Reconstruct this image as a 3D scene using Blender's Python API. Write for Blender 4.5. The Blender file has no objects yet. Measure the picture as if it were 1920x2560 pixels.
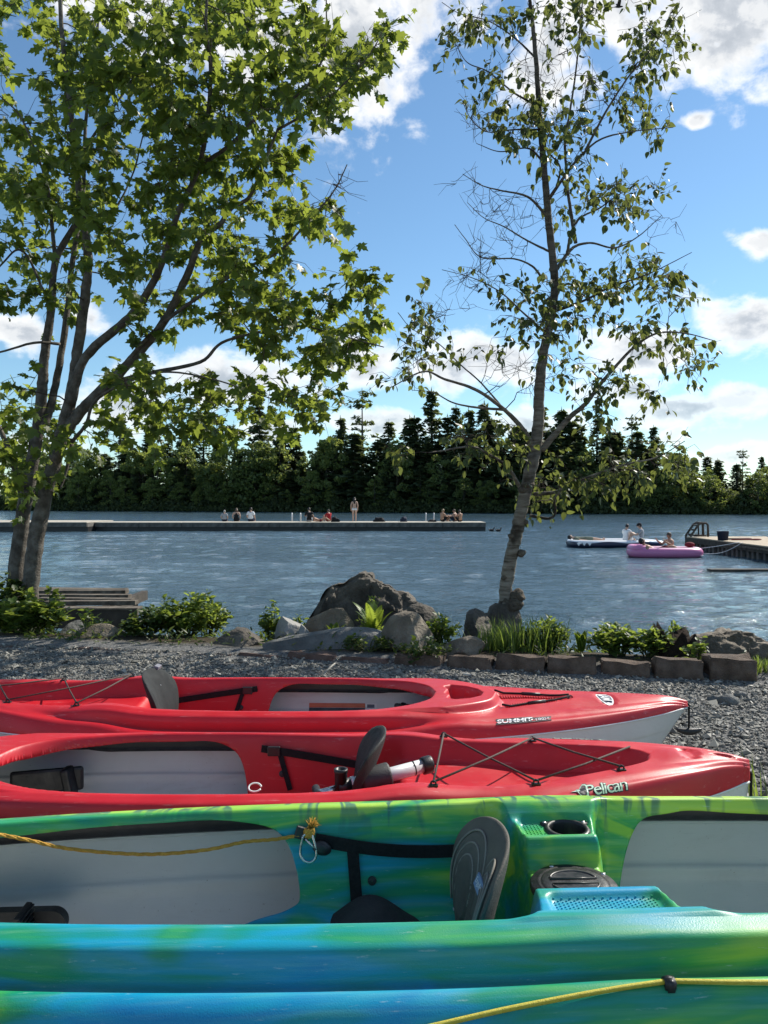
import bpy, bmesh, math, random
import numpy as np
from mathutils import Vector, Matrix, Quaternion

# ------------------------------------------------------------------ camera, sky, sun, exposure
SC = bpy.context.scene
COL = SC.collection
CAM_Z = 1.15            # eye above the gravel
WATER_Z = -1.0
F_PX = 1924.0           # focal length in photograph pixels (1920 x 2560)
PITCH = math.atan(30 / F_PX)
SUN_AZ, SUN_EL = math.radians(49), math.radians(40)

cam_data = bpy.data.cameras.new('camera')
cam = bpy.data.objects.new('camera', cam_data)
COL.objects.link(cam)
cam.location = (0, 0, CAM_Z)
cam.rotation_euler = (math.pi / 2 - PITCH, 0, 0)
cam_data.sensor_fit = 'AUTO'
cam_data.sensor_width = 36.0
cam_data.lens = 36.0 * F_PX / 2560.0
cam_data.clip_start = 0.05
cam_data.clip_end = 3000
SC.camera = cam

SUN_DIR = Vector((math.sin(SUN_AZ) * math.cos(SUN_EL), math.cos(SUN_AZ) * math.cos(SUN_EL), math.sin(SUN_EL)))
sun_data = bpy.data.lights.new('sun', 'SUN')
sun_data.energy = 4.6
sun_data.angle = math.radians(0.53)
sun_data.color = (1.0, 0.94, 0.84)
sun = bpy.data.objects.new('sun', sun_data)
COL.objects.link(sun)
sun.rotation_euler = SUN_DIR.to_track_quat('Z', 'Y').to_euler()
sun.location = SUN_DIR * 60

SC.view_settings.view_transform = 'Standard'
SC.view_settings.look = 'None'
SC.view_settings.exposure = 0.6
SC.view_settings.gamma = 1
SC.view_settings.use_curve_mapping = False
SC.render.engine = 'CYCLES'
SC.cycles.use_denoising = True
SC.cycles.max_bounces = 6
SC.cycles.diffuse_bounces = 3
SC.cycles.glossy_bounces = 3
SC.cycles.transmission_bounces = 3
SC.cycles.transparent_max_bounces = 8
SC.cycles.caustics_reflective = False
SC.cycles.caustics_refractive = False
SC.cycles.sample_clamp_indirect = 6


class NT:
    """tiny helper to write node trees"""
    def __init__(self, tree):
        self.t = tree
        self.n = tree.nodes
        self.n.clear()

    def node(self, kind, **kw):
        nd = self.n.new(kind)
        for k, v in kw.items():
            setattr(nd, k, v)
        return nd

    def put(self, sock, v):
        if isinstance(v, bpy.types.NodeSocket):
            self.t.links.new(v, sock)
        elif v is not None:
            sock.default_value = v

    def math(self, op, a, b=None, c=None, clamp=False):
        nd = self.node('ShaderNodeMath', operation=op, use_clamp=clamp)
        for i, v in enumerate((a, b, c)):
            self.put(nd.inputs[i], v)
        return nd.outputs[0]

    def vmath(self, op, a, b=None, out=0):
        nd = self.node('ShaderNodeVectorMath', operation=op)
        self.put(nd.inputs[0], a)
        if b is not None:
            self.put(nd.inputs[1], b)
        return nd.outputs[out]

    def noise(self, vec, scale, detail=4, rough=0.55, dist=0.0, dims='3D', out='Fac'):
        nd = self.node('ShaderNodeTexNoise', noise_dimensions=dims)
        self.put(nd.inputs['Vector'], vec)
        nd.inputs['Scale'].default_value = scale
        nd.inputs['Detail'].default_value = detail
        nd.inputs['Roughness'].default_value = rough
        nd.inputs['Distortion'].default_value = dist
        return nd.outputs[out]

    def ramp(self, fac, stops, interp='LINEAR'):
        nd = self.node('ShaderNodeValToRGB')
        cr = nd.color_ramp
        cr.interpolation = interp
        while len(cr.elements) < len(stops):
            cr.elements.new(0.5)
        for e, (p, c) in zip(cr.elements, stops):
            e.position = p
            e.color = (*c, 1) if len(c) == 3 else c
        self.put(nd.inputs[0], fac)
        return nd.outputs[0]

    def mix(self, fac, a, b, blend='MIX'):
        nd = self.node('ShaderNodeMix', data_type='RGBA', blend_type=blend)
        self.put(nd.inputs[0], fac)
        self.put(nd.inputs[6], (*a, 1) if isinstance(a, tuple) and len(a) == 3 else a)
        self.put(nd.inputs[7], (*b, 1) if isinstance(b, tuple) and len(b) == 3 else b)
        return nd.outputs[2]

    def maprange(self, v, a, b, c=0.0, d=1.0, smooth=True):
        nd = self.node('ShaderNodeMapRange')
        nd.interpolation_type = 'SMOOTHSTEP' if smooth else 'LINEAR'
        self.put(nd.inputs[0], v)
        for i, x in enumerate((a, b, c, d)):
            self.put(nd.inputs[1 + i], x)
        return nd.outputs[0]


# world: physical sky with cumulus clouds laid out by compass direction
world = bpy.data.worlds.new('World')
SC.world = world
world.use_nodes = True
world.cycles.sampling_method = 'MANUAL'
world.cycles.sample_map_resolution = 256
w = NT(world.node_tree)
sky = w.node('ShaderNodeTexSky', sky_type='NISHITA')
sky.sun_disc = False
sky.sun_elevation = SUN_EL
sky.sun_rotation = SUN_AZ
sky.altitude = 50
sky.air_density = 1.0
sky.dust_density = 0.1
sky.ozone_density = 2.2
tc = w.node('ShaderNodeTexCoord')
sep = w.node('ShaderNodeSeparateXYZ')
w.put(sep.inputs[0], tc.outputs['Generated'])
az = w.math('MULTIPLY', w.math('ARCTAN2', sep.outputs[0], sep.outputs[1]), 180 / math.pi)
el = w.math('MULTIPLY', w.math('ARCSINE', sep.outputs[2]), 180 / math.pi)
cmb = w.node('ShaderNodeCombineXYZ')
w.put(cmb.inputs[0], az)
w.put(cmb.inputs[1], el)
ae = cmb.outputs[0]
CLOUDS = [(-2.0, 30.5, 5.5, 7.5), (-10, 32, 7, 6.5), (-19, 33, 8, 6), (3.5, 34, 5, 4.5), (20, 33, 11, 5.5), (12.0, 30.0, 4, 5.5), (24.5, 30, 5.5, 6.0),
          (26, 16.8, 2.6, 1.1), (26, 11.8, 5.6, 2.7), (18.3, 10.0, 5.2, 2.4), (6.5, 10, 7, 3.0), (-2, 10.3, 5, 2.6),
          (-11, 8.6, 7.5, 2.4), (-19, 6.8, 4.5, 2.6), (22, 6.2, 7.5, 1.6), (17.5, 7.4, 4.5, 1.6), (-26, 11, 3.5, 1.3),
          (23.4, 3.0, 4, 1.0), (20.8, 4.2, 1.4, 0.7), (-21, 12.6, 2.2, 1.2), (0, 5.5, 5, 1.3), (11, 5.5, 5, 1.5),
          (-8, 5.2, 4, 1.0), (22.6, 24.2, 1.2, 0.7), (-25, 3.5, 5, 1.2)]
warp = w.noise(ae, 0.16, 3, 0.6, out='Color')
wv = w.vmath('MULTIPLY', w.vmath('SUBTRACT', warp, (0.5, 0.5, 0.5)), (5.0, 3.4, 0.0))
aew = w.vmath('ADD', ae, wv)
cov = None
for (a0, e0, ra, re) in CLOUDS:
    d = w.vmath('MULTIPLY', w.vmath('SUBTRACT', aew, (a0, e0, 0)), (1 / ra, 1 / re, 0))
    v = w.math('SUBTRACT', 1.0, w.vmath('LENGTH', d, out=1))
    cov = v if cov is None else w.math('MAXIMUM', cov, v)
# the same kind of broken cumulus goes on all round, beyond the frame
allround = w.math('MULTIPLY', w.math('SUBTRACT', w.noise(w.vmath('MULTIPLY', ae, (1, 1.6, 1)), 0.045, 3, 0.6), 0.53), 5.0)
beyond = w.math('MAXIMUM', w.maprange(w.math('ABSOLUTE', az), 30, 42), w.maprange(el, 37, 46))
cov = w.math('MAXIMUM', cov, w.math('SUBTRACT', w.math('MULTIPLY', w.math('ADD', allround, 1.0), beyond), 1.0))
n1 = w.noise(w.vmath('MULTIPLY', ae, (1, 1.35, 1)), 0.34, 7, 0.58, 0.2)
n2 = w.noise(w.vmath('ADD', w.vmath('MULTIPLY', ae, (1, 1.35, 1)), (-0.75, -0.95, 0)), 0.34, 7, 0.58, 0.2)
dens = w.math('ADD', cov, w.math('MULTIPLY', w.math('SUBTRACT', n1, 0.5), 2.0))
alpha = w.maprange(dens, 0.0, 0.66)
thick = w.maprange(dens, 0.20, 0.95)
relief = w.maprange(w.math('SUBTRACT', n1, n2), -0.12, 0.12)
shade = w.math('SUBTRACT', 1.0, w.math('MULTIPLY', thick, w.math('SUBTRACT', 0.80, w.math('MULTIPLY', relief, 0.45))), clamp=True)
ccol = w.ramp(shade, [(0.0, (3.2, 3.6, 4.1)), (0.45, (5.4, 5.7, 6.1)), (0.8, (8.6, 8.6, 8.5)), (1.0, (10.6, 10.4, 10.1))])
haze = w.maprange(el, 0.0, 14.0, 0.72, 0.97)
alpha = w.math('MULTIPLY', alpha, haze)
skyc = w.mix(1.0, sky.outputs[0], (0.92, 1.12, 1.17), 'MULTIPLY')
bg = w.node('ShaderNodeBackground')
w.put(bg.inputs[0], w.mix(alpha, skyc, ccol))
bg.inputs[1].default_value = 0.082
wo = w.node('ShaderNodeOutputWorld')
w.t.links.new(bg.outputs[0], wo.inputs[0])

# ------------------------------------------------------------------ helpers
RNG = np.random.default_rng(7)
random.seed(7)


def at(px, py, d):
    """a point seen at photograph pixel (px, py), d metres ahead of the eye (d along the ground)"""
    u, v = (px - 960) / F_PX, -(py - 1280) / F_PX
    dy = math.cos(PITCH) + v * math.sin(PITCH)
    dz = -math.sin(PITCH) + v * math.cos(PITCH)
    return Vector((u / dy * d, d, CAM_Z + dz / dy * d))


def a2(x, y, d):
    """the same with pixels of the 1659-wide view"""
    return at(x * 1920 / 1659, y * 1920 / 1659, d)


def tag(o, label=None, cat=None, group=None, kind=None):
    if label: o['label'] = label
    if cat: o['category'] = cat
    if group: o['group'] = group
    if kind: o['kind'] = kind
    return o


def empty(name, loc=(0, 0, 0), rz=0.0, label=None, cat=None, group=None):
    o = bpy.data.objects.new(name, None)
    COL.objects.link(o)
    o.location = loc
    o.rotation_euler = (0, 0, rz)
    o.empty_display_size = 0.1
    return tag(o, label, cat, group)


def link(name, me, mat=None, parent=None):
    if mat is not None and not me.materials:
        me.materials.append(mat)
    o = bpy.data.objects.new(name, me)
    COL.objects.link(o)
    if parent is not None:
        o.parent = parent
    return o


def mesh(name, verts, faces, smooth=False):
    me = bpy.data.meshes.new(name)
    me.from_pydata([tuple(v) for v in verts], [], [tuple(f) for f in faces])
    if smooth:
        me.polygons.foreach_set('use_smooth', [True] * len(me.polygons))
    me.update()
    return me


def fast_mesh(name, V, F, smooth=False, col=None):
    """V (n,3) floats, F (m,k) ints with constant k; col: optional per-vertex float attribute 'tone'"""
    V = np.asarray(V, dtype=np.float32); F = np.asarray(F, dtype=np.int32)
    me = bpy.data.meshes.new(name)
    m, k = F.shape
    me.vertices.add(len(V)); me.vertices.foreach_set('co', V.ravel())
    me.loops.add(m * k); me.loops.foreach_set('vertex_index', F.ravel())
    me.polygons.add(m)
    me.polygons.foreach_set('loop_start', np.arange(0, m * k, k, dtype=np.int32))
    me.polygons.foreach_set('loop_total', np.full(m, k, dtype=np.int32))
    me.polygons.foreach_set('use_smooth', np.full(m, smooth))
    if col is not None:
        at_ = me.attributes.new('tone', 'FLOAT', 'POINT')
        at_.data.foreach_set('value', np.asarray(col, dtype=np.float32))
    me.update(calc_edges=True)
    return me


def bm_mesh(name, bm, smooth=False):
    me = bpy.data.meshes.new(name)
    bm.normal_update()
    bm.to_mesh(me); bm.free()
    if smooth:
        me.polygons.foreach_set('use_smooth', [True] * len(me.polygons))
    return me


class MB:
    """collects simple shapes into one mesh"""
    def __init__(self):
        self.v, self.f = [], []

    def add(self, v, f):
        b = len(self.v)
        self.v += [tuple(p) for p in v]
        self.f += [tuple(i + b for i in q) for q in f]
        return self

    def box(self, c, s, rot=None, taper=1.0):
        hx, hy, hz = s[0] / 2, s[1] / 2, s[2] / 2
        pts = [Vector((x * hx * (taper if z > 0 else 1), y * hy * (taper if z > 0 else 1), z * hz)) for z in (-1, 1) for y in (-1, 1) for x in (-1, 1)]
        if rot is not None:
            pts = [rot @ p for p in pts]
        c = Vector(c)
        return self.add([p + c for p in pts], [(0, 2, 3, 1), (4, 5, 7, 6), (0, 1, 5, 4), (2, 6, 7, 3), (0, 4, 6, 2), (1, 3, 7, 5)])

    def tube(self, pts, r, n=8, cap=True):
        pts = [Vector(p) for p in pts]
        rs = r if isinstance(r, (list, tuple, np.ndarray)) else [r] * len(pts)
        b = len(self.v)
        t0 = (pts[1] - pts[0]).normalized()
        up = Vector((0, 0, 1)) if abs(t0.z) < 0.9 else Vector((1, 0, 0))
        nrm = t0.cross(up).normalized()
        for i, p in enumerate(pts):
            t = (pts[min(i + 1, len(pts) - 1)] - pts[max(i - 1, 0)])
            t = t.normalized() if t.length > 1e-9 else t0
            nrm = (nrm - t * nrm.dot(t))
            nrm = nrm.normalized() if nrm.length > 1e-6 else t.orthogonal().normalized()
            bi = t.cross(nrm)
            for k in range(n):
                a = 2 * math.pi * k / n
                self.v.append(tuple(p + (nrm * math.cos(a) + bi * math.sin(a)) * rs[i]))
        for i in range(len(pts) - 1):
            for k in range(n):
                k2 = (k + 1) % n
                self.f.append((b + i * n + k, b + i * n + k2, b + (i + 1) * n + k2, b + (i + 1) * n + k))
        if cap:
            self.f.append(tuple(b + k for k in reversed(range(n))))
            self.f.append(tuple(b + (len(pts) - 1) * n + k for k in range(n)))
        return self

    def strap(self, pts, width, thick, wdir):
        """a flat band along pts; wdir: direction of its width"""
        pts = [Vector(p) for p in pts]
        b = len(self.v)
        for i, p in enumerate(pts):
            t = (pts[min(i + 1, len(pts) - 1)] - pts[max(i - 1, 0)]).normalized()
            wd = Vector(wdir); wd = (wd - t * wd.dot(t)).normalized()
            nn = t.cross(wd)
            for a, c in ((-1, -1), (1, -1), (1, 1), (-1, 1)):
                self.v.append(tuple(p + wd * (a * width / 2) + nn * (c * thick / 2)))
        for i in range(len(pts) - 1):
            for k in range(4):
                k2 = (k + 1) % 4
                self.f.append((b + i * 4 + k, b + i * 4 + k2, b + (i + 1) * 4 + k2, b + (i + 1) * 4 + k))
        e = b + (len(pts) - 1) * 4
        self.f += [(b + 3, b + 2, b + 1, b), (e, e + 1, e + 2, e + 3)]
        return self

    def ball(self, c, r, rot=None, seg=12, ring=8):
        r = (r, r, r) if isinstance(r, (int, float)) else r
        v, f = [], []
        for i in range(ring + 1):
            th = math.pi * i / ring
            for k in range(seg):
                ph = 2 * math.pi * k / seg
                p = Vector((r[0] * math.sin(th) * math.cos(ph), r[1] * math.sin(th) * math.sin(ph), r[2] * math.cos(th)))
                if rot is not None: p = rot @ p
                v.append(p + Vector(c))
        for i in range(ring):
            for k in range(seg):
                k2 = (k + 1) % seg
                f.append((i * seg + k, (i + 1) * seg + k, (i + 1) * seg + k2, i * seg + k2))
        return self.add(v, f)

    def disc(self, c, r, z, n=24):
        pass

    def lathe(self, c, prof, n=24, axis=None, sx=1, sy=1):
        """prof: (radius, height) list turned about axis through c"""
        q = Vector((0, 0, 1)).rotation_difference(Vector(axis)) if axis is not None else Quaternion()
        v, f = [], []
        for (r, h) in prof:
            for k in range(n):
                a = 2 * math.pi * k / n
                v.append(q @ Vector((r * sx * math.cos(a), r * sy * math.sin(a), h)) + Vector(c))
        for i in range(len(prof) - 1):
            for k in range(n):
                k2 = (k + 1) % n
                f.append((i * n + k, i * n + k2, (i + 1) * n + k2, (i + 1) * n + k))
        return self.add(v, f)

    def build(self, name, mat, parent=None, smooth=False, bevel=0.0):
        me = mesh(name, self.v, self.f, smooth)
        o = link(name, me, mat, parent)
        if bevel:
            m = o.modifiers.new('bevel', 'BEVEL'); m.width = bevel; m.segments = 2; m.limit_method = 'ANGLE'
        return o


def catmull(P, n):
    """smooth open curve through P (list of tuples of any dimension), n samples per span"""
    P = np.asarray(P, float)
    Q = np.vstack([2 * P[0] - P[1], P, 2 * P[-1] - P[-2]])
    out = []
    for i in range(1, len(Q) - 2):
        p0, p1, p2, p3 = Q[i - 1], Q[i], Q[i + 1], Q[i + 2]
        for k in range(n):
            t = k / n
            out.append(0.5 * ((2 * p1) + (-p0 + p2) * t + (2 * p0 - 5 * p1 + 4 * p2 - p3) * t * t + (-p0 + 3 * p1 - 3 * p2 + p3) * t ** 3))
    out.append(P[-1])
    return np.array(out)


# ------------------------------------------------------------------ materials
MATS = {}


def material(name, build):
    if name in MATS: return MATS[name]
    m = bpy.data.materials.new(name)
    m.use_nodes = True
    t = NT(m.node_tree)
    out = t.node('ShaderNodeOutputMaterial')
    sh = build(t)
    t.t.links.new(sh, out.inputs[0])
    MATS[name] = m
    return m


def principled(t, col, rough=0.6, spec=0.5, metal=0.0, bump=None, bdist=0.01, bstr=1.0, **kw):
    p = t.node('ShaderNodeBsdfPrincipled')
    t.put(p.inputs['Base Color'], (*col, 1) if isinstance(col, tuple) and len(col) == 3 else col)
    t.put(p.inputs['Roughness'], rough)
    p.inputs['Specular IOR Level'].default_value = spec
    p.inputs['Metallic'].default_value = metal
    for k, v in kw.items():
        t.put(p.inputs[k], v)
    if bump is not None:
        b = t.node('ShaderNodeBump')
        b.inputs['Strength'].default_value = bstr
        b.inputs['Distance'].default_value = bdist
        t.put(b.inputs['Height'], bump)
        t.t.links.new(b.outputs[0], p.inputs['Normal'])
    return p.outputs[0]


def obj_co(t):
    return t.node('ShaderNodeTexCoord').outputs['Object']


def noisy(name, c1, c2, scale=8, rough=0.7, spec=0.4, bump=0.003, bscale=60, detail=5, metal=0.0, c3=None):
    def b(t):
        co = obj_co(t)
        n = t.noise(co, scale, detail, 0.6)
        stops = [(0.3, c1), (0.7, c2)] if c3 is None else [(0.28, c1), (0.5, c2), (0.72, c3)]
        colr = t.ramp(n, stops)
        bm_ = t.noise(co, bscale, 4, 0.6) if bump else None
        r = t.maprange(t.noise(co, scale * 2.3, 3), 0.3, 0.7, max(0.05, rough - 0.08), min(1, rough + 0.08))
        return principled(t, colr, r, spec, metal, bump=bm_, bdist=bump)
    return material(name, b)


def leaf_mat(name, c1, c2, tcol, trans=0.45, rough=0.45):
    def b(t):
        geo = t.node('ShaderNodeAttribute', attribute_name='tone')
        oi = t.node('ShaderNodeObjectInfo')
        rnd = t.math('FRACT', t.math('ADD', geo.outputs['Fac'], oi.outputs['Random']))
        c = t.mix(rnd, c1, c2)
        p = principled(t, c, rough, 0.35)
        tr = t.node('ShaderNodeBsdfTranslucent')
        t.put(tr.inputs[0], t.mix(rnd, tcol, tuple(min(1, x * 1.35) for x in tcol)))
        mx = t.node('ShaderNodeMixShader')
        mx.inputs[0].default_value = trans
        t.t.links.new(p, mx.inputs[1]); t.t.links.new(tr.outputs[0], mx.inputs[2])
        return mx.outputs[0]
    return material(name, b)

# ------------------------------------------------------------------ ground, lake, gravel
def sstep(a, b, x):
    t = np.clip((np.asarray(x, float) - a) / (b - a), 0, 1)
    return t * t * (3 - 2 * t)


EDGE_X = np.array([-9, -5, -3.2, -0.63, 0.5, 1.55, 2.2, 3.2, 6, 9])
EDGE_Y = np.array([7.2, 6.35, 6.0, 5.5, 5.2, 4.97, 4.85, 4.7, 4.4, 4.2])


def edge_y(x):
    return np.interp(x, EDGE_X, EDGE_Y)


SHORE_X = np.array([-400, -90, -40, 0, 45, 80, 400])
SHORE_Y = np.array([190, 165, 146, 132, 116, 110, 100])


def shore_y(x):
    return np.interp(x, SHORE_X, SHORE_Y)


def vnoise(x, y, seed=0):
    r = np.random.default_rng(seed)
    z = np.zeros_like(np.asarray(x, float))
    for k in range(7):
        f = 0.6 * 1.7 ** k
        a = r.uniform(0, 6.28); ph = r.uniform(0, 6.28)
        z = z + np.sin((x * math.cos(a) + y * math.sin(a)) * f + ph) / 1.45 ** k
    return z / 3


def ground_z(x, y):
    x = np.asarray(x, float); y = np.asarray(y, float)
    e = y - edge_y(x)
    z = 0.035 * sstep(-0.05, 0.12, e)
    z = z - np.interp(e, [0, 0.5, 1.1, 2.2, 3.6, 8, 30], [0, 0.0, 0.10, 0.5, 1.25, 2.2, 4.0])
    z = z + 0.012 * vnoise(x, y, 3) * sstep(0.6, -0.4, e) + 0.035 * vnoise(x * 1.5, y * 1.5, 4) * sstep(0.0, 0.5, e)
    s = y - shore_y(x)
    far = np.interp(s, [-25, -3, 0.5, 6, 40, 250], [-4.0, -1.5, -0.85, 0.0, 1.5, 6])
    return np.where(s > -25, np.maximum(z, far), z)


def build_ground():
    xs = np.unique(np.concatenate([np.linspace(-400, -12, 50), np.linspace(-12, 12, 161), np.linspace(12, 400, 50)]))
    ys = np.unique(np.concatenate([np.linspace(-80, 0, 12), np.linspace(0, 12, 110), np.linspace(12, 85, 20), np.linspace(85, 200, 80), np.linspace(200, 420, 16)]))
    X, Y = np.meshgrid(xs, ys)
    Z = ground_z(X, Y)
    V = np.stack([X, Y, Z], -1).reshape(-1, 3)
    n = len(xs)
    i, j = np.meshgrid(np.arange(len(ys) - 1), np.arange(n - 1), indexing='ij')
    a = (i * n + j).ravel()
    F = np.stack([a, a + 1, a + n + 1, a + n], -1)

    def b(t):
        geo = t.node('ShaderNodeNewGeometry').outputs['Position']
        s = t.node('ShaderNodeSeparateXYZ'); t.put(s.inputs[0], geo)
        n1 = t.noise(geo, 55, 5, 0.7)
        n2 = t.noise(geo, 1.6, 4, 0.6)
        grav = t.ramp(n1, [(0.3, (0.05, 0.052, 0.054)), (0.5, (0.15, 0.15, 0.148)), (0.7, (0.30, 0.295, 0.28))])
        soil = t.ramp(n2, [(0.3, (0.035, 0.026, 0.016)), (0.7, (0.075, 0.06, 0.035))])
        wood = t.ramp(n2, [(0.3, (0.02, 0.025, 0.01)), (0.7, (0.05, 0.06, 0.02))])
        # gravel ends along the block edging (a bent line across the yard)
        edge = t.math('ADD', t.math('MULTIPLY', s.outputs[0], -0.235), 5.45)
        k = t.maprange(t.math('ADD', t.math('SUBTRACT', s.outputs[1], edge), t.math('MULTIPLY', t.math('SUBTRACT', n2, 0.5), 0.3)), 0.0, 0.25)
        c = t.mix(k, grav, soil)
        c = t.mix(t.maprange(s.outputs[1], 60, 70), c, wood)
        return principled(t, c, 0.9, 0.25, bump=n1, bdist=0.02)
    o = link('ground', fast_mesh('ground', V, F, True), material('ground', b))
    tag(o, 'grey crushed gravel yard sloping to the lake bank', kind='structure')


build_ground()


def build_water():
    def waves(X, Y):
        r = np.random.default_rng(11)
        z = np.zeros_like(X)
        for k in range(40):
            lam = 0.45 * (1.065 ** k)
            a = math.radians(r.normal(62, 36))
            kx, ky = math.cos(a) * 2 * math.pi / lam, math.sin(a) * 2 * math.pi / lam
            z += 0.0024 * lam ** 0.3 * np.sin(kx * X + ky * Y + r.uniform(0, 6.28))
        return z
    xs = np.arange(-24, 30.01, 0.16)
    ys = np.concatenate([np.arange(7.0, 60.0, 0.16), np.arange(60, 150, 0.45)])
    X, Y = np.meshgrid(xs * 1.0, ys)
    X = X * np.interp(Y, [7, 40, 150], [1.0, 1.0, 3.2])
    fade = sstep(-24, -22, X / np.interp(Y, [7, 40, 150], [1.0, 1.0, 3.2])) * sstep(30, 28, X / np.interp(Y, [7, 40, 150], [1.0, 1.0, 3.2])) * sstep(7, 8, Y) * sstep(150, 146, Y)
    Z = WATER_Z + waves(X, Y) * fade
    V1 = np.stack([X, Y, Z], -1).reshape(-1, 3)

    def grid_faces(nr, nc):
        i, j = np.meshgrid(np.arange(nr - 1), np.arange(nc - 1), indexing='ij')
        a = (i * nc + j).ravel()
        return np.stack([a, a + 1, a + nc + 1, a + nc], -1)
    F1 = grid_faces(len(ys), len(xs))
    V, F = [V1], [F1]
    extra = []
    base = len(V1)
    ylast = float(ys[-1])
    for Q in ([(-420, 7), (-24, 7), (-24, 40), (-24 * 3.2, ylast), (-420, ylast)], [(30, 7), (420, 7), (420, ylast), (30 * 3.2, ylast), (30, 40)], [(-420, ylast), (420, ylast), (420, 215), (0, 215), (-420, 215)]):
        V.append(np.array([[x, y, WATER_Z] for x, y in Q]))
        extra.append(tuple(range(base, base + 5))); base += 5

    def b(t):
        geo = t.node('ShaderNodeNewGeometry').outputs['Position']
        st = t.vmath('MULTIPLY', geo, (0.75, 1.0, 1.0))
        h = t.math('MULTIPLY', t.noise(st, 1.3, 3, 0.5), 0.10)
        h = t.math('ADD', h, t.math('MULTIPLY', t.noise(st, 4.4, 4, 0.6, 0.3), 0.085))
        h = t.math('ADD', h, t.math('MULTIPLY', t.noise(st, 13.0, 3, 0.6, 0.2), 0.032))
        gust = t.maprange(t.noise(t.vmath('MULTIPLY', geo, (0.35, 1.0, 1.0)), 0.12, 3, 0.5), 0.32, 0.68, 0.5, 1.3)
        h = t.math('MULTIPLY', h, gust)
        p = principled(t, (0.048, 0.088, 0.114), 0.065, 0.5, bump=h, bdist=1.0, IOR=1.333)
        return p
    me = fast_mesh('lake_water', V1, F1, True)
    bm = bmesh.new(); bm.from_mesh(me)
    for q in V[1:]:
        f = bm.faces.new([bm.verts.new(tuple(p)) for p in q]); f.smooth = True
    bm.to_mesh(me); bm.free()
    o = link('lake_water', me, material('lake_water', b))
    tag(o, 'rippled blue lake with sun glints', kind='structure')


build_water()


def build_gravel():
    r = np.random.default_rng(5)
    N = 185000
    x = r.uniform(-4.4, 4.2, N); y = r.uniform(1.9, 6.4, N)
    keep = (y < edge_y(x) + 0.05) & ~((x < 1.05) & (y < 3.45)) & ~((x < -1.9) & (y < 3.6))
    # thinner where kayaks stand, thicker in the open
    x, y = x[keep], y[keep]
    n = len(x)
    size = np.clip(r.lognormal(math.log(0.0080), 0.38, n), 0.004, 0.026)
    size[r.random(n) < 0.006] *= 1.7
    base = np.array([[1, 0, 0], [-1, 0, 0], [0, 1, 0], [0, -1, 0], [0, 0, 1], [0, 0, -1]], float)
    tri = np.array([[0, 2, 4], [2, 1, 4], [1, 3, 4], [3, 0, 4], [2, 0, 5], [1, 2, 5], [3, 1, 5], [0, 3, 5]])
    P = base[None] + r.normal(0, 0.32, (n, 6, 3))
    P *= np.stack([r.uniform(0.8, 1.5, n), r.uniform(0.7, 1.1, n), r.uniform(0.4, 0.75, n)], -1)[:, None, :]
    # random turn about z and a tilt
    a = r.uniform(0, 6.28, n); c, s = np.cos(a), np.sin(a)
    tl = r.normal(0, 0.35, n)
    X_, Y_, Z_ = P[..., 0], P[..., 1], P[..., 2]
    Y2, Z2 = Y_ * np.cos(tl)[:, None] - Z_ * np.sin(tl)[:, None], Y_ * np.sin(tl)[:, None] + Z_ * np.cos(tl)[:, None]
    X3, Y3 = X_ * c[:, None] - Y2 * s[:, None], X_ * s[:, None] + Y2 * c[:, None]
    P = np.stack([X3, Y3, Z2], -1) * size[:, None, None]
    loc = np.stack([x, y, ground_z(x, y) + size * r.uniform(0.05, 0.5, n)], -1)
    V = (P + loc[:, None, :]).reshape(-1, 3)
    F = (tri[None] + (np.arange(n) * 6)[:, None, None]).reshape(-1, 3)
    tone = np.repeat(np.clip(r.normal(0.5, 0.22, n), 0, 1), 6)

    def b(t):
        tn = t.node('ShaderNodeAttribute', attribute_name='tone').outputs['Fac']
        c_ = t.ramp(tn, [(0.0, (0.07, 0.069, 0.062)), (0.45, (0.17, 0.165, 0.145)), (0.8, (0.27, 0.262, 0.228)), (1.0, (0.45, 0.43, 0.38))])
        return principled(t, c_, 0.75, 0.4)
    o = link('gravel_stones', fast_mesh('gravel_stones', V, F, False, tone), material('gravel_stone', b))
    tag(o, 'loose grey crushed stones covering the yard', 'gravel', kind='stuff')


build_gravel()

# ------------------------------------------------------------------ rocks and edging blocks
from mathutils import noise as mnoise

M_ROCK_DARK = noisy('rock_dark', (0.030, 0.027, 0.023), (0.095, 0.082, 0.066), 3.5, 0.85, 0.3, 0.03, 24, 8, c3=(0.19, 0.165, 0.135))
M_ROCK_TAN = noisy('rock_tan', (0.085, 0.070, 0.050), (0.18, 0.15, 0.112), 4, 0.85, 0.3, 0.025, 30, 8, c3=(0.30, 0.265, 0.21))
M_ROCK_GREY = noisy('rock_grey', (0.07, 0.074, 0.074), (0.13, 0.132, 0.126), 4, 0.85, 0.3, 0.02, 30, 8, c3=(0.21, 0.21, 0.20))
M_ROCK_PALE = noisy('rock_pale', (0.19, 0.185, 0.17), (0.30, 0.29, 0.27), 4, 0.85, 0.3, 0.02, 30, 8, c3=(0.40, 0.39, 0.36))
M_BLOCK_DARK = noisy('block_dark', (0.05, 0.036, 0.027), (0.115, 0.084, 0.064), 9, 0.9, 0.25, 0.012, 90, 6, c3=(0.18, 0.138, 0.108))
M_BLOCK_RED = noisy('block_red', (0.075, 0.05, 0.04), (0.14, 0.092, 0.075), 7, 0.9, 0.25, 0.01, 90, 6, c3=(0.20, 0.14, 0.12))


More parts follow.
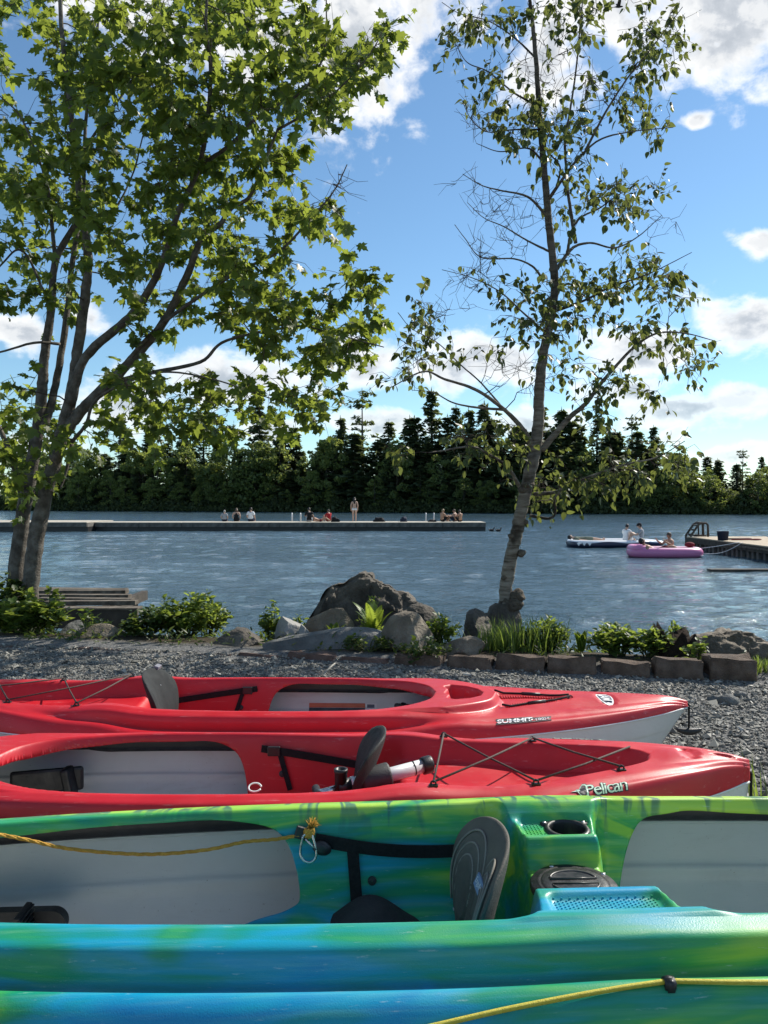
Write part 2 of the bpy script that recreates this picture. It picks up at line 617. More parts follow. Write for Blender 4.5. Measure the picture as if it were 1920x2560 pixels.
def rock(name, label, c, size, seed, mat, cuts=9, rough=0.13, yaw=0.0, peak=None, subdiv=4):
    r = random.Random(seed)
    bm = bmesh.new()
    bmesh.ops.create_icosphere(bm, subdivisions=subdiv, radius=1.0)
    planes = []
    for _ in range(cuts + 4):
        n = Vector((r.gauss(0, 1), r.gauss(0, 1), r.gauss(0.25, 0.8))).normalized()
        planes.append((n, r.uniform(0.55, 0.86)))
    for v in bm.verts:
        p = v.co.copy()
        for n, d in planes:
            e = p.dot(n) - d
            if e > 0:
                p -= n * e
        q = p * 1.3 + Vector((seed * 3.1, seed * 1.7, 0))
        k = mnoise.fractal(q, 1.0, 2.1, 5) * rough + mnoise.fractal(q * 5, 0.9, 2.0, 4) * rough * 0.33
        p *= 1 + k
        if peak:
            p.z *= 1 + peak[1] * math.exp(-((p.x - peak[0]) / 0.45) ** 2)
        v.co = Vector((p.x * size[0], p.y * size[1], p.z * size[2]))
    me = bm_mesh(name, bm, True)
    me.set_sharp_from_angle(angle=math.radians(32))
    o = link(name, me, mat)
    o.location = c
    o.rotation_euler = (0, 0, yaw)
    return tag(o, label, 'rock', 'rocks along the lake bank')


def rk(name, label, x0, x1, ytop, ybot, d, depth, seed, mat, **kw):
    """rock seen between pixel columns x0..x1 (1659 view), top at ytop, visible base at ybot, at distance d"""
    a, b = a2(x0, ytop, d), a2(x1, ybot, d)
    cx = (a.x + b.x) / 2
    zt = a.z; zb = min(float(ground_z(cx, d)) - 0.05, b.z)
    h = (zt - zb)
    return rock(name, label, (cx, d, zb + h * 0.42), ((b.x - a.x) / 2 * 1.22, depth, h * 0.70), seed, mat, **kw)


def boulder_profile(name, label, d, prof, depth, mat, seed, base_z):
    """big boulder whose ridge follows prof [(x, ytop)] in the 1659 view; a rounded, furrowed mass with real depth"""
    P = [a2(x, y, d) for x, y in prof]
    xs = np.array([p.x for p in P]); zs = np.array([p.z for p in P])
    nu, nv = 120, 64
    V = []
    x0, x1 = xs[0], xs[-1]
    for i in range(nu + 1):
        t = i / nu
        x = x0 + (x1 - x0) * t
        ridge = float(np.interp(x, xs, zs))
        dd = depth * (0.25 + 0.75 * math.sin(math.pi * min(max(t, 0.02), 0.98)) ** 0.6)
        for j in range(nv + 1):
            s = j / nv * 2 - 1                      # -1 camera side ... +1 lake side
            prof_ = (1 - abs(s) ** 2.3) ** 0.62 if abs(s) < 1 else 0.0
            z = base_z + (ridge - base_z) * prof_
            y = s * dd + 0.10 * math.sin(3.2 * x + seed)
            q = Vector((x * 2.1 + seed, y * 2.1, z * 2.1))
            n = mnoise.ridged_multi_fractal(q, 0.9, 2.1, 5, 0.9, 2.0) - 1.0
            n2 = mnoise.fractal(q * 3.4, 0.9, 2.0, 5)
            k = 0.065 * n + 0.05 * n2
            V.append((x + k * 0.5, d + y - k * (1 if s < 0 else -1), z + (k * 0.6 if prof_ > 0.05 else 0)))
    F = []
    for i in range(nu):
        for j in range(nv):
            a = i * (nv + 1) + j
            F.append((a, a + nv + 1, a + nv + 2, a + 1))
    me = mesh(name, V, F, True)
    me.set_sharp_from_angle(angle=math.radians(40))
    o = link(name, me, mat)
    return tag(o, label, 'rock', 'rocks along the lake bank')


boulder_profile('boulder', 'large dark peaked boulder standing at the water edge', 7.5,
                [(672, 1330), (690, 1300), (708, 1268), (735, 1256), (750, 1254), (775, 1240), (795, 1241), (820, 1250), (845, 1262), (875, 1285), (905, 1300), (930, 1318), (952, 1338)],
                0.42, M_ROCK_DARK, 2.0, -0.45)
boulder_profile('boulder', 'broad low grey-brown boulder at the right edge beside the dark stump', 5.75,
                [(1455, 1420), (1480, 1388), (1515, 1374), (1560, 1366), (1600, 1367), (1630, 1378), (1665, 1395), (1720, 1408), (1760, 1425)],
                0.33, M_ROCK_TAN, 5.0, -0.25)
rk('rock', 'flat-topped tan stone in front of the peaked boulder', 662, 772, 1316, 1362, 6.5, 0.2, 3, M_ROCK_TAN, cuts=12, rough=0.05)
rk('rock', 'pale grey pointed rock left of the flat-topped tan stone', 596, 660, 1332, 1380, 6.3, 0.16, 8, M_ROCK_PALE, cuts=7, rough=0.06)
rk('rock', 'small whitish rock beside the pale pointed rock', 640, 672, 1350, 1380, 6.15, 0.09, 14, M_ROCK_PALE, cuts=7, rough=0.06)
rk('slab', 'long blue-grey slab lying behind the block edging', 572, 830, 1356, 1425, 5.85, 0.20, 21, M_ROCK_GREY, cuts=10, rough=0.06, yaw=0.06)
rk('rock', 'squat brown rock between the fern and the birch', 826, 940, 1332, 1415, 5.8, 0.2, 33, M_ROCK_TAN, cuts=8, rough=0.07)
rk('rock', 'small furrowed dark rock at the right foot of the peaked boulder', 862, 945, 1316, 1350, 6.95, 0.2, 36, M_ROCK_DARK, cuts=6)
rk('rock', 'rounded cream rock just behind the blocks below the birch', 958, 1046, 1378, 1425, 5.55, 0.16, 41, M_ROCK_TAN, cuts=6, rough=0.06)
rk('rock', 'dark mossy rock wedged against the birch root', 992, 1072, 1332, 1385, 6.9, 0.22, 47, M_ROCK_DARK, cuts=6)
rk('rock', 'low dark rock left of the long blue-grey slab', 455, 570, 1362, 1408, 6.0, 0.2, 52, M_ROCK_DARK, cuts=9)
rk('rock', 'cream and grey wedge-shaped rock below the plank deck', 168, 277, 1354, 1402, 6.35, 0.22, 59, M_ROCK_TAN, cuts=8, rough=0.06)
rk('rock', 'shadowed round rock behind the wedge-shaped cream rock', 140, 192, 1346, 1385, 6.75, 0.17, 64, M_ROCK_GREY, cuts=6, rough=0.06)
rk('rock', 'flat cream stone half buried left of the wedge-shaped rock', 128, 190, 1384, 1404, 6.2, 0.14, 66, M_ROCK_TAN, cuts=6, rough=0.06)
rk('rock', 'pale stone at the far left under the maple shrubs', -30, 40, 1376, 1402, 6.4, 0.2, 71, M_ROCK_TAN, cuts=7)


def gravel_rock(x, y, d, s, seed, label):
    p = a2(x, y, d)
    rock('stone', label, (p.x, d, float(ground_z(p.x, d)) + s[2] * 0.3), s, seed, M_ROCK_GREY, cuts=8, rough=0.06, subdiv=3)


gravel_rock(1568, 1505, 4.35, (0.075, 0.06, 0.045), 81, 'angular split grey stone lying on the gravel right of the kayak bow')
gravel_rock(1600, 1496, 4.5, (0.06, 0.04, 0.03), 82, 'flat light grey stone on the gravel near the last blocks')
gravel_rock(1545, 1500, 4.4, (0.05, 0.05, 0.03), 83, 'small dark stone left of the angular split stone')
gravel_rock(1645, 1640, 2.9, (0.03, 0.025, 0.02), 84, 'small grey stone on the gravel at the right picture edge')


def edging():
    root = empty('block_edging', (0, 5.2, 0), label='curved row of weathered concrete blocks edging the gravel', cat='edging')
    spec = [  # x0, x1 (1659 view), height above gravel, material, seed
        (1537, 1646, 0.155, 'd'), (1419, 1536, 0.115, 'd'), (1303, 1418, 0.115, 'd'), (1187, 1302, 0.11, 'd'), (1074, 1193, 0.10, 'd'),
        (972, 1074, 0.09, 'd'), (856, 968, 0.085, 'd'), (736, 852, 0.05, 'r'), (624, 731, 0.045, 'r'), (512, 620, 0.035, 'r'),
        (398, 508, 0.028, 'r'), (280, 394, 0.024, 'r'), (160, 276, 0.02, 'r'), (40, 156, 0.02, 'r'), (-80, 36, 0.02, 'r'), (-200, -84, 0.02, 'r')]
    r = random.Random(4)
    for i, (x0, x1, h, k) in enumerate(spec):
        # solve the ground position under each end on the edging line
        ends = []
        for xx in (x0, x1):
            u = (xx * 1920 / 1659 - 960) / F_PX
            ys = np.linspace(3.5, 8, 900)
            e = np.abs(edge_y(u * ys) - ys)
            yv = ys[int(np.argmin(e))]
            ends.append(Vector((u * yv, yv, 0)))
        mid = (ends[0] + ends[1]) / 2
        L = (ends[1] - ends[0]).length - 0.008
        ang = math.atan2(ends[1].y - ends[0].y, ends[1].x - ends[0].x)
        bm = bmesh.new()
        bmesh.ops.create_cube(bm, size=1.0)
        bmesh.ops.subdivide_edges(bm, edges=bm.edges[:], cuts=2, use_grid_fill=True)
        for v in bm.verts:
            tx = 0.94 if v.co.z > 0 else 1.0
            v.co = Vector((v.co.x * L * tx, v.co.y * 0.2, v.co.z * (h + 0.12)))
            v.co += Vector((r.gauss(0, 1), r.gauss(0, 1), r.gauss(0, 1))) * 0.006
        bmesh.ops.bevel(bm, geom=[e for e in bm.edges if e.calc_face_angle(0) > 0.6], offset=0.008, segments=2, affect='EDGES')
        o = link('block', bm_mesh('block', bm), M_BLOCK_DARK if k == 'd' else M_BLOCK_RED, root)
        o.location = Vector((mid.x, mid.y + 0.1, (h - 0.12) / 2)) - Vector(root.location)
        o.rotation_euler = (r.gauss(-0.10, 0.06), r.gauss(0, 0.03), ang + r.gauss(0, 0.05))
        o.location.z += r.uniform(-0.03, 0.0)
        if i == 1:      # a second, lower course shows under this block
            bm2 = MB().box((0, 0, 0), (L * 1.0, 0.2, 0.09)).build('block', M_BLOCK_DARK, root, bevel=0.008)
            bm2.location = o.location + Vector((0, -0.035, -0.045)); bm2.rotation_euler = (0, 0, ang)
            o.location.z += 0.02
    return root


edging()

# ------------------------------------------------------------------ kayak materials
def plastic(name, c, c_dark, rough=0.42):
    def b(t):
        co = obj_co(t)
        n = t.noise(co, 4.0, 4, 0.6)
        col = t.ramp(n, [(0.35, c_dark), (0.65, c)])
        scuff = t.noise(t.vmath('MULTIPLY', co, (3, 22, 22)), 3.0, 5, 0.7)
        col = t.mix(t.maprange(scuff, 0.58, 0.74, 0.0, 0.20), col, (0.75, 0.62, 0.6))
        r = t.maprange(t.noise(co, 9, 4), 0.3, 0.7, rough - 0.07, rough + 0.1)
        return principled(t, col, r, 0.5, bump=t.noise(co, 420, 2, 0.5), bdist=0.0003)
    return material(name, b)


M_RED = plastic('red_plastic', (0.54, 0.010, 0.020), (0.46, 0.008, 0.016))
def hull_plastic(t):
    co = obj_co(t)
    n = t.noise(co, 2.2, 5, 0.6)
    col = t.ramp(n, [(0.3, (0.56, 0.585, 0.57)), (0.7, (0.69, 0.71, 0.70))])
    sand = t.noise(co, 160, 3, 0.7)
    grime = t.noise(t.vmath('MULTIPLY', co, (1, 2.5, 2.5)), 3.0, 6, 0.7, 0.5)
    col = t.mix(t.maprange(grime, 0.56, 0.76, 0.0, 0.30), col, (0.34, 0.32, 0.27))
    col = t.mix(t.math('MULTIPLY', t.maprange(sand, 0.66, 0.74), t.maprange(grime, 0.40, 0.62)), col, (0.20, 0.17, 0.13))
    line = t.noise(t.vmath('MULTIPLY', co, (2.5, 50, 50)), 2.0, 5, 0.7)
    col = t.mix(t.maprange(line, 0.64, 0.72, 0.0, 0.22), col, (0.36, 0.37, 0.36))
    return principled(t, col, t.maprange(n, 0.3, 0.7, 0.36, 0.55), 0.45, bump=line, bdist=0.0008)


M_HULL = material('white_hull_plastic', hull_plastic)
M_BLACK = noisy('black_plastic', (0.010, 0.010, 0.011), (0.022, 0.022, 0.023), 20, 0.42, 0.5, 0.0008, 200)
M_WEB = noisy('black_webbing', (0.008, 0.008, 0.009), (0.016, 0.016, 0.017), 60, 0.8, 0.3, 0.002, 500)
M_FOAM = noisy('black_seat_foam', (0.020, 0.021, 0.021), (0.034, 0.035, 0.035), 12, 0.7, 0.35, 0.002, 240)
M_FOAM_GREY = noisy('grey_seat_foam', (0.020, 0.022, 0.023), (0.034, 0.037, 0.038), 9, 0.8, 0.15, 0.0005, 240)
M_SEAT_BROWN = noisy('seat_fabric', (0.075, 0.070, 0.058), (0.115, 0.108, 0.09), 9, 0.75, 0.35, 0.002, 260)
M_CORD = noisy('bungee_cord', (0.05, 0.035, 0.03), (0.10, 0.075, 0.065), 120, 0.75, 0.3, 0.001, 400)
M_STEEL = noisy('steel', (0.55, 0.55, 0.53), (0.65, 0.65, 0.63), 30, 0.28, 0.5, 0.0, 10, metal=1.0)
M_PUMP = noisy('pale_grey_plastic', (0.46, 0.47, 0.48), (0.56, 0.57, 0.58), 30, 0.4, 0.5, 0.0, 10)
M_WHITE = noisy('white_print', (0.74, 0.75, 0.74), (0.80, 0.80, 0.79), 40, 0.5, 0.4, 0.0, 10)
M_DECAL_BLACK = noisy('black_print', (0.010, 0.012, 0.016), (0.016, 0.018, 0.022), 40, 0.4, 0.5, 0.0, 10)
M_DECAL_GREEN = noisy('pale_green_print', (0.42, 0.60, 0.47), (0.50, 0.66, 0.55), 40, 0.4, 0.5, 0.0, 10)
M_DECAL_NAVY = noisy('navy_print', (0.06, 0.075, 0.12), (0.08, 0.095, 0.15), 40, 0.4, 0.5, 0.0, 10)
M_DECAL_ORANGE = noisy('orange_print', (0.50, 0.10, 0.05), (0.58, 0.14, 0.07), 40, 0.4, 0.5, 0.0, 10)
M_TAG_BLUE = noisy('blue_tag', (0.15, 0.22, 0.34), (0.19, 0.27, 0.40), 60, 0.7, 0.3, 0.001, 300)


def swirl(name, low_blue):
    """marbled green, lime, teal and blue plastic"""
    def b(t):
        co = obj_co(t)
        sp = t.node('ShaderNodeSeparateXYZ'); t.put(sp.inputs[0], co)
        st = t.vmath('MULTIPLY', co, (1.0, 2.6, 3.4))
        wc = t.noise(st, 1.1, 3, 0.55, 0.4, out='Color')
        q = t.vmath('ADD', st, t.vmath('MULTIPLY', t.vmath('SUBTRACT', wc, (0.5, 0.5, 0.5)), (2.6, 1.6, 1.6)))
        n = t.noise(q, 0.95, 3, 0.5, 0.7)
        # hull sides run to blue, rim and cockpit to green: how the moulder laid the powder
        side = t.maprange(sp.outputs[1], -0.30, -0.40)
        low = t.maprange(sp.outputs[2], 0.36, 0.12)
        far = t.math('MULTIPLY', t.maprange(sp.outputs[1], 0.215, 0.275), t.maprange(sp.outputs[2], 0.30, 0.37))
        f = t.math('SUBTRACT', t.math('ADD', t.math('ADD', n, 0.035), t.math('MULTIPLY', far, 0.09)), t.math('ADD', t.math('MULTIPLY', side, 0.09), t.math('ADD', t.math('MULTIPLY', low, 0.06), t.math('MULTIPLY', t.maprange(t.math('ABSOLUTE', sp.outputs[1]), 0.262, 0.238), 0.03))))
        strand = t.noise(t.vmath('MULTIPLY', t.vmath('ADD', co, t.vmath('MULTIPLY', wc, (0.0, 0.06, 0.06))), (0.9, 16, 16)), 1.6, 4, 0.62, 0.4)
        f = t.math('ADD', f, t.math('MULTIPLY', t.math('SUBTRACT', strand, 0.5), 0.30))
        col = t.ramp(f, [(0.22, (0.003, 0.18, 0.44)), (0.33, (0.004, 0.29, 0.46)), (0.40, (0.005, 0.27, 0.27)), (0.46, (0.008, 0.26, 0.13)),
                         (0.53, (0.045, 0.34, 0.07)), (0.60, (0.25, 0.50, 0.05)), (0.78, (0.42, 0.62, 0.06))])
        streak = t.noise(t.vmath('MULTIPLY', co, (7.0, 1.6, 1.6)), 1.6, 3, 0.55, 1.0)
        dark = t.math('MULTIPLY', t.maprange(streak, 0.52, 0.58), t.maprange(streak, 0.68, 0.60))
        col = t.mix(t.math('MULTIPLY', dark, t.math('MULTIPLY', far, 0.85)), col, (0.003, 0.085, 0.10))
        # fine drag lines along the hull and a few pale scuffs
        drag = t.noise(t.vmath('MULTIPLY', co, (1.2, 30, 30)), 2.0, 4, 0.65)
        col = t.mix(t.maprange(drag, 0.45, 0.75, 0.0, 0.35), col, t.mix(0.5, col, (0.30, 0.62, 0.45)))
        scuff = t.noise(t.vmath('MULTIPLY', co, (9, 60, 60)), 2.0, 5, 0.7)
        col = t.mix(t.maprange(scuff, 0.62, 0.72, 0.0, 0.35), col, (0.55, 0.66, 0.62))
        r = t.maprange(t.noise(co, 7, 4), 0.3, 0.7, 0.33, 0.5)
        return principled(t, col, r, 0.5, bump=t.noise(co, 380, 2, 0.5), bdist=0.0003)
    return material(name, b)


M_SWIRL = swirl('marbled_green_blue_plastic', True)


# ------------------------------------------------------------------ kayak shell
def poly_half(pts, n=14):
    """closed plan outline from a half outline [(x, half width)] that starts and ends on the centre line"""
    c = catmull(pts, n)
    c[:, 1] = np.maximum(c[:, 1], 0)
    return np.vstack([c, c[-2:0:-1] * np.array([1, -1])])


def poly_sd(P, x, y):
    """signed distance (negative inside) of points to polygon P"""
    shp = x.shape
    x = x.ravel(); y = y.ravel()
    d2 = np.full(x.shape, 1e9); inside = np.zeros(x.shape, bool)
    for (ax, ay), (bx, by) in zip(P, np.roll(P, -1, 0)):
        ex, ey = bx - ax, by - ay
        L = ex * ex + ey * ey + 1e-12
        t = np.clip(((x - ax) * ex + (y - ay) * ey) / L, 0, 1)
        d2 = np.minimum(d2, (x - ax - t * ex) ** 2 + (y - ay - t * ey) ** 2)
        c = ((ay > y) != (by > y)) & (x < (bx - ax) * (y - ay) / (by - ay + 1e-12) + ax)
        inside ^= c
    d = np.sqrt(d2)
    return np.where(inside, -d, d).reshape(shp)


class Shell:
    """deck and hull of a moulded kayak; x along, y across, z up from the keel"""
    def __init__(s, half, wfun, rim, seam, ledge, inner, holes, off=0.115):
        s.half, s.W, s.rim, s.seam, s.ledge, s.inner, s.holes, s.off = half, wfun, rim, seam, ledge, inner, holes, off

    def controls(s, x):
        """outer profile control points: inward offset and height, seam -> rim crest"""
        x = np.atleast_1d(np.asarray(x, float))
        W, zr, zs, lg = s.W(x), s.rim(x), s.seam(x), s.ledge(x)
        off = np.minimum(s.off, W * 0.5)
        drop = 0.056 * lg                                  # ledge below the rim
        zl = zr - drop
        wl = 0.10 * lg                                     # how steep the step up to the rim is
        o = np.stack([np.zeros_like(W), off * 0.04, off * 0.16, off * 0.27, off * 0.40, off * 0.585, off * (0.76 - wl), off * (0.9 - 0.4 * wl), off], -1)
        side = zl - zs
        z = np.stack([zs, zs + side * 0.28, zs + side * 0.72, zl - side * 0.06 - 0.004 * (1 - lg), zl - side * 0.0 - 0.006 * (1 - lg) * 1, zl - 0.017 * lg + 0.002 * (1 - lg),
                      zl + drop * (0.35 + 0.40 * lg) + 0.004 * (1 - lg), zl + drop * (0.93 + 0.05 * lg) + 0.004 * (1 - lg), zr + 0.004], -1)
        return W, off, o, z

    def outer(s, x, n):
        """(nu, n, 2) samples of half breadth y and height z"""
        W, off, o, z = s.controls(x)
        K = o.shape[1]
        t = np.linspace(0, K - 1, n)
        i = np.clip(t.astype(int), 0, K - 2); f = t - i

        def cr(A):
            p1 = A[:, i]; p2 = A[:, i + 1]
            p0 = A[:, np.maximum(i - 1, 0)]; p3 = A[:, np.minimum(i + 2, K - 1)]
            return 0.5 * (2 * p1 + (p2 - p0) * f + (2 * p0 - 5 * p1 + 4 * p2 - p3) * f ** 2 + (3 * p1 - p0 - 3 * p2 + p3) * f ** 3)
        return np.stack([W[:, None] - cr(o), cr(z)], -1)

    def side_point(s, x, t, sgn, lift=0.002):
        """point on the outer deck side: t 0 seam .. 1 rim crest, lifted off the surface"""
        e = 0.004
        N = 401
        x = round(x, 3)
        if not hasattr(s, 'pc'): s.pc = {}
        if x not in s.pc: s.pc[x] = s.outer(np.array([x - e, x, x + e]), N)
        P = s.pc[x]
        k = min(max(t, 0), 1) * (N - 1); i = min(int(k), N - 2); f = k - i
        q = P[:, i] * (1 - f) + P[:, i + 1] * f
        p = Vector((x, sgn * q[1, 0], q[1, 1]))
        tx = Vector((2 * e, sgn * (q[2, 0] - q[0, 0]), q[2, 1] - q[0, 1]))
        d = P[1, i + 1] - P[1, i]
        ty = Vector((0, sgn * d[0], d[1]))
        n = tx.cross(ty).normalized()
        if n.y * sgn < 0: n = -n
        return p + n * lift

    def side_arc(s, x):
        s.side_point(x, 0.5, 1)
        P = s.pc[round(x, 3)][1]
        return np.concatenate([[0], np.cumsum(np.hypot(*np.diff(P, axis=0).T))])

    def top_z(s, x, y):
        x = np.atleast_1d(np.asarray(x, float)); y = np.atleast_1d(np.asarray(y, float))
        if not hasattr(s, 'zg'):
            gx = np.linspace(-s.half, s.half, 800); gv = np.linspace(-1, 1, 181)
            R = s.W(gx) - np.minimum(s.off, s.W(gx) * 0.5)
            X = np.repeat(gx[:, None], 181, 1); Y = R[:, None] * gv[None]
            s.zg = s.inner(X, Y, s.rim(X) + 0.004, np.repeat(R[:, None], 181, 1))
        R = s.W(x) - np.minimum(s.off, s.W(x) * 0.5)
        a = np.clip((x + s.half) / (2 * s.half) * 799, 0, 798.999); b = np.clip((y / R + 1) * 90, 0, 179.999)
        i, j = a.astype(int), b.astype(int); f, g = a - i, b - j
        Z = s.zg
        return (Z[i, j] * (1 - f) + Z[i + 1, j] * f) * (1 - g) + (Z[i, j + 1] * (1 - f) + Z[i + 1, j + 1] * f) * g

    def deck(s, name, mat, parent, nu=440, n1=22, n2=110, thick=0.005):
        g = np.linspace(-s.half, s.half, 4000)
        dens = 1.0 + 2.5 * (np.abs(g) > s.half * 0.97)
        for a, b in s.fine:
            dens = dens + 1.6 * ((g > a) & (g < b))
        cd = np.cumsum(dens); cd = (cd - cd[0]) / (cd[-1] - cd[0])
        x = np.interp(np.linspace(0, 1, nu), cd, g)
        O = s.outer(x, n1)
        R = O[:, -1, 0]
        v = np.linspace(1, -1, n2)[1:-1]
        Yi = R[:, None] * v[None]
        Xi = np.repeat(x[:, None], len(v), 1)
        Zi = s.inner(Xi, Yi, s.rim(Xi) + 0.004, np.repeat(R[:, None], len(v), 1))
        X = np.repeat(x[:, None], 2 * n1 + len(v), 1)
        Y = np.concatenate([O[..., 0], Yi, -O[:, ::-1, 0]], 1)
        Z = np.concatenate([O[..., 1], Zi, O[:, ::-1, 1]], 1)
        sd = np.full(X.shape, 1.0)
        for H in s.holes:
            box = (X > H[:, 0].min() - .05) & (X < H[:, 0].max() + .05) & (np.abs(Y) < H[:, 1].max() + .05)
            sd[box] = np.minimum(sd[box], poly_sd(H, X[box], Y[box]))
        nv = X.shape[1]
        V = [tuple(p) for p in np.stack([X, Y, Z], -1).reshape(-1, 3)]
        S = sd.ravel()
        F = []
        cache = {}

        def cut(a, b):
            key = (min(a, b), max(a, b))
            if key not in cache:
                t = S[a] / (S[a] - S[b])
                cache[key] = len(V)
                V.append(tuple(np.array(V[a]) * (1 - t) + np.array(V[b]) * t))
            return cache[key]
        ii, jj = np.meshgrid(np.arange(nu - 1), np.arange(nv - 1), indexing='ij')
        b0 = (ii * nv + jj).ravel()
        Q = np.stack([b0 + 1, b0 + nv + 1, b0 + nv, b0], -1)
        INS = (S[Q] > 0).sum(1)
        F = [tuple(q) for q in Q[INS == 4].tolist()]
        if True:
            for q in Q[(INS > 0) & (INS < 4)].tolist():
                if True:
                    out = []
                    for k in range(4):
                        a, b = q[k], q[(k + 1) % 4]
                        if S[a] > 0: out.append(a)
                        if (S[a] > 0) != (S[b] > 0): out.append(cut(a, b))
                    if len(out) >= 3: F.append(tuple(out))
        me = mesh(name, V, F, True)
        bm = bmesh.new(); bm.from_mesh(me)
        bmesh.ops.recalc_face_normals(bm, faces=bm.faces[:])
        up = sum(f.normal.z * f.calc_area() for f in bm.faces)
        if up < 0: bmesh.ops.reverse_faces(bm, faces=bm.faces[:])
        loose = [v_ for v_ in bm.verts if not v_.link_faces]
        bmesh.ops.delete(bm, geom=loose, context='VERTS')
        bm.to_mesh(me); bm.free()
        me.polygons.foreach_set('use_smooth', [True] * len(me.polygons))
        o = link(name, me, mat, parent)
        me.materials.append(M_BLACK); me.materials.append(M_HULL)  # black inside face: shade below the deck put into its colour
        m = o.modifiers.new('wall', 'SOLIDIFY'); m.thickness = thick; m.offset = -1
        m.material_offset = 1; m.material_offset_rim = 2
        return o

    def hull(s, name, mat, parent, rake=(0.03, 0.16), nu=160, nv=40):
        x = np.linspace(-s.half, s.half, nu)
        W, zs = s.W(x), s.seam(x)
        V, F = [], []
        # profile: fraction of half breadth, fraction of height, seam to keel
        pr = catmull([(0.998, 1.0), (0.985, 0.80), (0.972, 0.64), (0.945, 0.58), (0.935, 0.44), (0.79, 0.17), (0.52, 0.045), (0.22, 0.02), (0.0, 0.0)], 7)
        pr = np.vstack([pr, (pr[-2::-1] * np.array([-1, 1]))])
        for i in range(nu):
            e = abs(x[i]) / s.half
            rk_ = rake[1] if x[i] > 0 else rake[0]
            kz = 0.03 * e ** 4
            for (a, c) in pr:
                xx = x[i] - math.copysign(rk_ * (1 - c) * e ** 6, x[i])
                z = kz + (zs[i] + 0.003 - kz) * c
                y = a * W[i] * (1 - 0.25 * (1 - c) * e ** 3) - math.copysign(0.003, a)
                V.append((xx, y, z))
        m = len(pr)
        for i in range(nu - 1):
            for j in range(m - 1):
                F.append((i * m + j, i * m + j + 1, (i + 1) * m + j + 1, (i + 1) * m + j))
        return link(name, mesh(name, V, F, True), mat, parent)


def bump_in(sd, w):            # 1 well inside, 0 at the outline
    return sstep(0, w, -sd)


# ---- solo kayak
SOLO_H = 1.74


def solo_W(x):
    t = np.clip(np.abs(x) / SOLO_H, 0, 1)
    p = np.where(np.asarray(x) > 0, 2.15, 2.35)
    w_ = 0.412 * np.clip(1 - t ** p, 0, 1) ** 0.80
    tip = np.sqrt(np.clip(1 - np.clip((t - 0.982) / 0.018, 0, 1) ** 2, 0, 1))
    return np.maximum(w_, 0.030) * np.clip(tip, 0.02, 1)


def solo_rim(x):
    x = np.asarray(x, float)
    z = 0.315 + 0.0 * x
    z = z - 0.028 * sstep(0.45, 0.9, x) + 0.012 * sstep(1.1, 1.7, x)
    z = z + 0.026 * sstep(-0.9, -1.5, x)
    z = z + 0.016 * np.exp(-((x + 0.66) / 0.13) ** 2)
    t = np.clip((np.abs(x) - 1.60) / 0.14, 0, 1)
    return z - 0.026 * t ** 2


def solo_seam(x):
    e = np.abs(np.asarray(x, float)) / SOLO_H
    return 0.224 + 0.040 * e ** 2.0 + 0.006 * e ** 8


def solo_ledge(x):
    x = np.asarray(x, float)
    return sstep(0.78, 0.40, x) * sstep(-1.10, -0.50, x)


SOLO_RECESS = poly_half([(-1.43, 0), (-1.40, .05), (-1.30, .095), (-1.12, .145), (-.95, .178), (-.80, .192), (-.66, .20), (-.5, .222), (-.25, .242), (.05, .25), (.32, .236), (.52, .188), (.63, .105), (.665, 0)])
SOLO_HOLE = poly_half([(.07, 0), (.06, .05), (.02, .10), (-.06, .145), (-.105, .185), (-.095, .216), (-.04, .233), (.08, .238), (.32, .224), (.512, .176), (.617, .096), (.651, 0)])
SOLO_RECESS[:, 1] *= 1.14; SOLO_HOLE[:, 1] *= 1.142
SOLO_LOOP = poly_half([(-2.5, 0), (-2.4, .6), (.15, .6), (.30, .36), (.55, .285), (.75, .215), (.88, .12), (.925, 0)])
SOLO_DASH = np.array([(.695, -.02), (.715, .05), (.70, .10), (.735, .128), (.80, .105), (.85, .06), (.868, 0), (.85, -.06), (.80, -.105), (.735, -.128), (.70, -.10), (.715, -.05)])
SOLO_HATCH = poly_half([(.90, 0), (.93, .12), (1.0, .125), (1.12, .08), (1.22, .03), (1.26, 0)])


def solo_inner(x, y, zr, R):
    base = zr + 0.012 * (1 - (y / np.maximum(R, 1e-4)) ** 2) * sstep(0.85, 1.1, x) + 0.010 * (1 - (y / np.maximum(R, 1e-4)) ** 2) * sstep(-1.40, -1.5, x)
    sl = poly_sd(SOLO_LOOP, x, y)
    base = base + 0.034 * sstep(0.018, -0.006, sl) * sstep(0.40, 0.85, x)
    base = base - 0.012 * bump_in(poly_sd(SOLO_HATCH, x, y), 0.022) * sstep(0.015, 0.03, sl)
    base = base - 0.055 * bump_in(poly_sd(SOLO_DASH, x, y), 0.022)
    for cx, a, b_ in ((1.385, .036, .105), (-1.545, .026, .055)):            # badge recesses
        q = np.sqrt(((x - cx) / a) ** 2 + (y / b_) ** 2)
        base = base - 0.008 * sstep(1.02, 0.85, q)
    for sg in (-1, 1):                                                       # slots at the stern tip
        q = np.sqrt(((x + 1.655) / .035) ** 2 + ((y - sg * .016) / .009) ** 2)
        base = base - 0.008 * sstep(1.05, 0.7, q)
    sd = poly_sd(SOLO_RECESS, x, y)
    floor = 0.075 + 0.165 * sstep(-0.55, -0.65, x) + 0.02 * sstep(-1.0, -1.4, x)
    floor = floor + 0.02 * (np.abs(y) / 0.2) ** 2
    floor = floor + 0.03 * sstep(-0.22, -0.08, x) * sstep(0.2, 0.0, np.abs(y)) * sstep(0.1, -0.05, x)
    ww = np.where(x < -0.55, 0.045, 0.06)
    t = np.clip(-sd / ww, 0, 1)
    k = t * t * (3 - 2 * t)
    return base - (base - np.minimum(floor, base)) * k


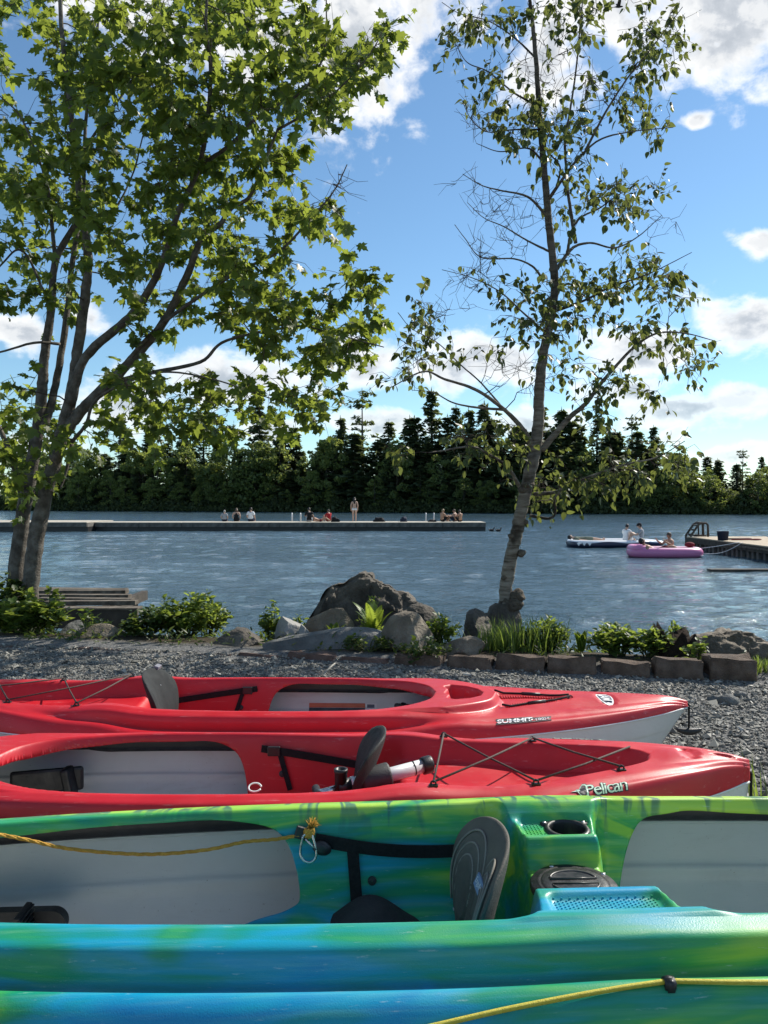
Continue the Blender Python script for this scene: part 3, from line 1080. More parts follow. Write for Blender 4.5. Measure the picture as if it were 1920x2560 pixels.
Shell.fine = ()
SOLO = Shell(SOLO_H, solo_W, solo_rim, solo_seam, solo_ledge, solo_inner, [SOLO_HOLE], 0.118)
SOLO.fine = ((0.36, 0.97), (-0.14, -0.02), (-1.45, -1.2))


def text_polys(body, shear=0.0, offset=0.0, size=1.0, space=1.0):
    """letter shapes as a flat mesh, baseline at the origin"""
    cu = bpy.data.curves.new('lettering', 'FONT')
    cu.body = body; cu.size = size; cu.shear = shear; cu.offset = offset * size; cu.space_character = space
    cu.resolution_u = 4
    ob = bpy.data.objects.new('lettering', cu)
    COL.objects.link(ob)
    dg = bpy.context.evaluated_depsgraph_get()
    me = ob.evaluated_get(dg).to_mesh()
    V = [tuple(v.co[:2]) for v in me.vertices]; F = [tuple(p.vertices) for p in me.polygons]
    bpy.data.objects.remove(ob); bpy.data.curves.remove(cu)
    return np.array(V), F


def decal(name, V, F, mapper, mat, parent):
    bm = bmesh.new()
    vs = [bm.verts.new((a, b, 0)) for a, b in V]
    for f in F:
        try: bm.faces.new([vs[i] for i in f])
        except ValueError: pass
    bmesh.ops.triangulate(bm, faces=bm.faces[:])
    for _ in range(2):
        long_ = [e for e in bm.edges if e.calc_length() > 0.35 * (V[:, 1].max() - V[:, 1].min())]
        if long_: bmesh.ops.subdivide_edges(bm, edges=long_, cuts=1)
        bmesh.ops.triangulate(bm, faces=bm.faces[:])
    for v in bm.verts:
        v.co = mapper(v.co.x, v.co.y)
    return link(name, bm_mesh(name, bm), mat, parent)


def side_map(sh, x0, sx, sgn, t_of_b, lift):
    """map decal (a, b) in metres onto the deck side; b measured up the side"""
    def f(a, b):
        x = x0 + sx * a
        arc = sh.side_arc(x)
        t = np.interp(t_of_b + b, arc, np.linspace(0, 1, len(arc)))
        return sh.side_point(x, float(t), sgn, lift)
    return f


def backrest(name, mat, parent, c, half_w, z0, z1, recline, curve, thick, face, ribs=None, nseg=28):
    """padded backrest in the y-z plane, facing 'face' (+1/-1 along x); rounded outline, curved round the back"""
    nu, nv = nseg, nseg
    V, F = [], []
    for side in (1, -1):
        for i in range(nu + 1):
            for j in range(nv + 1):
                a = i / nu * 2 - 1; b = j / nv * 2 - 1
                # superellipse outline, wider at the top
                r = (abs(a) ** 3.0 + abs(b) ** 3.0) ** (1 / 3.0)
                mx = max(abs(a), abs(b))
                k = mx / r if r > 1e-6 else 1
                aa, bb = a * k, b * k
                zz = z0 + (z1 - z0) * (bb + 1) / 2
                wv = half_w * (0.72 + 0.28 * sstep(-1, 0.5, bb))
                y = aa * wv
                rim_ = max(abs(a), abs(b))
                th = thick * (1 - rim_ ** 5) * 0.85 + thick * 0.15
                x = -face * recline * ((zz - z0) / (z1 - z0)) ** 1.8 + face * curve * (y / half_w) ** 2
                if side == 1 and ribs is not None:
                    th += ribs(aa, bb)
                V.append((c[0] + x + face * th * (0.5 if side == 1 else -0.5), c[1] + y, zz))
    n = (nu + 1) * (nv + 1)
    for s_ in (0, 1):
        for i in range(nu):
            for j in range(nv):
                q = (s_ * n + i * (nv + 1) + j, s_ * n + (i + 1) * (nv + 1) + j, s_ * n + (i + 1) * (nv + 1) + j + 1, s_ * n + i * (nv + 1) + j + 1)
                F.append(q if (s_ == 0) == (face > 0) else q[::-1])
    rimI = [i * (nv + 1) for i in range(nu + 1)] + [nu * (nv + 1) + j for j in range(1, nv + 1)] + [i * (nv + 1) + nv for i in range(nu - 1, -1, -1)] + [j for j in range(nv - 1, 0, -1)]
    for k in range(len(rimI)):
        a, b = rimI[k], rimI[(k + 1) % len(rimI)]
        F.append((a, b, b + n, a + n) if face < 0 else (a + n, b + n, b, a))
    me = mesh(name, V, F, True)
    bm = bmesh.new(); bm.from_mesh(me); bmesh.ops.remove_doubles(bm, verts=bm.verts, dist=1e-5); bmesh.ops.recalc_face_normals(bm, faces=bm.faces[:]); bm.to_mesh(me); bm.free()
    me.polygons.foreach_set('use_smooth', [True] * len(me.polygons))
    return link(name, me, mat, parent)


def wall_y(sh, x, z, sgn):
    """inner cockpit wall: y where the deck inside reaches height z at station x"""
    R = float(sh.W(np.array([x]))[0] - sh.off)
    ys = np.linspace(R, 0.0, 400)
    zz = sh.top_z(np.full_like(ys, x), ys)
    i = int(np.argmax(zz < z))
    return sgn * (ys[i] if zz[i] < z else 0.0)


def wall_strap(sh, x0, z0, x1, z1, sgn, width, off=0.006, n=12, sag=0.0):
    pts = []
    for i in range(n + 1):
        t = i / n
        x = x0 + (x1 - x0) * t; z = z0 + (z1 - z0) * t - sag * math.sin(math.pi * t)
        pts.append((x, wall_y(sh, x, z, sgn) - sgn * off, z))
    return pts


def pad_eye(parent, p, name='pad_eye'):
    m = MB()
    p = Vector(p)
    m.box(p + Vector((0, 0, 0.002)), (0.026, 0.014, 0.004))
    m.tube([p + Vector((-0.008, 0, 0.003)), p + Vector((-0.006, 0, 0.012)), p + Vector((0, 0, 0.015)), p + Vector((0.006, 0, 0.012)), p + Vector((0.008, 0, 0.003))], 0.003, 6)
    return m.build(name, M_BLACK, parent)


def carry_toggle(parent, tip, grip_dir, drop, ribbed=False):
    tip = Vector(tip)
    m = MB()
    b = tip + Vector((0, 0, -drop))
    m.tube([tip + Vector((0, 0, 0.012)), tip + Vector((0, 0, -drop * 0.5)), b], 0.0045, 7)
    m.tube([tip + Vector((-0.02 * grip_dir, 0.0, 0.02)), tip + Vector((0, 0, 0.012))], 0.0045, 7)
    c = m.build('carry_cord', M_WEB, parent)
    g = MB()
    n = 14
    pts, rs = [], []
    for i in range(n + 1):
        t = i / n * 2 - 1
        pts.append(b + Vector((t * 0.055, 0, 0.012 * t * t - 0.004)))
        rs.append(0.004 + 0.012 * (1 - t * t) + (0.002 if ribbed and i % 2 else 0))
    g.tube(pts, rs, 10)
    return g.build('carry_handle', M_BLACK, parent, True)


def solo_kayak(loc, rz, label):
    k = empty('kayak', loc, rz, label, 'kayak', 'red kayaks lying side by side on the gravel')
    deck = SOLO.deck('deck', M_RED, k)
    SOLO.hull('hull', M_HULL, k)
    # seam beading between deck and hull
    for sg in (-1, 1):
        xs = np.linspace(-SOLO_H + 0.01, SOLO_H - 0.01, 90)
        MB().tube([(x, sg * (float(SOLO.W(np.array([x]))[0]) - 0.001), float(SOLO.seam(np.array([x]))[0]) - 0.003) for x in xs], 0.004, 6).build('seam_strip', M_HULL, k, True)
    # seat backrest and its straps
    br = backrest('backrest', M_FOAM_GREY, k, (-0.505, 0, 0), 0.165, 0.13, 0.415, 0.085, 0.045, 0.034, 1,
                  ribs=lambda a, b: 0.006 * float(sstep(0.10, 0.16, abs(a))) * (1 if abs(a) < .8 and abs(b) < .8 else 0))
    for sg in (-1, 1):
        st = MB()
        st.strap(wall_strap(SOLO, -0.15, 0.275, -0.52, 0.228, sg, 0.026, 0.010), 0.026, 0.003, (0, 0, 1))
        st.build('side_strap', M_WEB, k)
        bk = MB().box((-0.195, wall_y(SOLO, -0.195, 0.268, sg) - sg * 0.012, 0.268), (0.045, 0.012, 0.034)).build('buckle', M_BLACK, k, bevel=0.003)
        st2 = MB()
        st2.strap(wall_strap(SOLO, -0.215, 0.262, -0.255, 0.14, sg, 0.018, 0.008, sag=0.0), 0.018, 0.003, (1, 0, 0.2))
        st2.build('hanging_strap', M_WEB, k)
        MB().lathe((-0.225, wall_y(SOLO, -0.225, 0.19, sg) - sg * 0.001, 0.19), [(0.012, 0), (0.011, 0.004), (0.001, 0.005)], 14, (0, -sg, 0.3)).build('rivet', M_BLACK, k)
    # foot braces on the hull sides
    for sg in (-1, 1):
        fb = MB()
        fb.box((0.60, sg * 0.232, 0.165), (0.24, 0.02, 0.085), Matrix.Rotation(-0.28 * sg, 3, 'Z'))
        o = fb.build('foot_brace_rail', M_BLACK, k, bevel=0.03)
        p = MB().box((0.52, sg * 0.225, 0.165), (0.03, 0.06, 0.10), Matrix.Rotation(0.2, 3, 'Y')).build('foot_pedal', M_BLACK, o, bevel=0.008)
    # stern bungee web over the tank well
    far = [(-0.73, 0.243), (-1.03, 0.205), (-1.30, 0.128)]
    near = [(-0.79, -0.236), (-1.09, -0.190)]

    def eye(x, y):
        z = float(SOLO.top_z(x, y)[0])
        return Vector((x, y, z))
    for (x, y) in far + near:
        e = pad_eye(k, eye(x, y))
    lift = Vector((0, 0, 0.012))
    E = {i: eye(*p) + lift for i, p in enumerate(far)}
    N_ = {i: eye(*p) + lift for i, p in enumerate(near)}
    ends = eye(-1.385, -0.070) + Vector((0, 0, 0.004))
    for a, b in ((E[0], N_[0]), (N_[0], E[1]), (E[0], N_[1]), (N_[1], E[2]), (E[1], ends)):
        MB().tube([a, (a + b) / 2 - Vector((0, 0, 0.004)), b], 0.0034, 7).build('bungee_cord', M_CORD, k, True)
    # bow hatch: ribbed tread strips and a V of elastic
    for sg in (-1, 1):
        m = MB()
        for i in range(22):
            x = 0.955 + i * 0.0105
            y0, y1 = sg * (0.092 - (x - 0.955) * 0.30), sg * (0.052 - (x - 0.955) * 0.16)
            zc = float(SOLO.top_z(x, (y0 + y1) / 2)[0])
            m.box((x, (y0 + y1) / 2, zc + 0.002), (0.0058, abs(y1 - y0), 0.008))
        m.build('tread_strip', M_RED, k, bevel=0.0015)
        p0, p1 = Vector((0.93, sg * 0.122, 0)), Vector((1.235, sg * 0.012, 0))
        pts = []
        for i in range(9):
            q = p0.lerp(p1, i / 8)
            pts.append((q.x, q.y, float(SOLO.top_z(q.x, q.y)[0]) + 0.012))
        MB().tube(pts, 0.0045, 7).build('bow_elastic', M_WEB, k, True)
        MB().tube(pts[3:6], 0.0075, 8).build('cord_sleeve', M_BLACK, k, True)
    pad_eye(k, eye(1.24, 0))
    # oval badge on the bow
    n = 40
    V, F = [], []
    zb = lambda x, y: float(SOLO.top_z(x, y)[0])
    V.append((1.385, 0, zb(1.385, 0) + 0.0035))
    for i in range(n):
        a = 2 * math.pi * i / n
        x, y = 1.385 + 0.030 * math.cos(a), 0.092 * math.sin(a)
        V.append((x, y, zb(x, y) + 0.0035))
    F = [(0, 1 + i, 1 + (i + 1) % n) for i in range(n)]
    bdg = link('bow_badge', mesh('bow_badge', V, F), M_WHITE, k)
    Vb = [(1.385 + (v[0] - 1.385) * 0.8, v[1] * 0.84, v[2] + 0.0012) for v in V]
    link('badge_field', mesh('badge_field', Vb, F), M_DECAL_NAVY, bdg)
    tv, tf = text_polys('RAM', 0.15, 0.02, 0.052, 0.95)
    tv = tv - (tv.max(0) + tv.min(0)) / 2
    decal('badge_lettering', tv, tf, lambda a, b: Vector((1.385 + b, -a, zb(1.385 + b, -a) + 0.0062)), M_WHITE, bdg)
    carry_toggle(k, (SOLO_H + 0.006, 0, 0.262), 1, 0.10)
    carry_toggle(k, (-SOLO_H - 0.006, 0, 0.275), -1, 0.175, True)
    # lettering on both sides of the deck
    for sg in (-1, 1):
        d = 1 if sg < 0 else -1                                # reading direction seen from outside
        x0 = 0.885 if d > 0 else 1.105
        big, bf = text_polys('SUMMIT', 0.12, 0.018, 0.052, 0.92)
        small, sf = text_polys('100X', 0.12, 0.012, 0.036, 0.92)
        wbig = big[:, 0].max() - big[:, 0].min()
        big[:, 0] -= big[:, 0].min(); small[:, 0] += wbig + 0.012 - small[:, 0].min()
        sc_ = 0.215 / (small[:, 0].max())
        big, small = big * sc_, small * sc_
        mp = lambda lift: side_map(SOLO, x0, d, sg, 0.052, lift)
        W_, H1 = small[:, 0].max(), big[:, 1].max()
        nb = 16
        pv = []
        for i in range(nb + 1):
            a = -0.006 + (W_ + 0.012) * i / nb
            hi = H1 + 0.005 if a < wbig * sc_ + 0.003 else H1 * 0.80 + 0.004
            pv += [(a, -0.006), (a + 0.004, hi)]
        pf = [(2 * i, 2 * i + 2, 2 * i + 3, 2 * i + 1) for i in range(nb)]
        plate = decal('name_decal', np.array(pv), pf, mp(0.0016), M_DECAL_BLACK, k)
        decal('decal_lettering', big, bf, mp(0.0030), M_WHITE, plate)
        decal('decal_lettering', small, sf, mp(0.0030), M_WHITE, plate)
        # maker's lettering with the bird head near the stern
        x1 = -1.165 if d < 0 else -1.30
        lt, lf = text_polys('Pelican', 0.10, 0.0, 0.082, 0.86)
        lo, lof = text_polys('Pelican', 0.10, 0.045, 0.082, 0.86)
        s2 = np.array([0.128 / (lt[:, 0].max() - lt[:, 0].min()), 0.040 / lt[:, 1].max()])
        sh_ = np.array([lt[:, 0].min(), 0])
        lt, lo = (lt - sh_) * s2, (lo - sh_) * s2
        mp2 = lambda lift: side_map(SOLO, x1, d, sg, 0.070, lift)
        ot = decal('maker_decal', lo, lof, mp2(0.0014), M_DECAL_BLACK, k)
        decal('maker_lettering', lt, lf, mp2(0.0028), M_DECAL_GREEN, ot)
        head = np.array([(-0.055, 0.024), (-0.036, 0.029), (-0.030, 0.036), (-0.022, 0.034), (-0.016, 0.044), (-0.006, 0.056), (0.006, 0.054), (0.010, 0.04),
                         (0.006, 0.012), (-0.002, -0.008), (-0.014, -0.004), (-0.024, 0.006), (-0.031, 0.019), (-0.037, 0.021)])
        head = head * 0.8
        c_ = head.mean(0)
        decal('maker_bird', c_ + (head - c_) * 1.16, [tuple(range(len(head)))], mp2(0.0019), M_DECAL_BLACK, ot)
        ring = np.vstack([head, c_ + (head - c_) * 0.86])
        nh = len(head)
        decal('maker_bird_outline', ring, [(i, (i + 1) % nh, nh + (i + 1) % nh, nh + i) for i in range(nh)], mp2(0.0030), M_DECAL_GREEN, ot)
        beak = 0.8 * np.array([(-0.053, 0.0245), (-0.036, 0.0275), (-0.032, 0.025), (-0.037, 0.0225)])
        decal('maker_bird_beak', beak, [(0, 1, 2, 3)], mp2(0.0030), M_DECAL_GREEN, ot)
        eye_ = 0.8 * np.array([(-0.026 + 0.006 * math.cos(i), 0.026 + 0.006 * math.sin(i)) for i in np.linspace(0, 2 * math.pi, 12, endpoint=False)])
        decal('maker_bird_eye', eye_, [tuple(range(12))], mp2(0.0032), M_DECAL_GREEN, ot)
    return k


K1 = solo_kayak((-0.44, 3.30, 0.0), math.radians(-0.6), 'red kayak farthest from the camera, bow pointing right, picture sticker inside')


def copy_tree(o, parent=None):
    c = o.copy(); COL.objects.link(c); c.parent = parent
    for ch in o.children:
        copy_tree(ch, c)
    return c


K2 = copy_tree(K1)
K2.location = (-0.585, 2.445, 0.0); K2.rotation_euler = (0, 0, math.pi + math.radians(-0.8))
tag(K2, 'red kayak in the middle with hand pump and laced cords at its stern')
for ch in K2.children:
    if ch.name.startswith('backrest'):
        ch.data = ch.data.copy(); ch.data.materials.clear(); ch.data.materials.append(M_FOAM)


# things particular to the far kayak: the printed sticker in its hull, the logo and tab on its backrest
stk = empty('hull_sticker', (0, 0, 0))
stk.parent = K1


HULL_PR = catmull([(0.998, 1.0), (0.985, 0.80), (0.972, 0.64), (0.945, 0.58), (0.935, 0.44), (0.79, 0.17), (0.52, 0.045), (0.22, 0.02), (0.0, 0.0)], 7)


def hull_sheet(name, x0, x1, c0, c1, lift, mat, parent):
    """a sheet stuck on the far inner wall of the hull, c0..c1 as fractions of the seam height"""
    n = 10
    V = []
    for i in range(n + 1):
        for j in range(n + 1):
            x = x0 + (x1 - x0) * i / n; c = c0 + (c1 - c0) * j / n
            zs = float(SOLO.seam(np.array([x]))[0]) + 0.003
            y = float(np.interp(c, HULL_PR[::-1, 1], HULL_PR[::-1, 0])) * float(SOLO.W(np.array([x]))[0]) - 0.003
            V.append((x, y - lift, zs * c + lift * 0.3))
    F = [(i * (n + 1) + j, (i + 1) * (n + 1) + j, (i + 1) * (n + 1) + j + 1, i * (n + 1) + j + 1) for i in range(n) for j in range(n)]
    return link(name, mesh(name, V, F, True), mat, parent)


SX0 = 0.075
hull_sheet('sticker_photo', SX0, SX0 + 0.27, 0.25, 0.655, 0.002, noisy('sticker_print', (0.02, 0.022, 0.024), (0.05, 0.055, 0.06), 9, 0.35, 0.5, 0, 10, c3=(0.10, 0.13, 0.14)), stk)
hull_sheet('sticker_band', SX0, SX0 + 0.27, 0.66, 0.75, 0.002, M_DECAL_ORANGE, stk)
hull_sheet('sticker_margin', SX0 + 0.272, SX0 + 0.325, 0.25, 0.75, 0.002, M_WHITE, stk)
for i in range(3):
    hull_sheet('sticker_code', SX0 + 0.28, SX0 + 0.315, 0.66 - i * 0.12, 0.73 - i * 0.12, 0.0035, M_DECAL_NAVY, stk)

# white curl logo and label tab on the far kayak's backrest
lg = MB()
lg.tube([Vector((-0.505 - 0.085 * 0.62 + 0.024, 0.035 + 0.03 * math.sin(t * 3.1), 0.345 - 0.10 * t)) for t in np.linspace(0, 1, 12)], [0.0012 + 0.002 * math.sin(math.pi * t) for t in np.linspace(0, 1, 12)], 6)
lg.ball((-0.528, 0.03, 0.29), (0.003, 0.010, 0.010))
lg.build('backrest_logo', M_WHITE, K1, True)
MB().box((-0.57, 0.11, 0.405), (0.022, 0.05, 0.02), Matrix.Rotation(0.3, 3, 'Y')).build('label_tab', noisy('grey_tab', (0.16, 0.16, 0.19), (0.22, 0.22, 0.25), 40, 0.6, 0.3, 0, 10), K1, bevel=0.003)
MB().box((-0.512, 0.06, 0.215), (0.004, 0.014, 0.075)).build('label_tab', M_WHITE, K2)

# hand pump lying in the middle kayak behind its seat (world +x is towards that kayak's stern)
def hand_pump():
    a, b = Vector((-0.12, 2.335, 0.275)), Vector((0.145, 2.42, 0.315))
    u = (b - a).normalized()
    p = empty('hand_pump', a, 0, 'grey hand bilge pump with black float lying behind the seat of the middle kayak', 'pump')
    R = lambda s_, e_, r: [u * s_, u * e_]
    MB().tube([u * 0.0, u * 0.262], 0.0215, 20).build('barrel', M_PUMP, p, True)
    MB().tube([u * 0.02, u * 0.032], 0.0245, 20).build('collar', M_WHITE, p, True)
    MB().lathe(u * 0.048, [(0.022, 0), (0.036, 0.003), (0.0395, 0.012), (0.0395, 0.090), (0.038, 0.096), (0.022, 0.098)], 24, u).build('float', noisy('float_foam', (0.03, 0.031, 0.032), (0.05, 0.051, 0.052), 20, 0.55, 0.4, 0.001, 200), p, True)
    MB().lathe(u * 0.255, [(0.0, 0), (0.0265, 0.0), (0.0275, 0.006), (0.0275, 0.028), (0.024, 0.034), (0.018, 0.034), (0.016, 0.02), (0.0, 0.02)], 20, u).build('end_cap', M_BLACK, p, True)
    MB().tube([u * 0.225, u * 0.229], 0.0222, 20).build('ring', M_BLACK, p, True)
    sp = u * -0.012
    MB().lathe(sp + Vector((0, 0, -0.02)), [(0.0, 0), (0.019, 0), (0.019, 0.066), (0.021, 0.068), (0.021, 0.078), (0.014, 0.078), (0.014, 0.05), (0.0, 0.05)], 20).build('spout', M_BLACK, p, True)
    MB().tube([u * -0.02, u * 0.02], 0.0235, 18).build('pump_head', M_BLACK, p, True)
    MB().tube([u * -0.085, u * -0.02], [0.012, 0.012], 12).build('shaft', M_STEEL, p, True)
    MB().tube([u * -0.085 + Vector((0.01, -0.045, 0)), u * -0.085 + Vector((-0.01, 0.045, 0))], 0.013, 12).build('grip', M_BLACK, p, True)


hand_pump()
lp = MB()
lp.tube([(-0.372 + 0.018 * math.cos(t), 2.205 + 0.012 * math.sin(t), 0.322 + 0.008 * math.sin(t)) for t in np.linspace(0.1, 5.9, 30)], 0.0025, 7)
lpo = lp.build('rope_loop', M_WHITE, None, True)
tag(lpo, 'small white rope loop in the middle kayak beside the near rim', 'rope')


# ---- tandem kayak
TAN_H = 2.25


def tan_W(x):
    t = np.clip(np.abs(x) / TAN_H, 0, 1)
    w_ = 0.415 * np.clip(1 - t ** 2.5, 0, 1) ** 0.8
    return np.maximum(w_, 0.03) * np.clip(np.sqrt(np.clip(1 - np.clip((t - 0.985) / 0.015, 0, 1) ** 2, 0, 1)), 0.02, 1)


def tan_rim(x):
    x = np.asarray(x, float)
    return 0.396 - 0.03 * sstep(1.3, 1.8, np.abs(x)) + 0.02 * sstep(1.8, 2.25, np.abs(x)) + 0.006 * np.exp(-((x - 0.16) / 0.18) ** 2)


def tan_seam(x):
    e = np.abs(np.asarray(x, float)) / TAN_H
    return 0.284 + 0.02 * e ** 2.4


def tan_ledge(x):
    return sstep(1.7, 1.2, np.abs(np.asarray(x, float)))


TAN_RECESS = poly_half([(-1.55, 0), (-1.5, .09), (-1.32, .165), (-1.0, .222), (-.6, .252), (-.2, .264), (.2, .267), (.6, .262), (1.0, .235), (1.25, .175), (1.4, .09), (1.45, 0)])
TAN_HOLE1 = poly_half([(-1.52, 0), (-1.48, .085), (-1.31, .154), (-1.0, .209), (-.72, .234), (-.56, .239), (-.475, .232), (-.440, .205), (-.475, .172), (-.56, .14), (-.64, .08), (-.66, 0)])
TAN_HOLE2 = poly_half([(.296, 0), (.298, .09), (.306, .15), (.330, .215), (.385, .246), (.47, .252), (.6, .249), (.98, .222), (1.22, .165), (1.36, .08), (1.41, 0)])
_tb = catmull([(.282, 0), (.283, .06), (.290, .12), (.300, .18), (.318, .235), (.36, .31), (.20, .34), (-.03, .31), (.012, .235), (.032, .17), (.038, .10), (.036, .05), (.034, 0)], 4)
_tn = _tb.copy()
_tn[:, 0] += np.where(_tn[:, 0] > 0.16, 0.045, -0.035) * sstep(0.03, 0.11, _tn[:, 1])
TAN_BLOCK = np.vstack([_tb, _tn[-2:0:-1] * np.array([1, -1])])
_near = (TAN_HOLE2[:, 1] < -0.05) & (TAN_HOLE2[:, 0] < 0.45)
TAN_HOLE2[_near, 0] += 0.045


def rrect(x, y, x0, x1, y0, y1, r):
    cx, cy, hx, hy = (x0 + x1) / 2, (y0 + y1) / 2, (x1 - x0) / 2 - r, (y1 - y0) / 2 - r
    qx, qy = np.abs(x - cx) - hx, np.abs(y - cy) - hy
    return np.sqrt(np.maximum(qx, 0) ** 2 + np.maximum(qy, 0) ** 2) + np.minimum(np.maximum(qx, qy), 0) - r


def tan_inner(x, y, zr, R):
    base = zr + 0.008 * (1 - (y / np.maximum(R, 1e-4)) ** 2) * sstep(1.45, 1.7, np.abs(x))
    sd = poly_sd(TAN_RECESS, x, y)
    floor = 0.10 + 0.03 * (np.abs(y) / 0.2) ** 2 + 0.05 * sstep(0.02, -0.10, x) + 0.02 * sstep(-0.30, -0.46, x) * sstep(-0.8, -0.5, x)
    t = np.clip(-sd / 0.062, 0, 1)
    k = t * t * (3 - 2 * t)
    z = base - (base - floor) * k
    # moulded console between the two seats: hatch platform, lips and textured shelves
    ay = np.abs(y)
    zb = 0.316 + 0.062 * sstep(0.088, 0.116, ay)
    shelf = np.where(y > 0, rrect(x, ay, 0.075, 0.265, 0.126, 0.228, 0.025), rrect(x, ay, 0.055, 0.295, 0.126, 0.228, 0.025))
    zb = zb - 0.013 * sstep(0.0, 0.018, -shelf) + 0.030 * sstep(0.212, 0.255, ay)
    cup = np.sqrt((x - 0.195) ** 2 + (y - 0.178) ** 2)
    zb = zb - 0.055 * sstep(0.046, 0.038, cup)
    sb = poly_sd(TAN_BLOCK, x, y)
    kb = sstep(0.0, 0.045, -sb)
    return z + np.maximum(zb - z, 0) * kb


TAN = Shell(TAN_H, tan_W, tan_rim, tan_seam, tan_ledge, tan_inner, [TAN_HOLE1, TAN_HOLE2], 0.138)
TAN.fine = ((-0.06, 0.42), (-0.54, -0.42))
K3 = empty('kayak', (0.25, 1.630, 0.0), math.radians(2.9), 'marbled green and blue tandem kayak nearest the camera', 'kayak')
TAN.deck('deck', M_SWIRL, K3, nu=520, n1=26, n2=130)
TAN.hull('hull', M_HULL, K3, (0.1, 0.1))
for sg in (-1, 1):
    xs_ = np.linspace(-TAN_H + 0.01, TAN_H - 0.01, 90)
    MB().tube([(x, sg * (float(TAN.W(np.array([x]))[0]) - 0.002), float(TAN.seam(np.array([x]))[0]) - 0.001) for x in xs_], 0.006, 6).build('seam_strip', M_HULL, K3, True)


def tz(x, y): return float(TAN.top_z(x, y)[0])


def pad_ribs(a, b):
    v = 0.0
    for i, (w_, s_) in enumerate(((0.95, 0.014), (0.72, 0.014), (0.50, 0.014))):
        for c in (-0.42, 0.42):
            r = math.hypot((a - c) / (0.50 * w_), (b + 0.08 - i * 0.03) / (0.92 * w_))
            v += s_ * float(sstep(1.0, 0.93, r)) * (0.45 + 0.55 * min(r, 1.0) ** 2)
    return v


br3 = backrest('backrest', M_SEAT_BROWN, K3, (-0.055, 0.0, 0), 0.172, 0.145, 0.445, 0.065, 0.052, 0.032, -1, ribs=pad_ribs, nseg=64)
M_RIB_LIT = noisy('rib_lit_edge', (0.17, 0.16, 0.135), (0.24, 0.225, 0.19), 30, 0.7, 0.3, 0.001, 300)  # paler brown stands in for sunlight catching the pad ribs


def pad_point(y, z, off):
    f = min(max((z - 0.145) / 0.30, 0), 1)
    bb = f * 2 - 1
    wv = 0.172 * (0.72 + 0.28 * float(sstep(-1, 0.5, bb)))
    return Vector((-0.055 + 0.065 * f ** 1.8 - 0.052 * (y / 0.172) ** 2 - 0.016 - 0.5 * pad_ribs(y / wv, bb) - off, y, z))


for c in (-0.42, 0.42):
    for i, w_ in enumerate((0.95, 0.72, 0.50)):
        pts = []
        for a in np.linspace(-0.35, math.pi + 0.35, 40):
            aa = c + 0.5 * w_ * math.cos(a) * 0.985; bb = -0.08 + i * 0.03 + 0.92 * w_ * math.sin(a) * 0.985
            wv = 0.172 * (0.72 + 0.28 * float(sstep(-1, 0.5, bb)))
            if abs(aa) > 0.9: continue
            pts.append(pad_point(aa * wv, 0.145 + 0.30 * (min(max(bb, -0.95), 0.92) + 1) / 2, -0.0005))
        MB().tube(pts, 0.0026, 6).build('rib_highlight', M_RIB_LIT, br3, True)  # added cords, painted highlight along each rib edge
# stitching along the lower edge and the sewn tag
for i in range(16):
    yy = 0.105 - i * 0.0130
    zz_ = 0.200 + 0.05 * (yy / 0.128) ** 4
    xx = -0.055 + 0.065 * ((zz_ - 0.145) / 0.30) ** 1.8 - 0.052 * (yy / 0.172) ** 2 - 0.0175
    MB().box((xx, yy, zz_), (0.004, 0.009, 0.003)).build('stitch', M_PUMP, br3)
tg = MB().box((-0.056, -0.050, 0.355), (0.004, 0.060, 0.026), Matrix.Rotation(0.45, 3, 'Y')).build('sewn_tag', M_TAG_BLUE, br3)
tv, tf = text_polys('Ergofit', 0, 0.0, 0.017, 1.0)
tv = tv - (tv.max(0) + tv.min(0)) / 2
rotY = Matrix.Rotation(0.45, 3, 'Y')
decal('tag_lettering', tv, tf, lambda a, b: Vector((-0.056, -0.050, 0.355)) + rotY @ Vector((-0.0028, -a, b)), M_WHITE, tg)
# straps along the side walls, buckle and down strap
for sg in (1, -1):
    MB().strap(wall_strap(TAN, -0.405, 0.335, -0.05, 0.300, sg, 0.03, 0.010, 18, 0.012), 0.030, 0.004, (0, 0, 1)).build('side_strap', M_WEB, K3)
    MB().strap(wall_strap(TAN, -0.315, 0.315, -0.300, 0.13, sg, 0.03, 0.006, 14), 0.028, 0.004, (1, 0, 0)).build('hanging_strap', M_WEB, K3)
    MB().box((-0.435, wall_y(TAN, -0.435, 0.35, sg) - sg * 0.010, 0.35), (0.035, 0.010, 0.03), Matrix.Rotation(0.3, 3, 'Y')).build('strap_anchor', M_BLACK, K3, bevel=0.003)
    MB().ball((-0.388, wall_y(TAN, -0.388, 0.318, sg) - sg * 0.016, 0.318), (0.024, 0.011, 0.017), Matrix.Rotation(0.35, 3, 'Y')).build('buckle', M_BLACK, K3, True)
    MB().lathe((-0.268, wall_y(TAN, -0.268, 0.235, sg), 0.235), [(0.011, 0), (0.010, 0.005), (0.001, 0.006)], 14, (0, -sg, 0.25)).build('rivet', M_BLACK, K3)
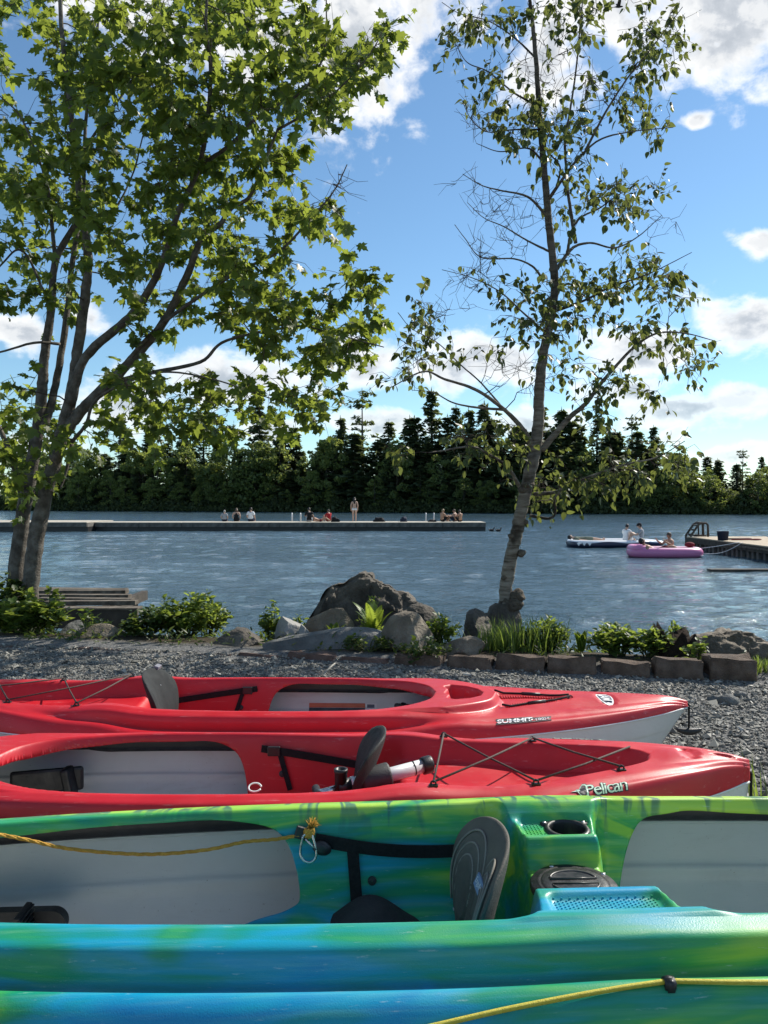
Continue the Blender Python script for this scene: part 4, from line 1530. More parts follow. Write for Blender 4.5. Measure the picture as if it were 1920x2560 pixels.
# seat pad
sp_ = MB()
nn = 24
V, F = [], []
for i in range(nn + 1):
    for j in range(nn + 1):
        a, b = i / nn * 2 - 1, j / nn * 2 - 1
        r_ = (abs(a) ** 3 + abs(b) ** 3) ** (1 / 3)
        rr = max(abs(a), abs(b)); k_ = rr / r_ if r_ > 0 else 1
        a, b = a * k_, b * k_
        x, y = -0.275 + a * 0.175, b * 0.185
        z = 0.140 + 0.060 * abs(b) ** 2.2 + (0.020 * math.cos(a * 5.0) * abs(b)) + 0.020 * (1 - rr ** 6)
        V.append((x, y, z))
F = [(i * (nn + 1) + j, (i + 1) * (nn + 1) + j, (i + 1) * (nn + 1) + j + 1, i * (nn + 1) + j + 1) for i in range(nn) for j in range(nn)]
link('seat_pad', mesh('seat_pad', V, F, True), M_FOAM, K3)
# cup holder ring, screws, hatch lid
zc = 0.366
cu = Vector((0.195, 0.178, zc))
MB().lathe(cu, [(0.040, -0.04), (0.041, 0.0), (0.043, 0.006), (0.050, 0.006), (0.054, 0.002), (0.054, -0.004)], 32).build('cup_holder_ring', M_BLACK, K3, True)
for a in (0.6, 2.5, 4.6):
    MB().lathe(cu + Vector((0.056 * math.cos(a), 0.056 * math.sin(a), 0.0)), [(0.013, -0.004), (0.012, 0.004), (0.0, 0.005)], 12).build('ring_lug', M_BLACK, K3, True)
    MB().lathe(cu + Vector((0.058 * math.cos(a), 0.058 * math.sin(a), 0.004)), [(0.005, 0), (0.004, 0.002), (0, 0.0022)], 10).build('screw', M_STEEL, K3, True)
hc = Vector((0.160, 0.004, 0.316))
hat = MB().lathe(hc, [(0.094, -0.006), (0.095, 0.003), (0.091, 0.008), (0.078, 0.009), (0.076, 0.0115), (0.073, 0.009), (0.070, 0.0115), (0.066, 0.0135), (0.050, 0.0140), (0.0, 0.0142)], 40).build('hatch_lid', M_BLACK, K3, True)
for s_ in (-1, 1):
    rec = MB()
    n = 14
    V = [hc + Vector((0.050 * math.cos(math.pi * i / n), s_ * (0.010 + 0.036 * math.sin(math.pi * i / n)), 0.0148)) for i in range(n + 1)]
    c0 = sum(V, Vector()) / len(V)
    rec.tube(V + [V[0]], 0.0028, 6)
    rec.build('hatch_grip', noisy('hatch_edge', (0.05, 0.048, 0.044), (0.08, 0.077, 0.07), 20, 0.35, 0.5, 0, 10), hat, True)
    ins = [c0.lerp(v, 0.93) + Vector((0, 0, 0.0)) for v in V]
    link('hatch_finger_hollow', mesh('hatch_finger_hollow', [tuple(v) for v in ins], [tuple(range(len(ins)))]), M_DECAL_BLACK, hat)
for a in (0.5, 1.9, 3.4, 4.9):
    MB().lathe(hc + Vector((0.087 * math.cos(a), 0.087 * math.sin(a), 0.007)), [(0.006, 0), (0.005, 0.003), (0, 0.0032)], 10).build('screw', M_STEEL, hat, True)
# raised dots on the two shelves
for sg in (1, -1):
    m = MB()
    for i in range(20 if sg > 0 else 25):
        for j in range(9):
            x = (0.096 if sg > 0 else 0.075) + i * 0.0082; y = sg * (0.138 + j * 0.0088 + (0.0044 if i % 2 else 0))
            if sg > 0 and math.hypot(x - cu.x, y - cu.y) < 0.060: continue
            m.box((x, y, tz(x, y) + 0.0005), (0.0034, 0.0034, 0.003), None, 0.6)
    m.build('anti_slip_dots', M_SWIRL, K3)
# foot brace at the left
for sg in (1, -1):
    zf = 0.155; yy = sg * 0.215
    rail = MB()
    n = 16
    V = [(-1.31, -0.032), (-1.02, -0.032)] + [(-1.02 + 0.032 * math.sin(a), -0.032 * math.cos(a)) for a in np.linspace(0, math.pi, n)[1:-1]] + [(-1.02, 0.032), (-1.31, 0.032)]
    vv = [(x, yy - sg * 0.006, zf + z) for x, z in V] + [(x, yy + sg * 0.02, zf + z) for x, z in V]
    m_ = len(V)
    ff = [tuple(range(m_))[::sg], tuple(range(m_, 2 * m_))[::-sg]] + [(i, (i + 1) % m_, m_ + (i + 1) % m_, m_ + i)[::-sg] for i in range(m_)]
    ro = link('foot_brace_rail', mesh('foot_brace_rail', vv, ff), M_BLACK, K3)
    pd = MB()
    pd.box((-1.075, yy - sg * 0.045, zf + 0.0), (0.014, 0.075, 0.115), Matrix.Rotation(0.12, 3, 'Y'))
    for i in range(9):
        pd.box((-1.062, yy - sg * 0.045, zf - 0.05 + i * 0.0125), (0.010, 0.078, 0.005))
    pd.build('foot_pedal', M_BLACK, ro, bevel=0.002)

# yellow deck line on the near side with its guide and end hole
deck_line_pts = []
Pk = lambda x, t, lift: TAN.side_point(x, t, -1, lift)
gx = 0.205
g0 = Pk(gx, 0.40, 0.010); e0 = Pk(-0.245, 0.16, 0.003); e1 = Pk(0.75, 0.27, 0.006)


def line_pts(a, b, ta, tb, xa, xb, n=14):
    out = []
    for i in range(n + 1):
        f = i / n
        out.append(Pk(xa + (xb - xa) * f, ta + (tb - ta) * f, 0.0055))
    return out


M_LINE = noisy('yellow_line', (0.50, 0.40, 0.03), (0.62, 0.54, 0.07), 160, 0.6, 0.4, 0.002, 500)
l1 = line_pts(e0, g0, 0.14, 0.42, -0.245, gx) + line_pts(g0, e1, 0.42, 0.26, gx, 0.95)[1:]
ln = MB().tube(l1, 0.0042, 8).build('deck_line', M_LINE, K3, True)
gm = MB()
for q in (-0.006, 0.006):
    pass
gm.lathe(Pk(gx, 0.41, 0.002), [(0.004, -0.009), (0.0105, -0.009), (0.012, 0.0), (0.0105, 0.009), (0.004, 0.009)], 16, (1, 0, 0))
gm.box(Pk(gx, 0.36, 0.004), (0.012, 0.012, 0.030), Matrix.Rotation(0.35, 3, 'X'))
gm.build('line_guide', M_BLACK, K3, True)
MB().lathe(Pk(-0.245, 0.14, 0.001), [(0.0, 0.001), (0.008, 0.001), (0.0095, 0.0), (0.0095, -0.003)], 18, (0, -0.95, 0.3)).build('line_hole', M_BLACK, K3, True)

# yellow rope lying across the kayak to the steel clip hooked on its buckle
yr = [at(-160, 2085, 1.60), at(-40, 2082, 1.70), at(60, 2098, 1.745), at(160, 2120, 1.775), at(290, 2133, 1.79), at(400, 2135, 1.80), at(520, 2124, 1.81), at(610, 2105, 1.82), at(690, 2098, 1.83), at(765, 2085, 1.835)]
yr = [Vector(p) for p in catmull([tuple(p) for p in yr], 8)]
rope = empty('yellow_rope', yr[-1], label='frayed yellow rope sagging across the green tandem kayak cockpit', cat='rope')
M_ROPE = noisy('yellow_rope', (0.42, 0.22, 0.03), (0.58, 0.34, 0.06), 90, 0.8, 0.3, 0.003, 300)
o_ = Vector(yr[-1])
for s_ in range(3):       # three laid strands
    pts = []
    for i, p in enumerate(yr):
        a = i * 0.9 + s_ * 2.094
        t = (yr[min(i + 1, len(yr) - 1)] - yr[max(i - 1, 0)]).normalized()
        n_ = t.cross(Vector((0, 0, 1))).normalized(); b_ = t.cross(n_)
        pts.append(p - o_ + (n_ * math.cos(a) + b_ * math.sin(a)) * 0.0022)
    MB().tube(pts, 0.0024, 6).build('strand', M_ROPE, rope, True)
kn = MB()
for i in range(4):
    a = i * 1.3
    kn.tube([Vector((0.010 * math.cos(a + t) + 0.008, 0.009 * math.sin(a + t) - 0.004, 0.006 + 0.008 * math.sin(2 * t + i))) for t in np.linspace(0, 4.5, 14)], 0.0042, 7)
kn.build('knot', M_ROPE, rope, True)
fr = MB()
rr_ = random.Random(3)
for i in range(90):
    d_ = Vector((rr_.gauss(0.5, 0.5), rr_.gauss(0, 0.5), rr_.gauss(0.9, 0.5))).normalized()
    b_ = Vector((0.012, 0.0, 0.016))
    L_ = rr_.uniform(0.012, 0.024)
    fr.tube([b_, b_ + d_ * L_ * 0.6, b_ + d_ * L_ + Vector((rr_.gauss(0, .002), rr_.gauss(0, .002), rr_.gauss(0, .002)))], [0.0022, 0.0012, 0.0004], 4)
fr.build('frayed_end', M_ROPE, rope, True)
# steel spring clip
cp = yr[-1] + Vector((0.008, -0.008, 0.0))
cl = empty('spring_clip', cp, label='steel spring clip hanging from the frayed end of the yellow rope', cat='clip')
ring = []
for i in range(34):
    a = i / 33
    ring.append(a)
oval = [(-0.014, 0.0), (-0.018, -0.02), (-0.020, -0.035), (-0.017, -0.047), (-0.009, -0.056), (0.002, -0.059), (0.012, -0.055), (0.018, -0.045), (0.018, -0.032), (0.014, -0.015), (0.006, 0.004), (-0.004, 0.006), (-0.014, 0.0)]
oval = catmull(oval, 5)
MB().tube([Vector((x, -0.004 + 0.15 * z, z)) for x, z in oval], 0.0030, 8).build('wire_body', M_STEEL, cl, True)
MB().tube([Vector((0.018, -0.010, -0.030)), Vector((-0.008, -0.006, -0.006))], 0.0024, 8).build('gate', M_STEEL, cl, True)

# ------------------------------------------------------------------ trees near the water
M_MAPLE_BARK = noisy('maple_bark', (0.055, 0.047, 0.038), (0.12, 0.105, 0.088), 14, 0.9, 0.2, 0.012, 60, 7, c3=(0.20, 0.185, 0.16))


def birch_bark(t):
    co = obj_co(t)
    st = t.vmath('MULTIPLY', co, (2.0, 2.0, 14.0))
    n = t.noise(st, 2.2, 6, 0.7, 0.6)
    big = t.noise(co, 1.7, 4, 0.6)
    sp = t.node('ShaderNodeSeparateXYZ'); t.put(sp.inputs[0], co)
    # old bark darkens up the stem where it is rough and twiggy
    up = t.maprange(sp.outputs[2], 1.2, 4.5)
    pale = t.ramp(n, [(0.32, (0.045, 0.036, 0.028)), (0.44, (0.16, 0.135, 0.105)), (0.58, (0.26, 0.23, 0.19)), (0.78, (0.37, 0.34, 0.295))])
    dark = t.ramp(n, [(0.3, (0.035, 0.03, 0.024)), (0.7, (0.15, 0.13, 0.105))])
    col = t.mix(t.math('MULTIPLY', up, 0.8), pale, dark)
    col = t.mix(t.maprange(big, 0.52, 0.60), col, (0.045, 0.036, 0.028))
    return principled(t, col, 0.85, 0.25, bump=n, bdist=0.012)


M_BIRCH_BARK = material('birch_bark', birch_bark)
M_ROT_BARK = noisy('burl_bark', (0.05, 0.04, 0.03), (0.16, 0.135, 0.105), 12, 0.9, 0.2, 0.02, 40, 6)
M_TWIG = noisy('twig_bark', (0.045, 0.035, 0.028), (0.085, 0.068, 0.055), 30, 0.9, 0.2, 0.0, 10)
M_MAPLE_LEAF = leaf_mat('maple_leaf', (0.036, 0.068, 0.016), (0.076, 0.114, 0.026), (0.27, 0.33, 0.045), 0.48)
M_BIRCH_LEAF = leaf_mat('birch_leaf', (0.030, 0.048, 0.017), (0.062, 0.084, 0.026), (0.18, 0.21, 0.045), 0.38)


def leaf_template(kind):
    if kind == 'maple':     # stalk at the origin, blade along +y, lobed, gently folded
        out = [(0.0, 0.0), (0.16, -0.06), (0.34, 0.02), (0.30, 0.16), (0.56, 0.22), (0.50, 0.36), (0.66, 0.56), (0.40, 0.54), (0.24, 0.50), (0.26, 0.74), (0.14, 0.78), (0.0, 1.05)]
        pts = out + [(-x, y) for x, y in out[-2:0:-1]]
        pts = [(x, y, 0.10 * abs(x) - 0.10 * y * y + 0.05 * math.sin(5 * x + 3 * y)) for x, y in pts]
        n = len(pts)
        V = pts + [(0, 0.38, -0.04)]
        F = [(i, (i + 1) % n, n) for i in range(n)]
    elif kind == 'birch':
        out = [(0.0, 0.0), (0.22, 0.10), (0.34, 0.32), (0.30, 0.58), (0.16, 0.84), (0.0, 1.08)]
        pts = out + [(-x, y) for x, y in out[-2:0:-1]]
        pts = [(x, y, 0.25 * abs(x) - 0.14 * y * y) for x, y in pts]
        n = len(pts)
        V = pts + [(0, 0.42, -0.02)]
        F = [(i, (i + 1) % n, n) for i in range(n)]
    else:                   # narrow leaf
        out = [(0.0, 0.0), (0.12, 0.22), (0.15, 0.5), (0.08, 0.82), (0.0, 1.05)]
        pts = out + [(-x, y) for x, y in out[-2:0:-1]]
        pts = [(x, y, 0.25 * abs(x) - 0.2 * y * y) for x, y in pts]
        n = len(pts)
        V = pts + [(0, 0.45, -0.03)]
        F = [(i, (i + 1) % n, n) for i in range(n)]
    return np.array(V, float), np.array(F)


def frames(dirs, r, flat=0.4):
    """rotation matrices whose y axis is dirs; the blade normal points roughly up with scatter"""
    n = len(dirs)
    y = dirs / np.linalg.norm(dirs, axis=1, keepdims=True)
    up = np.stack([r.normal(0, flat, n), r.normal(0, flat, n), np.ones(n)], -1)
    z = up - (up * y).sum(1, keepdims=True) * y
    z /= np.linalg.norm(z, axis=1, keepdims=True) + 1e-9
    x = np.cross(y, z)
    return np.stack([x, y, z], -1)            # columns


def leaf_cloud(name, kind, loc, M, size, mat, parent, r):
    V0, F0 = leaf_template(kind)
    n, k = len(loc), len(V0)
    P = np.einsum('nij,kj->nki', M, V0) * size[:, None, None] + loc[:, None, :]
    F = (F0[None] + (np.arange(n) * k)[:, None, None]).reshape(-1, 3)
    me = fast_mesh(name, P.reshape(-1, 3), F, True, np.repeat(r.random(n), k))
    return link(name, me, mat, parent)


def grow_tree(name, label, base, limbs, clusters, kind, leaf_size, per, bark, leafm, seed, twig_r=0.006, droop=0.5, n_single=300, depth=(6.2, 8.6), spread=0.17, bare=(), thin=0.68):
    """limbs: list of (points, radii) in world space; clusters: (x, y, rx, ry, count) in the 1659 view"""
    r = np.random.default_rng(seed)
    root = empty(name, base, label=label, cat='tree')
    b0 = Vector(base)
    tr = MB()
    nodes, nrad = [], []
    for pts, rad in limbs:
        n = max(3, len(pts))
        c = catmull([(*p, q) for p, q in zip(pts, rad)], 8)
        c[:, 3] *= thin
        wob = r.normal(0, 1, (len(c), 3)) * c[:, 3:4] * 0.05
        P = c[:, :3] + wob
        big = c[:, 3].max()
        tr.tube([Vector(p) - b0 for p in P], [float(max(q, 0.003)) * (1 + 0.025 * r.normal()) for q in c[:, 3]], 14 if big > 0.05 else 8)
        nodes += [tuple(p) for p in P]; nrad += list(c[:, 3])
    tr.build('trunk', bark, root, True)
    # cluster centres with real depth, then twigs that reach them from the nearest wood
    C, leafy = [], []
    for lst, lf in ((clusters, True), (bare, False)):
        for (x, y, rx, ry, cnt, *dd) in lst:
            d0, d1 = dd[0] if dd else depth
            for _ in range(cnt):
                a = r.uniform(0, 2 * math.pi); q = math.sqrt(r.random())
                d = r.uniform(d0, d1)
                C.append(tuple(a2(x + rx * q * math.cos(a), y + ry * q * math.sin(a), d))); leafy.append(lf)
    C = np.array(C); leafy = np.array(leafy)
    N = np.array(nodes); NR = np.array(nrad)
    todo = list(range(len(C)))
    dist = np.array([np.min(np.linalg.norm(N - c, axis=1)) for c in C])
    tw = MB()
    leaf_loc, leaf_dir, tips = [], [], []
    order = np.argsort(dist)
    for ci in order:
        c = C[ci]
        dd_ = np.linalg.norm(N - c, axis=1) + 0.35 * np.maximum(0, N[:, 2] - c[2])
        k = int(np.argmin(dd_))
        s = N[k]
        L = np.linalg.norm(c - s)
        if L < 0.02: continue
        rad0 = min(NR[k] * 0.7, twig_r * (0.5 + 1.1 * L))
        m = s * 0.5 + c * 0.5 + r.normal(0, 0.07, 3) * L + np.array([0, 0, 0.10 * L])
        ns = max(4, int(L / 0.09))
        t = np.linspace(0, 1, ns + 1)[:, None]
        P = (1 - t) ** 2 * s + 2 * t * (1 - t) * m + t ** 2 * c + r.normal(0, 0.012, (ns + 1, 3)) * (t > 0)
        R = np.linspace(rad0, max(0.0016, rad0 * 0.35), ns + 1)
        tw.tube([Vector(p) - b0 for p in P], [float(q) for q in R], 5, False)
        N = np.vstack([N, P[1:]]); NR = np.concatenate([NR, R[1:]])
        ax = (P[-1] - P[-3]); ax /= np.linalg.norm(ax) + 1e-9
        # end twiglets
        nt = 4
        for q in range(nt):
            tt = r.uniform(0.35, 1.0)
            p0 = P[int(tt * ns)]
            dv = ax * 0.7 + r.normal(0, 0.75, 3); dv /= np.linalg.norm(dv)
            l_ = spread * r.uniform(0.5, 1.3)
            p1 = p0 + dv * l_ * 0.5 + r.normal(0, 0.02, 3); p2 = p0 + dv * l_ + r.normal(0, 0.02, 3) + np.array([0, 0, -0.03 * droop if leafy[ci] else 0.02])
            tw.tube([Vector(p0) - b0, Vector(p1) - b0, Vector(p2) - b0], [0.0024, 0.0019, 0.0012], 4, False)
            if leafy[ci]:
                m_ = max(1, int(round(per / nt + r.uniform(-0.5, 0.5))))
                for g in range(m_):
                    f = r.uniform(0.3, 1.05)
                    pl = p0 + (p2 - p0) * f + r.normal(0, 0.012, 3)
                    d_ = dv * 0.5 + r.normal(0, 0.6, 3) + np.array([0, 0, -droop])
                    leaf_loc.append(pl - np.array(base)); leaf_dir.append(d_)
    tw.build('twigs', M_TWIG, root, True)
    loc = np.array(leaf_loc); dirs = np.array(leaf_dir)
    size = leaf_size * np.clip(r.normal(1, 0.30, len(loc)), 0.4, 1.7)
    M = frames(dirs, r, 0.55)
    # the leaves that show largest are objects of their own
    wl = loc + np.array(base)
    px = wl[:, 0] / wl[:, 1]; pz = (wl[:, 2] - CAM_Z) / wl[:, 1]
    vis = (np.abs(px) < 0.49) & (pz < 0.63) & (pz > -0.2)
    face = np.abs((M[:, :, 2] * (wl - np.array([0, 0, CAM_Z])) / np.linalg.norm(wl - np.array([0, 0, CAM_Z]), axis=1, keepdims=True)).sum(1))
    score = np.where(vis, size / wl[:, 1] * (0.3 + face), 0)
    big = np.argsort(-score)[:n_single]
    rest = np.setdiff1d(np.arange(len(loc)), big)
    crown = leaf_cloud('crown', kind, loc[rest], M[rest], size[rest], leafm, root, r)
    tag(crown, kind='stuff')
    V0, F0 = leaf_template(kind)
    lm = fast_mesh('leaf', V0, F0, True, np.zeros(len(V0)))
    lm.materials.append(leafm)
    for i in big:
        o = bpy.data.objects.new('leaf', lm)
        COL.objects.link(o)
        o.parent = crown
        mm = Matrix([[*(M[i][a] * size[i]), loc[i][a]] for a in range(3)] + [[0, 0, 0, 1]])
        o.matrix_local = mm
    return root


def A(pts, d):
    """limb through points (1959 px photograph coordinates given as crop tuples), with depth d or a depth ramp"""
    n = len(pts)
    ds = np.linspace(d[0], d[1], n) if isinstance(d, tuple) else [d] * n
    return [tuple(at(x, y, float(q))) for (x, y), q in zip(pts, ds)]


def U(pts):      # upper left crop -> photograph pixels
    return [(x / 1.728, y / 1.728) for x, y in pts]


def UR(pts):     # upper right crop
    return [(960 + x / 1.728, y / 1.728) for x, y in pts]


def LR(pts):     # lower right crop
    return [(960 + x / 1.728, 900 + y / 1.728) for x, y in pts]


def rad(a, b, n, p=1.0):
    return [a + (b - a) * (i / (n - 1)) ** p for i in range(n)]


DM = 7.2
mb = at(62, 1560, DM); mb.z = float(ground_z(mb.x, DM)) - 0.05
ML = []


def limb(pts, d, r0, r1, store=ML):
    P = A(pts, d)
    store.append((P, rad(r0, r1, len(P), 0.8)))


limb([(22, 1600), (34, 1500), (52, 1330), (75, 1190), (95, 1070), (106, 960), (110, 900), (127, 781), (139, 654), (191, 555), (202, 509)], (DM, 7.0), 0.125, 0.03)
limb([(75, 1600), (74, 1480), (92, 1340), (115, 1230), (150, 1102), (176, 1000), (191, 900), (211, 752), (220, 637), (205, 538), (191, 405), (174, 260), (153, 58), (150, -90)], (DM - 0.15, 6.9), 0.13, 0.022)
limb([(108, 1070), (128, 1010), (150, 905), (168, 781), (180, 665), (197, 555), (208, 480), (215, 300), (240, 120), (250, -40)], (7.1, 7.8), 0.06, 0.016)
limb([(160, 1085), (200, 1030), (243, 985), (320, 910), (405, 812), (463, 700), (486, 640), (509, 590), (550, 560), (579, 520), (625, 490), (666, 393), (694, 324)], (7.0, 6.6), 0.082, 0.014)
limb([(176, 1010), (214, 893), (324, 793), (376, 718), (417, 625), (445, 532), (497, 417), (521, 278), (527, 162), (515, 75), (520, -60)], (6.95, 6.4), 0.07, 0.016)
limb([(300, 925), (405, 810), (579, 689), (694, 631), (764, 561), (833, 480), (868, 411)], (6.9, 6.2), 0.032, 0.006)
limb([(270, 960), (360, 935), (500, 905), (567, 851), (741, 816), (810, 828), (960, 868)], (7.0, 6.4), 0.036, 0.006)
limb([(497, 417), (579, 359), (654, 284), (752, 231), (810, 133), (816, -20)], (6.7, 6.3), 0.03, 0.008)
limb([(694, 324), (775, 278), (856, 214), (926, 133), (965, 60)], (6.6, 6.2), 0.018, 0.004)
limb([(180, 1110), (165, 1180), (152, 1220)], (7.05, 6.95), 0.03, 0.012)
limb([(180, 1105), (215, 1060), (240, 1000), (330, 950), (420, 930), (540, 950), (640, 985), (730, 1010)], (7.0, 6.2), 0.026, 0.005)
limb([(139, 654), (125, 520), (118, 460), (90, 380), (50, 290), (0, 240)], (7.1, 6.6), 0.03, 0.008)
limb([(150, 860), (85, 857), (0, 880), (-120, 900)], (7.1, 6.5), 0.022, 0.008)
limb([(130, 780), (60, 630), (0, 665), (-80, 760)], (7.1, 6.8), 0.02, 0.008)
limb([(60, 1250), (20, 1120), (-30, 1000), (-60, 860), (-80, 700)], (7.3, 7.8), 0.05, 0.014)
limb([(191, 405), (260, 300), (330, 200), (380, 90), (420, -30)], (6.9, 7.6), 0.02, 0.006)
limb([(197, 555), (270, 545), (330, 440), (360, 330), (400, 200)], (7.3, 8.2), 0.022, 0.006)
MC = [(130, 90, 190, 120, 34), (380, 90, 200, 120, 40), (590, 120, 140, 140, 30), (660, 190, 60, 110, 9), (250, 270, 260, 120, 42), (500, 290, 160, 120, 26), (90, 370, 130, 110, 18), (330, 400, 200, 100, 24),
      (590, 400, 60, 90, 9), (120, 500, 140, 90, 15), (350, 540, 190, 90, 20), (560, 560, 110, 100, 17), (690, 470, 42, 50, 9), (430, 680, 170, 80, 19), (70, 640, 100, 60, 9), (600, 690, 140, 70, 16), (690, 745, 120, 50, 15),
      (790, 700, 50, 30, 5), (765, 600, 55, 40, 8), (400, 830, 180, 45, 14), (620, 860, 110, 45, 11), (700, 880, 70, 40, 6), (480, 915, 60, 35, 7), (420, 900, 60, 45, 6), (280, 880, 60, 50, 5), (300, 930, 70, 40, 4),
      (825, 70, 28, 60, 6), (790, 110, 30, 50, 5), (740, 150, 40, 50, 5), (700, 200, 40, 60, 5), (540, 470, 90, 60, 8), (230, 940, 40, 40, 3),
      (20, 880, 70, 50, 9, (6.6, 8.4)), (10, 960, 60, 70, 11, (6.6, 8.4)), (15, 1040, 45, 60, 9, (6.6, 8.4)), (110, 920, 60, 50, 6), (-120, 500, 120, 500, 40), (160, 1000, 40, 40, 3)]
MC = [(c[0], c[1], c[2], c[3], int(c[4] * (1.3 if c[1] < 470 else 1.0)), *c[5:]) for c in MC]
grow_tree('maple_tree', 'tall multi-stemmed maple with lobed green leaves at the left', mb, ML, MC, 'maple', 0.080, 18, M_MAPLE_BARK, M_MAPLE_LEAF, 3, 0.008, 0.75, 300, (5.9, 8.2), 0.24,
          bare=[(735, 400, 18, 40, 3, (6.1, 6.4)), (700, 420, 20, 30, 2, (6.1, 6.4))])

DB = 7.25
bb = at(1268, 1545, DB); bb.z = float(ground_z(bb.x, DB)) - 0.05
BL = []


def bl(pts, d, r0, r1):
    limb(pts, d, r0, r1, BL)


trunk_pts = [(1262, 1600)] + LR([(535, 1080), (525, 1000), (540, 900), (560, 800), (585, 690), (605, 600), (632, 480), (655, 380), (668, 250), (672, 120), (685, 0)]) + UR([(697, 1480), (735, 1290), (732, 1150), (716, 1000), (702, 850), (686, 660), (672, 500), (660, 300), (642, 100), (630, 0), (620, -140)])
P = A(trunk_pts, DB)
nt_ = len(P)
BL.append((P, [0.125, 0.105, 0.088, 0.088, 0.084, 0.082, 0.080, 0.084, 0.082, 0.074, 0.068, 0.064, 0.060, 0.056, 0.052, 0.049, 0.046, 0.041, 0.037, 0.032, 0.026, 0.022, 0.016][:nt_]))
bl(LR([(590, 555), (535, 465), (440, 400), (370, 375), (250, 392), (195, 400)]), (DB, 6.5), 0.028, 0.006)
bl(LR([(640, 370), (600, 300), (520, 215), (400, 130), (260, 82), (170, 50), (30, 118)]), (DB, 6.6), 0.042, 0.006)
bl(LR([(520, 215), (400, 205), (300, 185), (210, 140), (120, 130)]), (7.1, 7.7), 0.02, 0.004)
bl(LR([(680, 390), (740, 320), (800, 250), (870, 190), (930, 110), (990, 40)]) + UR([(1080, 1500), (1180, 1440), (1300, 1440), (1420, 1470)]), (DB, 6.7), 0.048, 0.005)
bl(LR([(650, 580), (740, 570), (830, 530), (900, 500), (1050, 450), (1180, 420), (1300, 350)]), (DB, 6.3), 0.028, 0.005)
bl(LR([(630, 672), (680, 682), (715, 684), (740, 662), (738, 600), (760, 570)]), (DB - 0.02, 7.0), 0.022, 0.012)
bl(UR([(735, 1180), (790, 1100), (830, 1062), (900, 1050), (1000, 1070), (1100, 1020), (1200, 930)]), (DB, 7.7), 0.03, 0.004)
bl(UR([(790, 1100), (810, 1000), (850, 940), (930, 900), (1000, 850), (1100, 790)]), (DB, 6.7), 0.022, 0.004)
bl(UR([(828, 1050), (805, 900), (790, 780), (782, 600), (800, 500), (830, 300), (848, 100), (860, -20)]), (7.3, 7.6), 0.026, 0.008)
bl(UR([(705, 870), (760, 790), (835, 690), (930, 605), (1060, 570), (1250, 550)]), (DB, 6.6), 0.026, 0.004)
bl(UR([(745, 810), (760, 720), (700, 640), (720, 560)]), (DB, 7.5), 0.016, 0.006)
bl(UR([(870, 650), (960, 480), (1050, 340), (1100, 280), (1200, 150), (1290, 30)]), (7.0, 6.6), 0.018, 0.004)
bl(UR([(700, 930), (620, 850), (500, 822), (420, 800), (340, 752)]), (DB, 6.8), 0.020, 0.003)
bl(UR([(712, 1085), (620, 1040), (520, 980), (430, 940), (360, 875)]), (DB, 7.9), 0.016, 0.003)
bl(UR([(690, 1210), (640, 1150), (560, 1118), (420, 1112), (350, 1030), (305, 970)]), (DB, 7.0), 0.018, 0.003)
bl(UR([(680, 690), (620, 640), (500, 655), (400, 620)]), (DB, 7.6), 0.016, 0.004)
bl(UR([(670, 560), (560, 560), (450, 570), (380, 520), (335, 430)]), (DB, 6.8), 0.014, 0.003)
bl(UR([(668, 460), (560, 400), (450, 310), (360, 270), (310, 190)]), (DB, 6.7), 0.016, 0.003)
bl(UR([(655, 250), (560, 160), (450, 90), (330, 60), (250, 10)]), (DB, 7.7), 0.014, 0.003)
bl(UR([(700, 1440), (600, 1350), (500, 1260), (380, 1200), (250, 1165)]), (DB, 7.9), 0.018, 0.003)
bl(UR([(720, 1350), (860, 1300), (980, 1240), (1150, 1180), (1330, 1090)]), (DB, 6.6), 0.024, 0.004)
bl(LR([(520, 215), (420, 100), (330, 20)]) + UR([(230, 1480), (120, 1420), (60, 1350)]), (7.1, 6.7), 0.014, 0.003)
BC = [(1000, 80, 50, 50, 9), (1080, 40, 70, 40, 8), (1180, 60, 60, 60, 8), (1250, 35, 60, 40, 9), (1410, 95, 55, 75, 13), (1440, 45, 40, 40, 6), (1340, 175, 70, 60, 11), (1170, 215, 60, 40, 8), (1140, 260, 70, 40, 9),
      (1225, 265, 60, 35, 9), (1065, 220, 50, 40, 6), (1075, 165, 40, 30, 4), (1410, 270, 50, 36, 8), (1120, 320, 60, 30, 6), (1290, 400, 80, 45, 12), (1330, 440, 60, 40, 7), (1395, 410, 30, 35, 4), (1240, 450, 45, 40, 5),
      (1200, 330, 60, 40, 5), (1290, 590, 110, 55, 13), (1380, 590, 90, 60, 14), (1450, 640, 50, 60, 8), (1260, 650, 90, 50, 11), (1160, 660, 80, 45, 10), (1090, 640, 50, 40, 5), (900, 665, 36, 36, 5), (930, 710, 50, 30, 4),
      (1340, 690, 120, 50, 11), (1190, 730, 100, 55, 12), (1430, 740, 80, 45, 8), (880, 760, 50, 36, 7), (985, 760, 40, 30, 2), (1510, 790, 80, 30, 6), (1400, 850, 50, 25, 4), (1300, 820, 70, 40, 6), (870, 830, 40, 40, 4), (1240, 800, 60, 40, 6),
      (1290, 900, 45, 40, 6), (1300, 1030, 110, 35, 14), (1400, 1010, 80, 35, 10), (1460, 965, 40, 25, 6), (1210, 1040, 50, 55, 10), (1180, 1080, 40, 40, 5), (1100, 970, 60, 40, 8), (1000, 960, 60, 30, 7), (850, 975, 20, 20, 2), (1060, 930, 40, 30, 4), (1060, 1010, 30, 30, 2),
      (1250, -60, 150, 60, 14)]
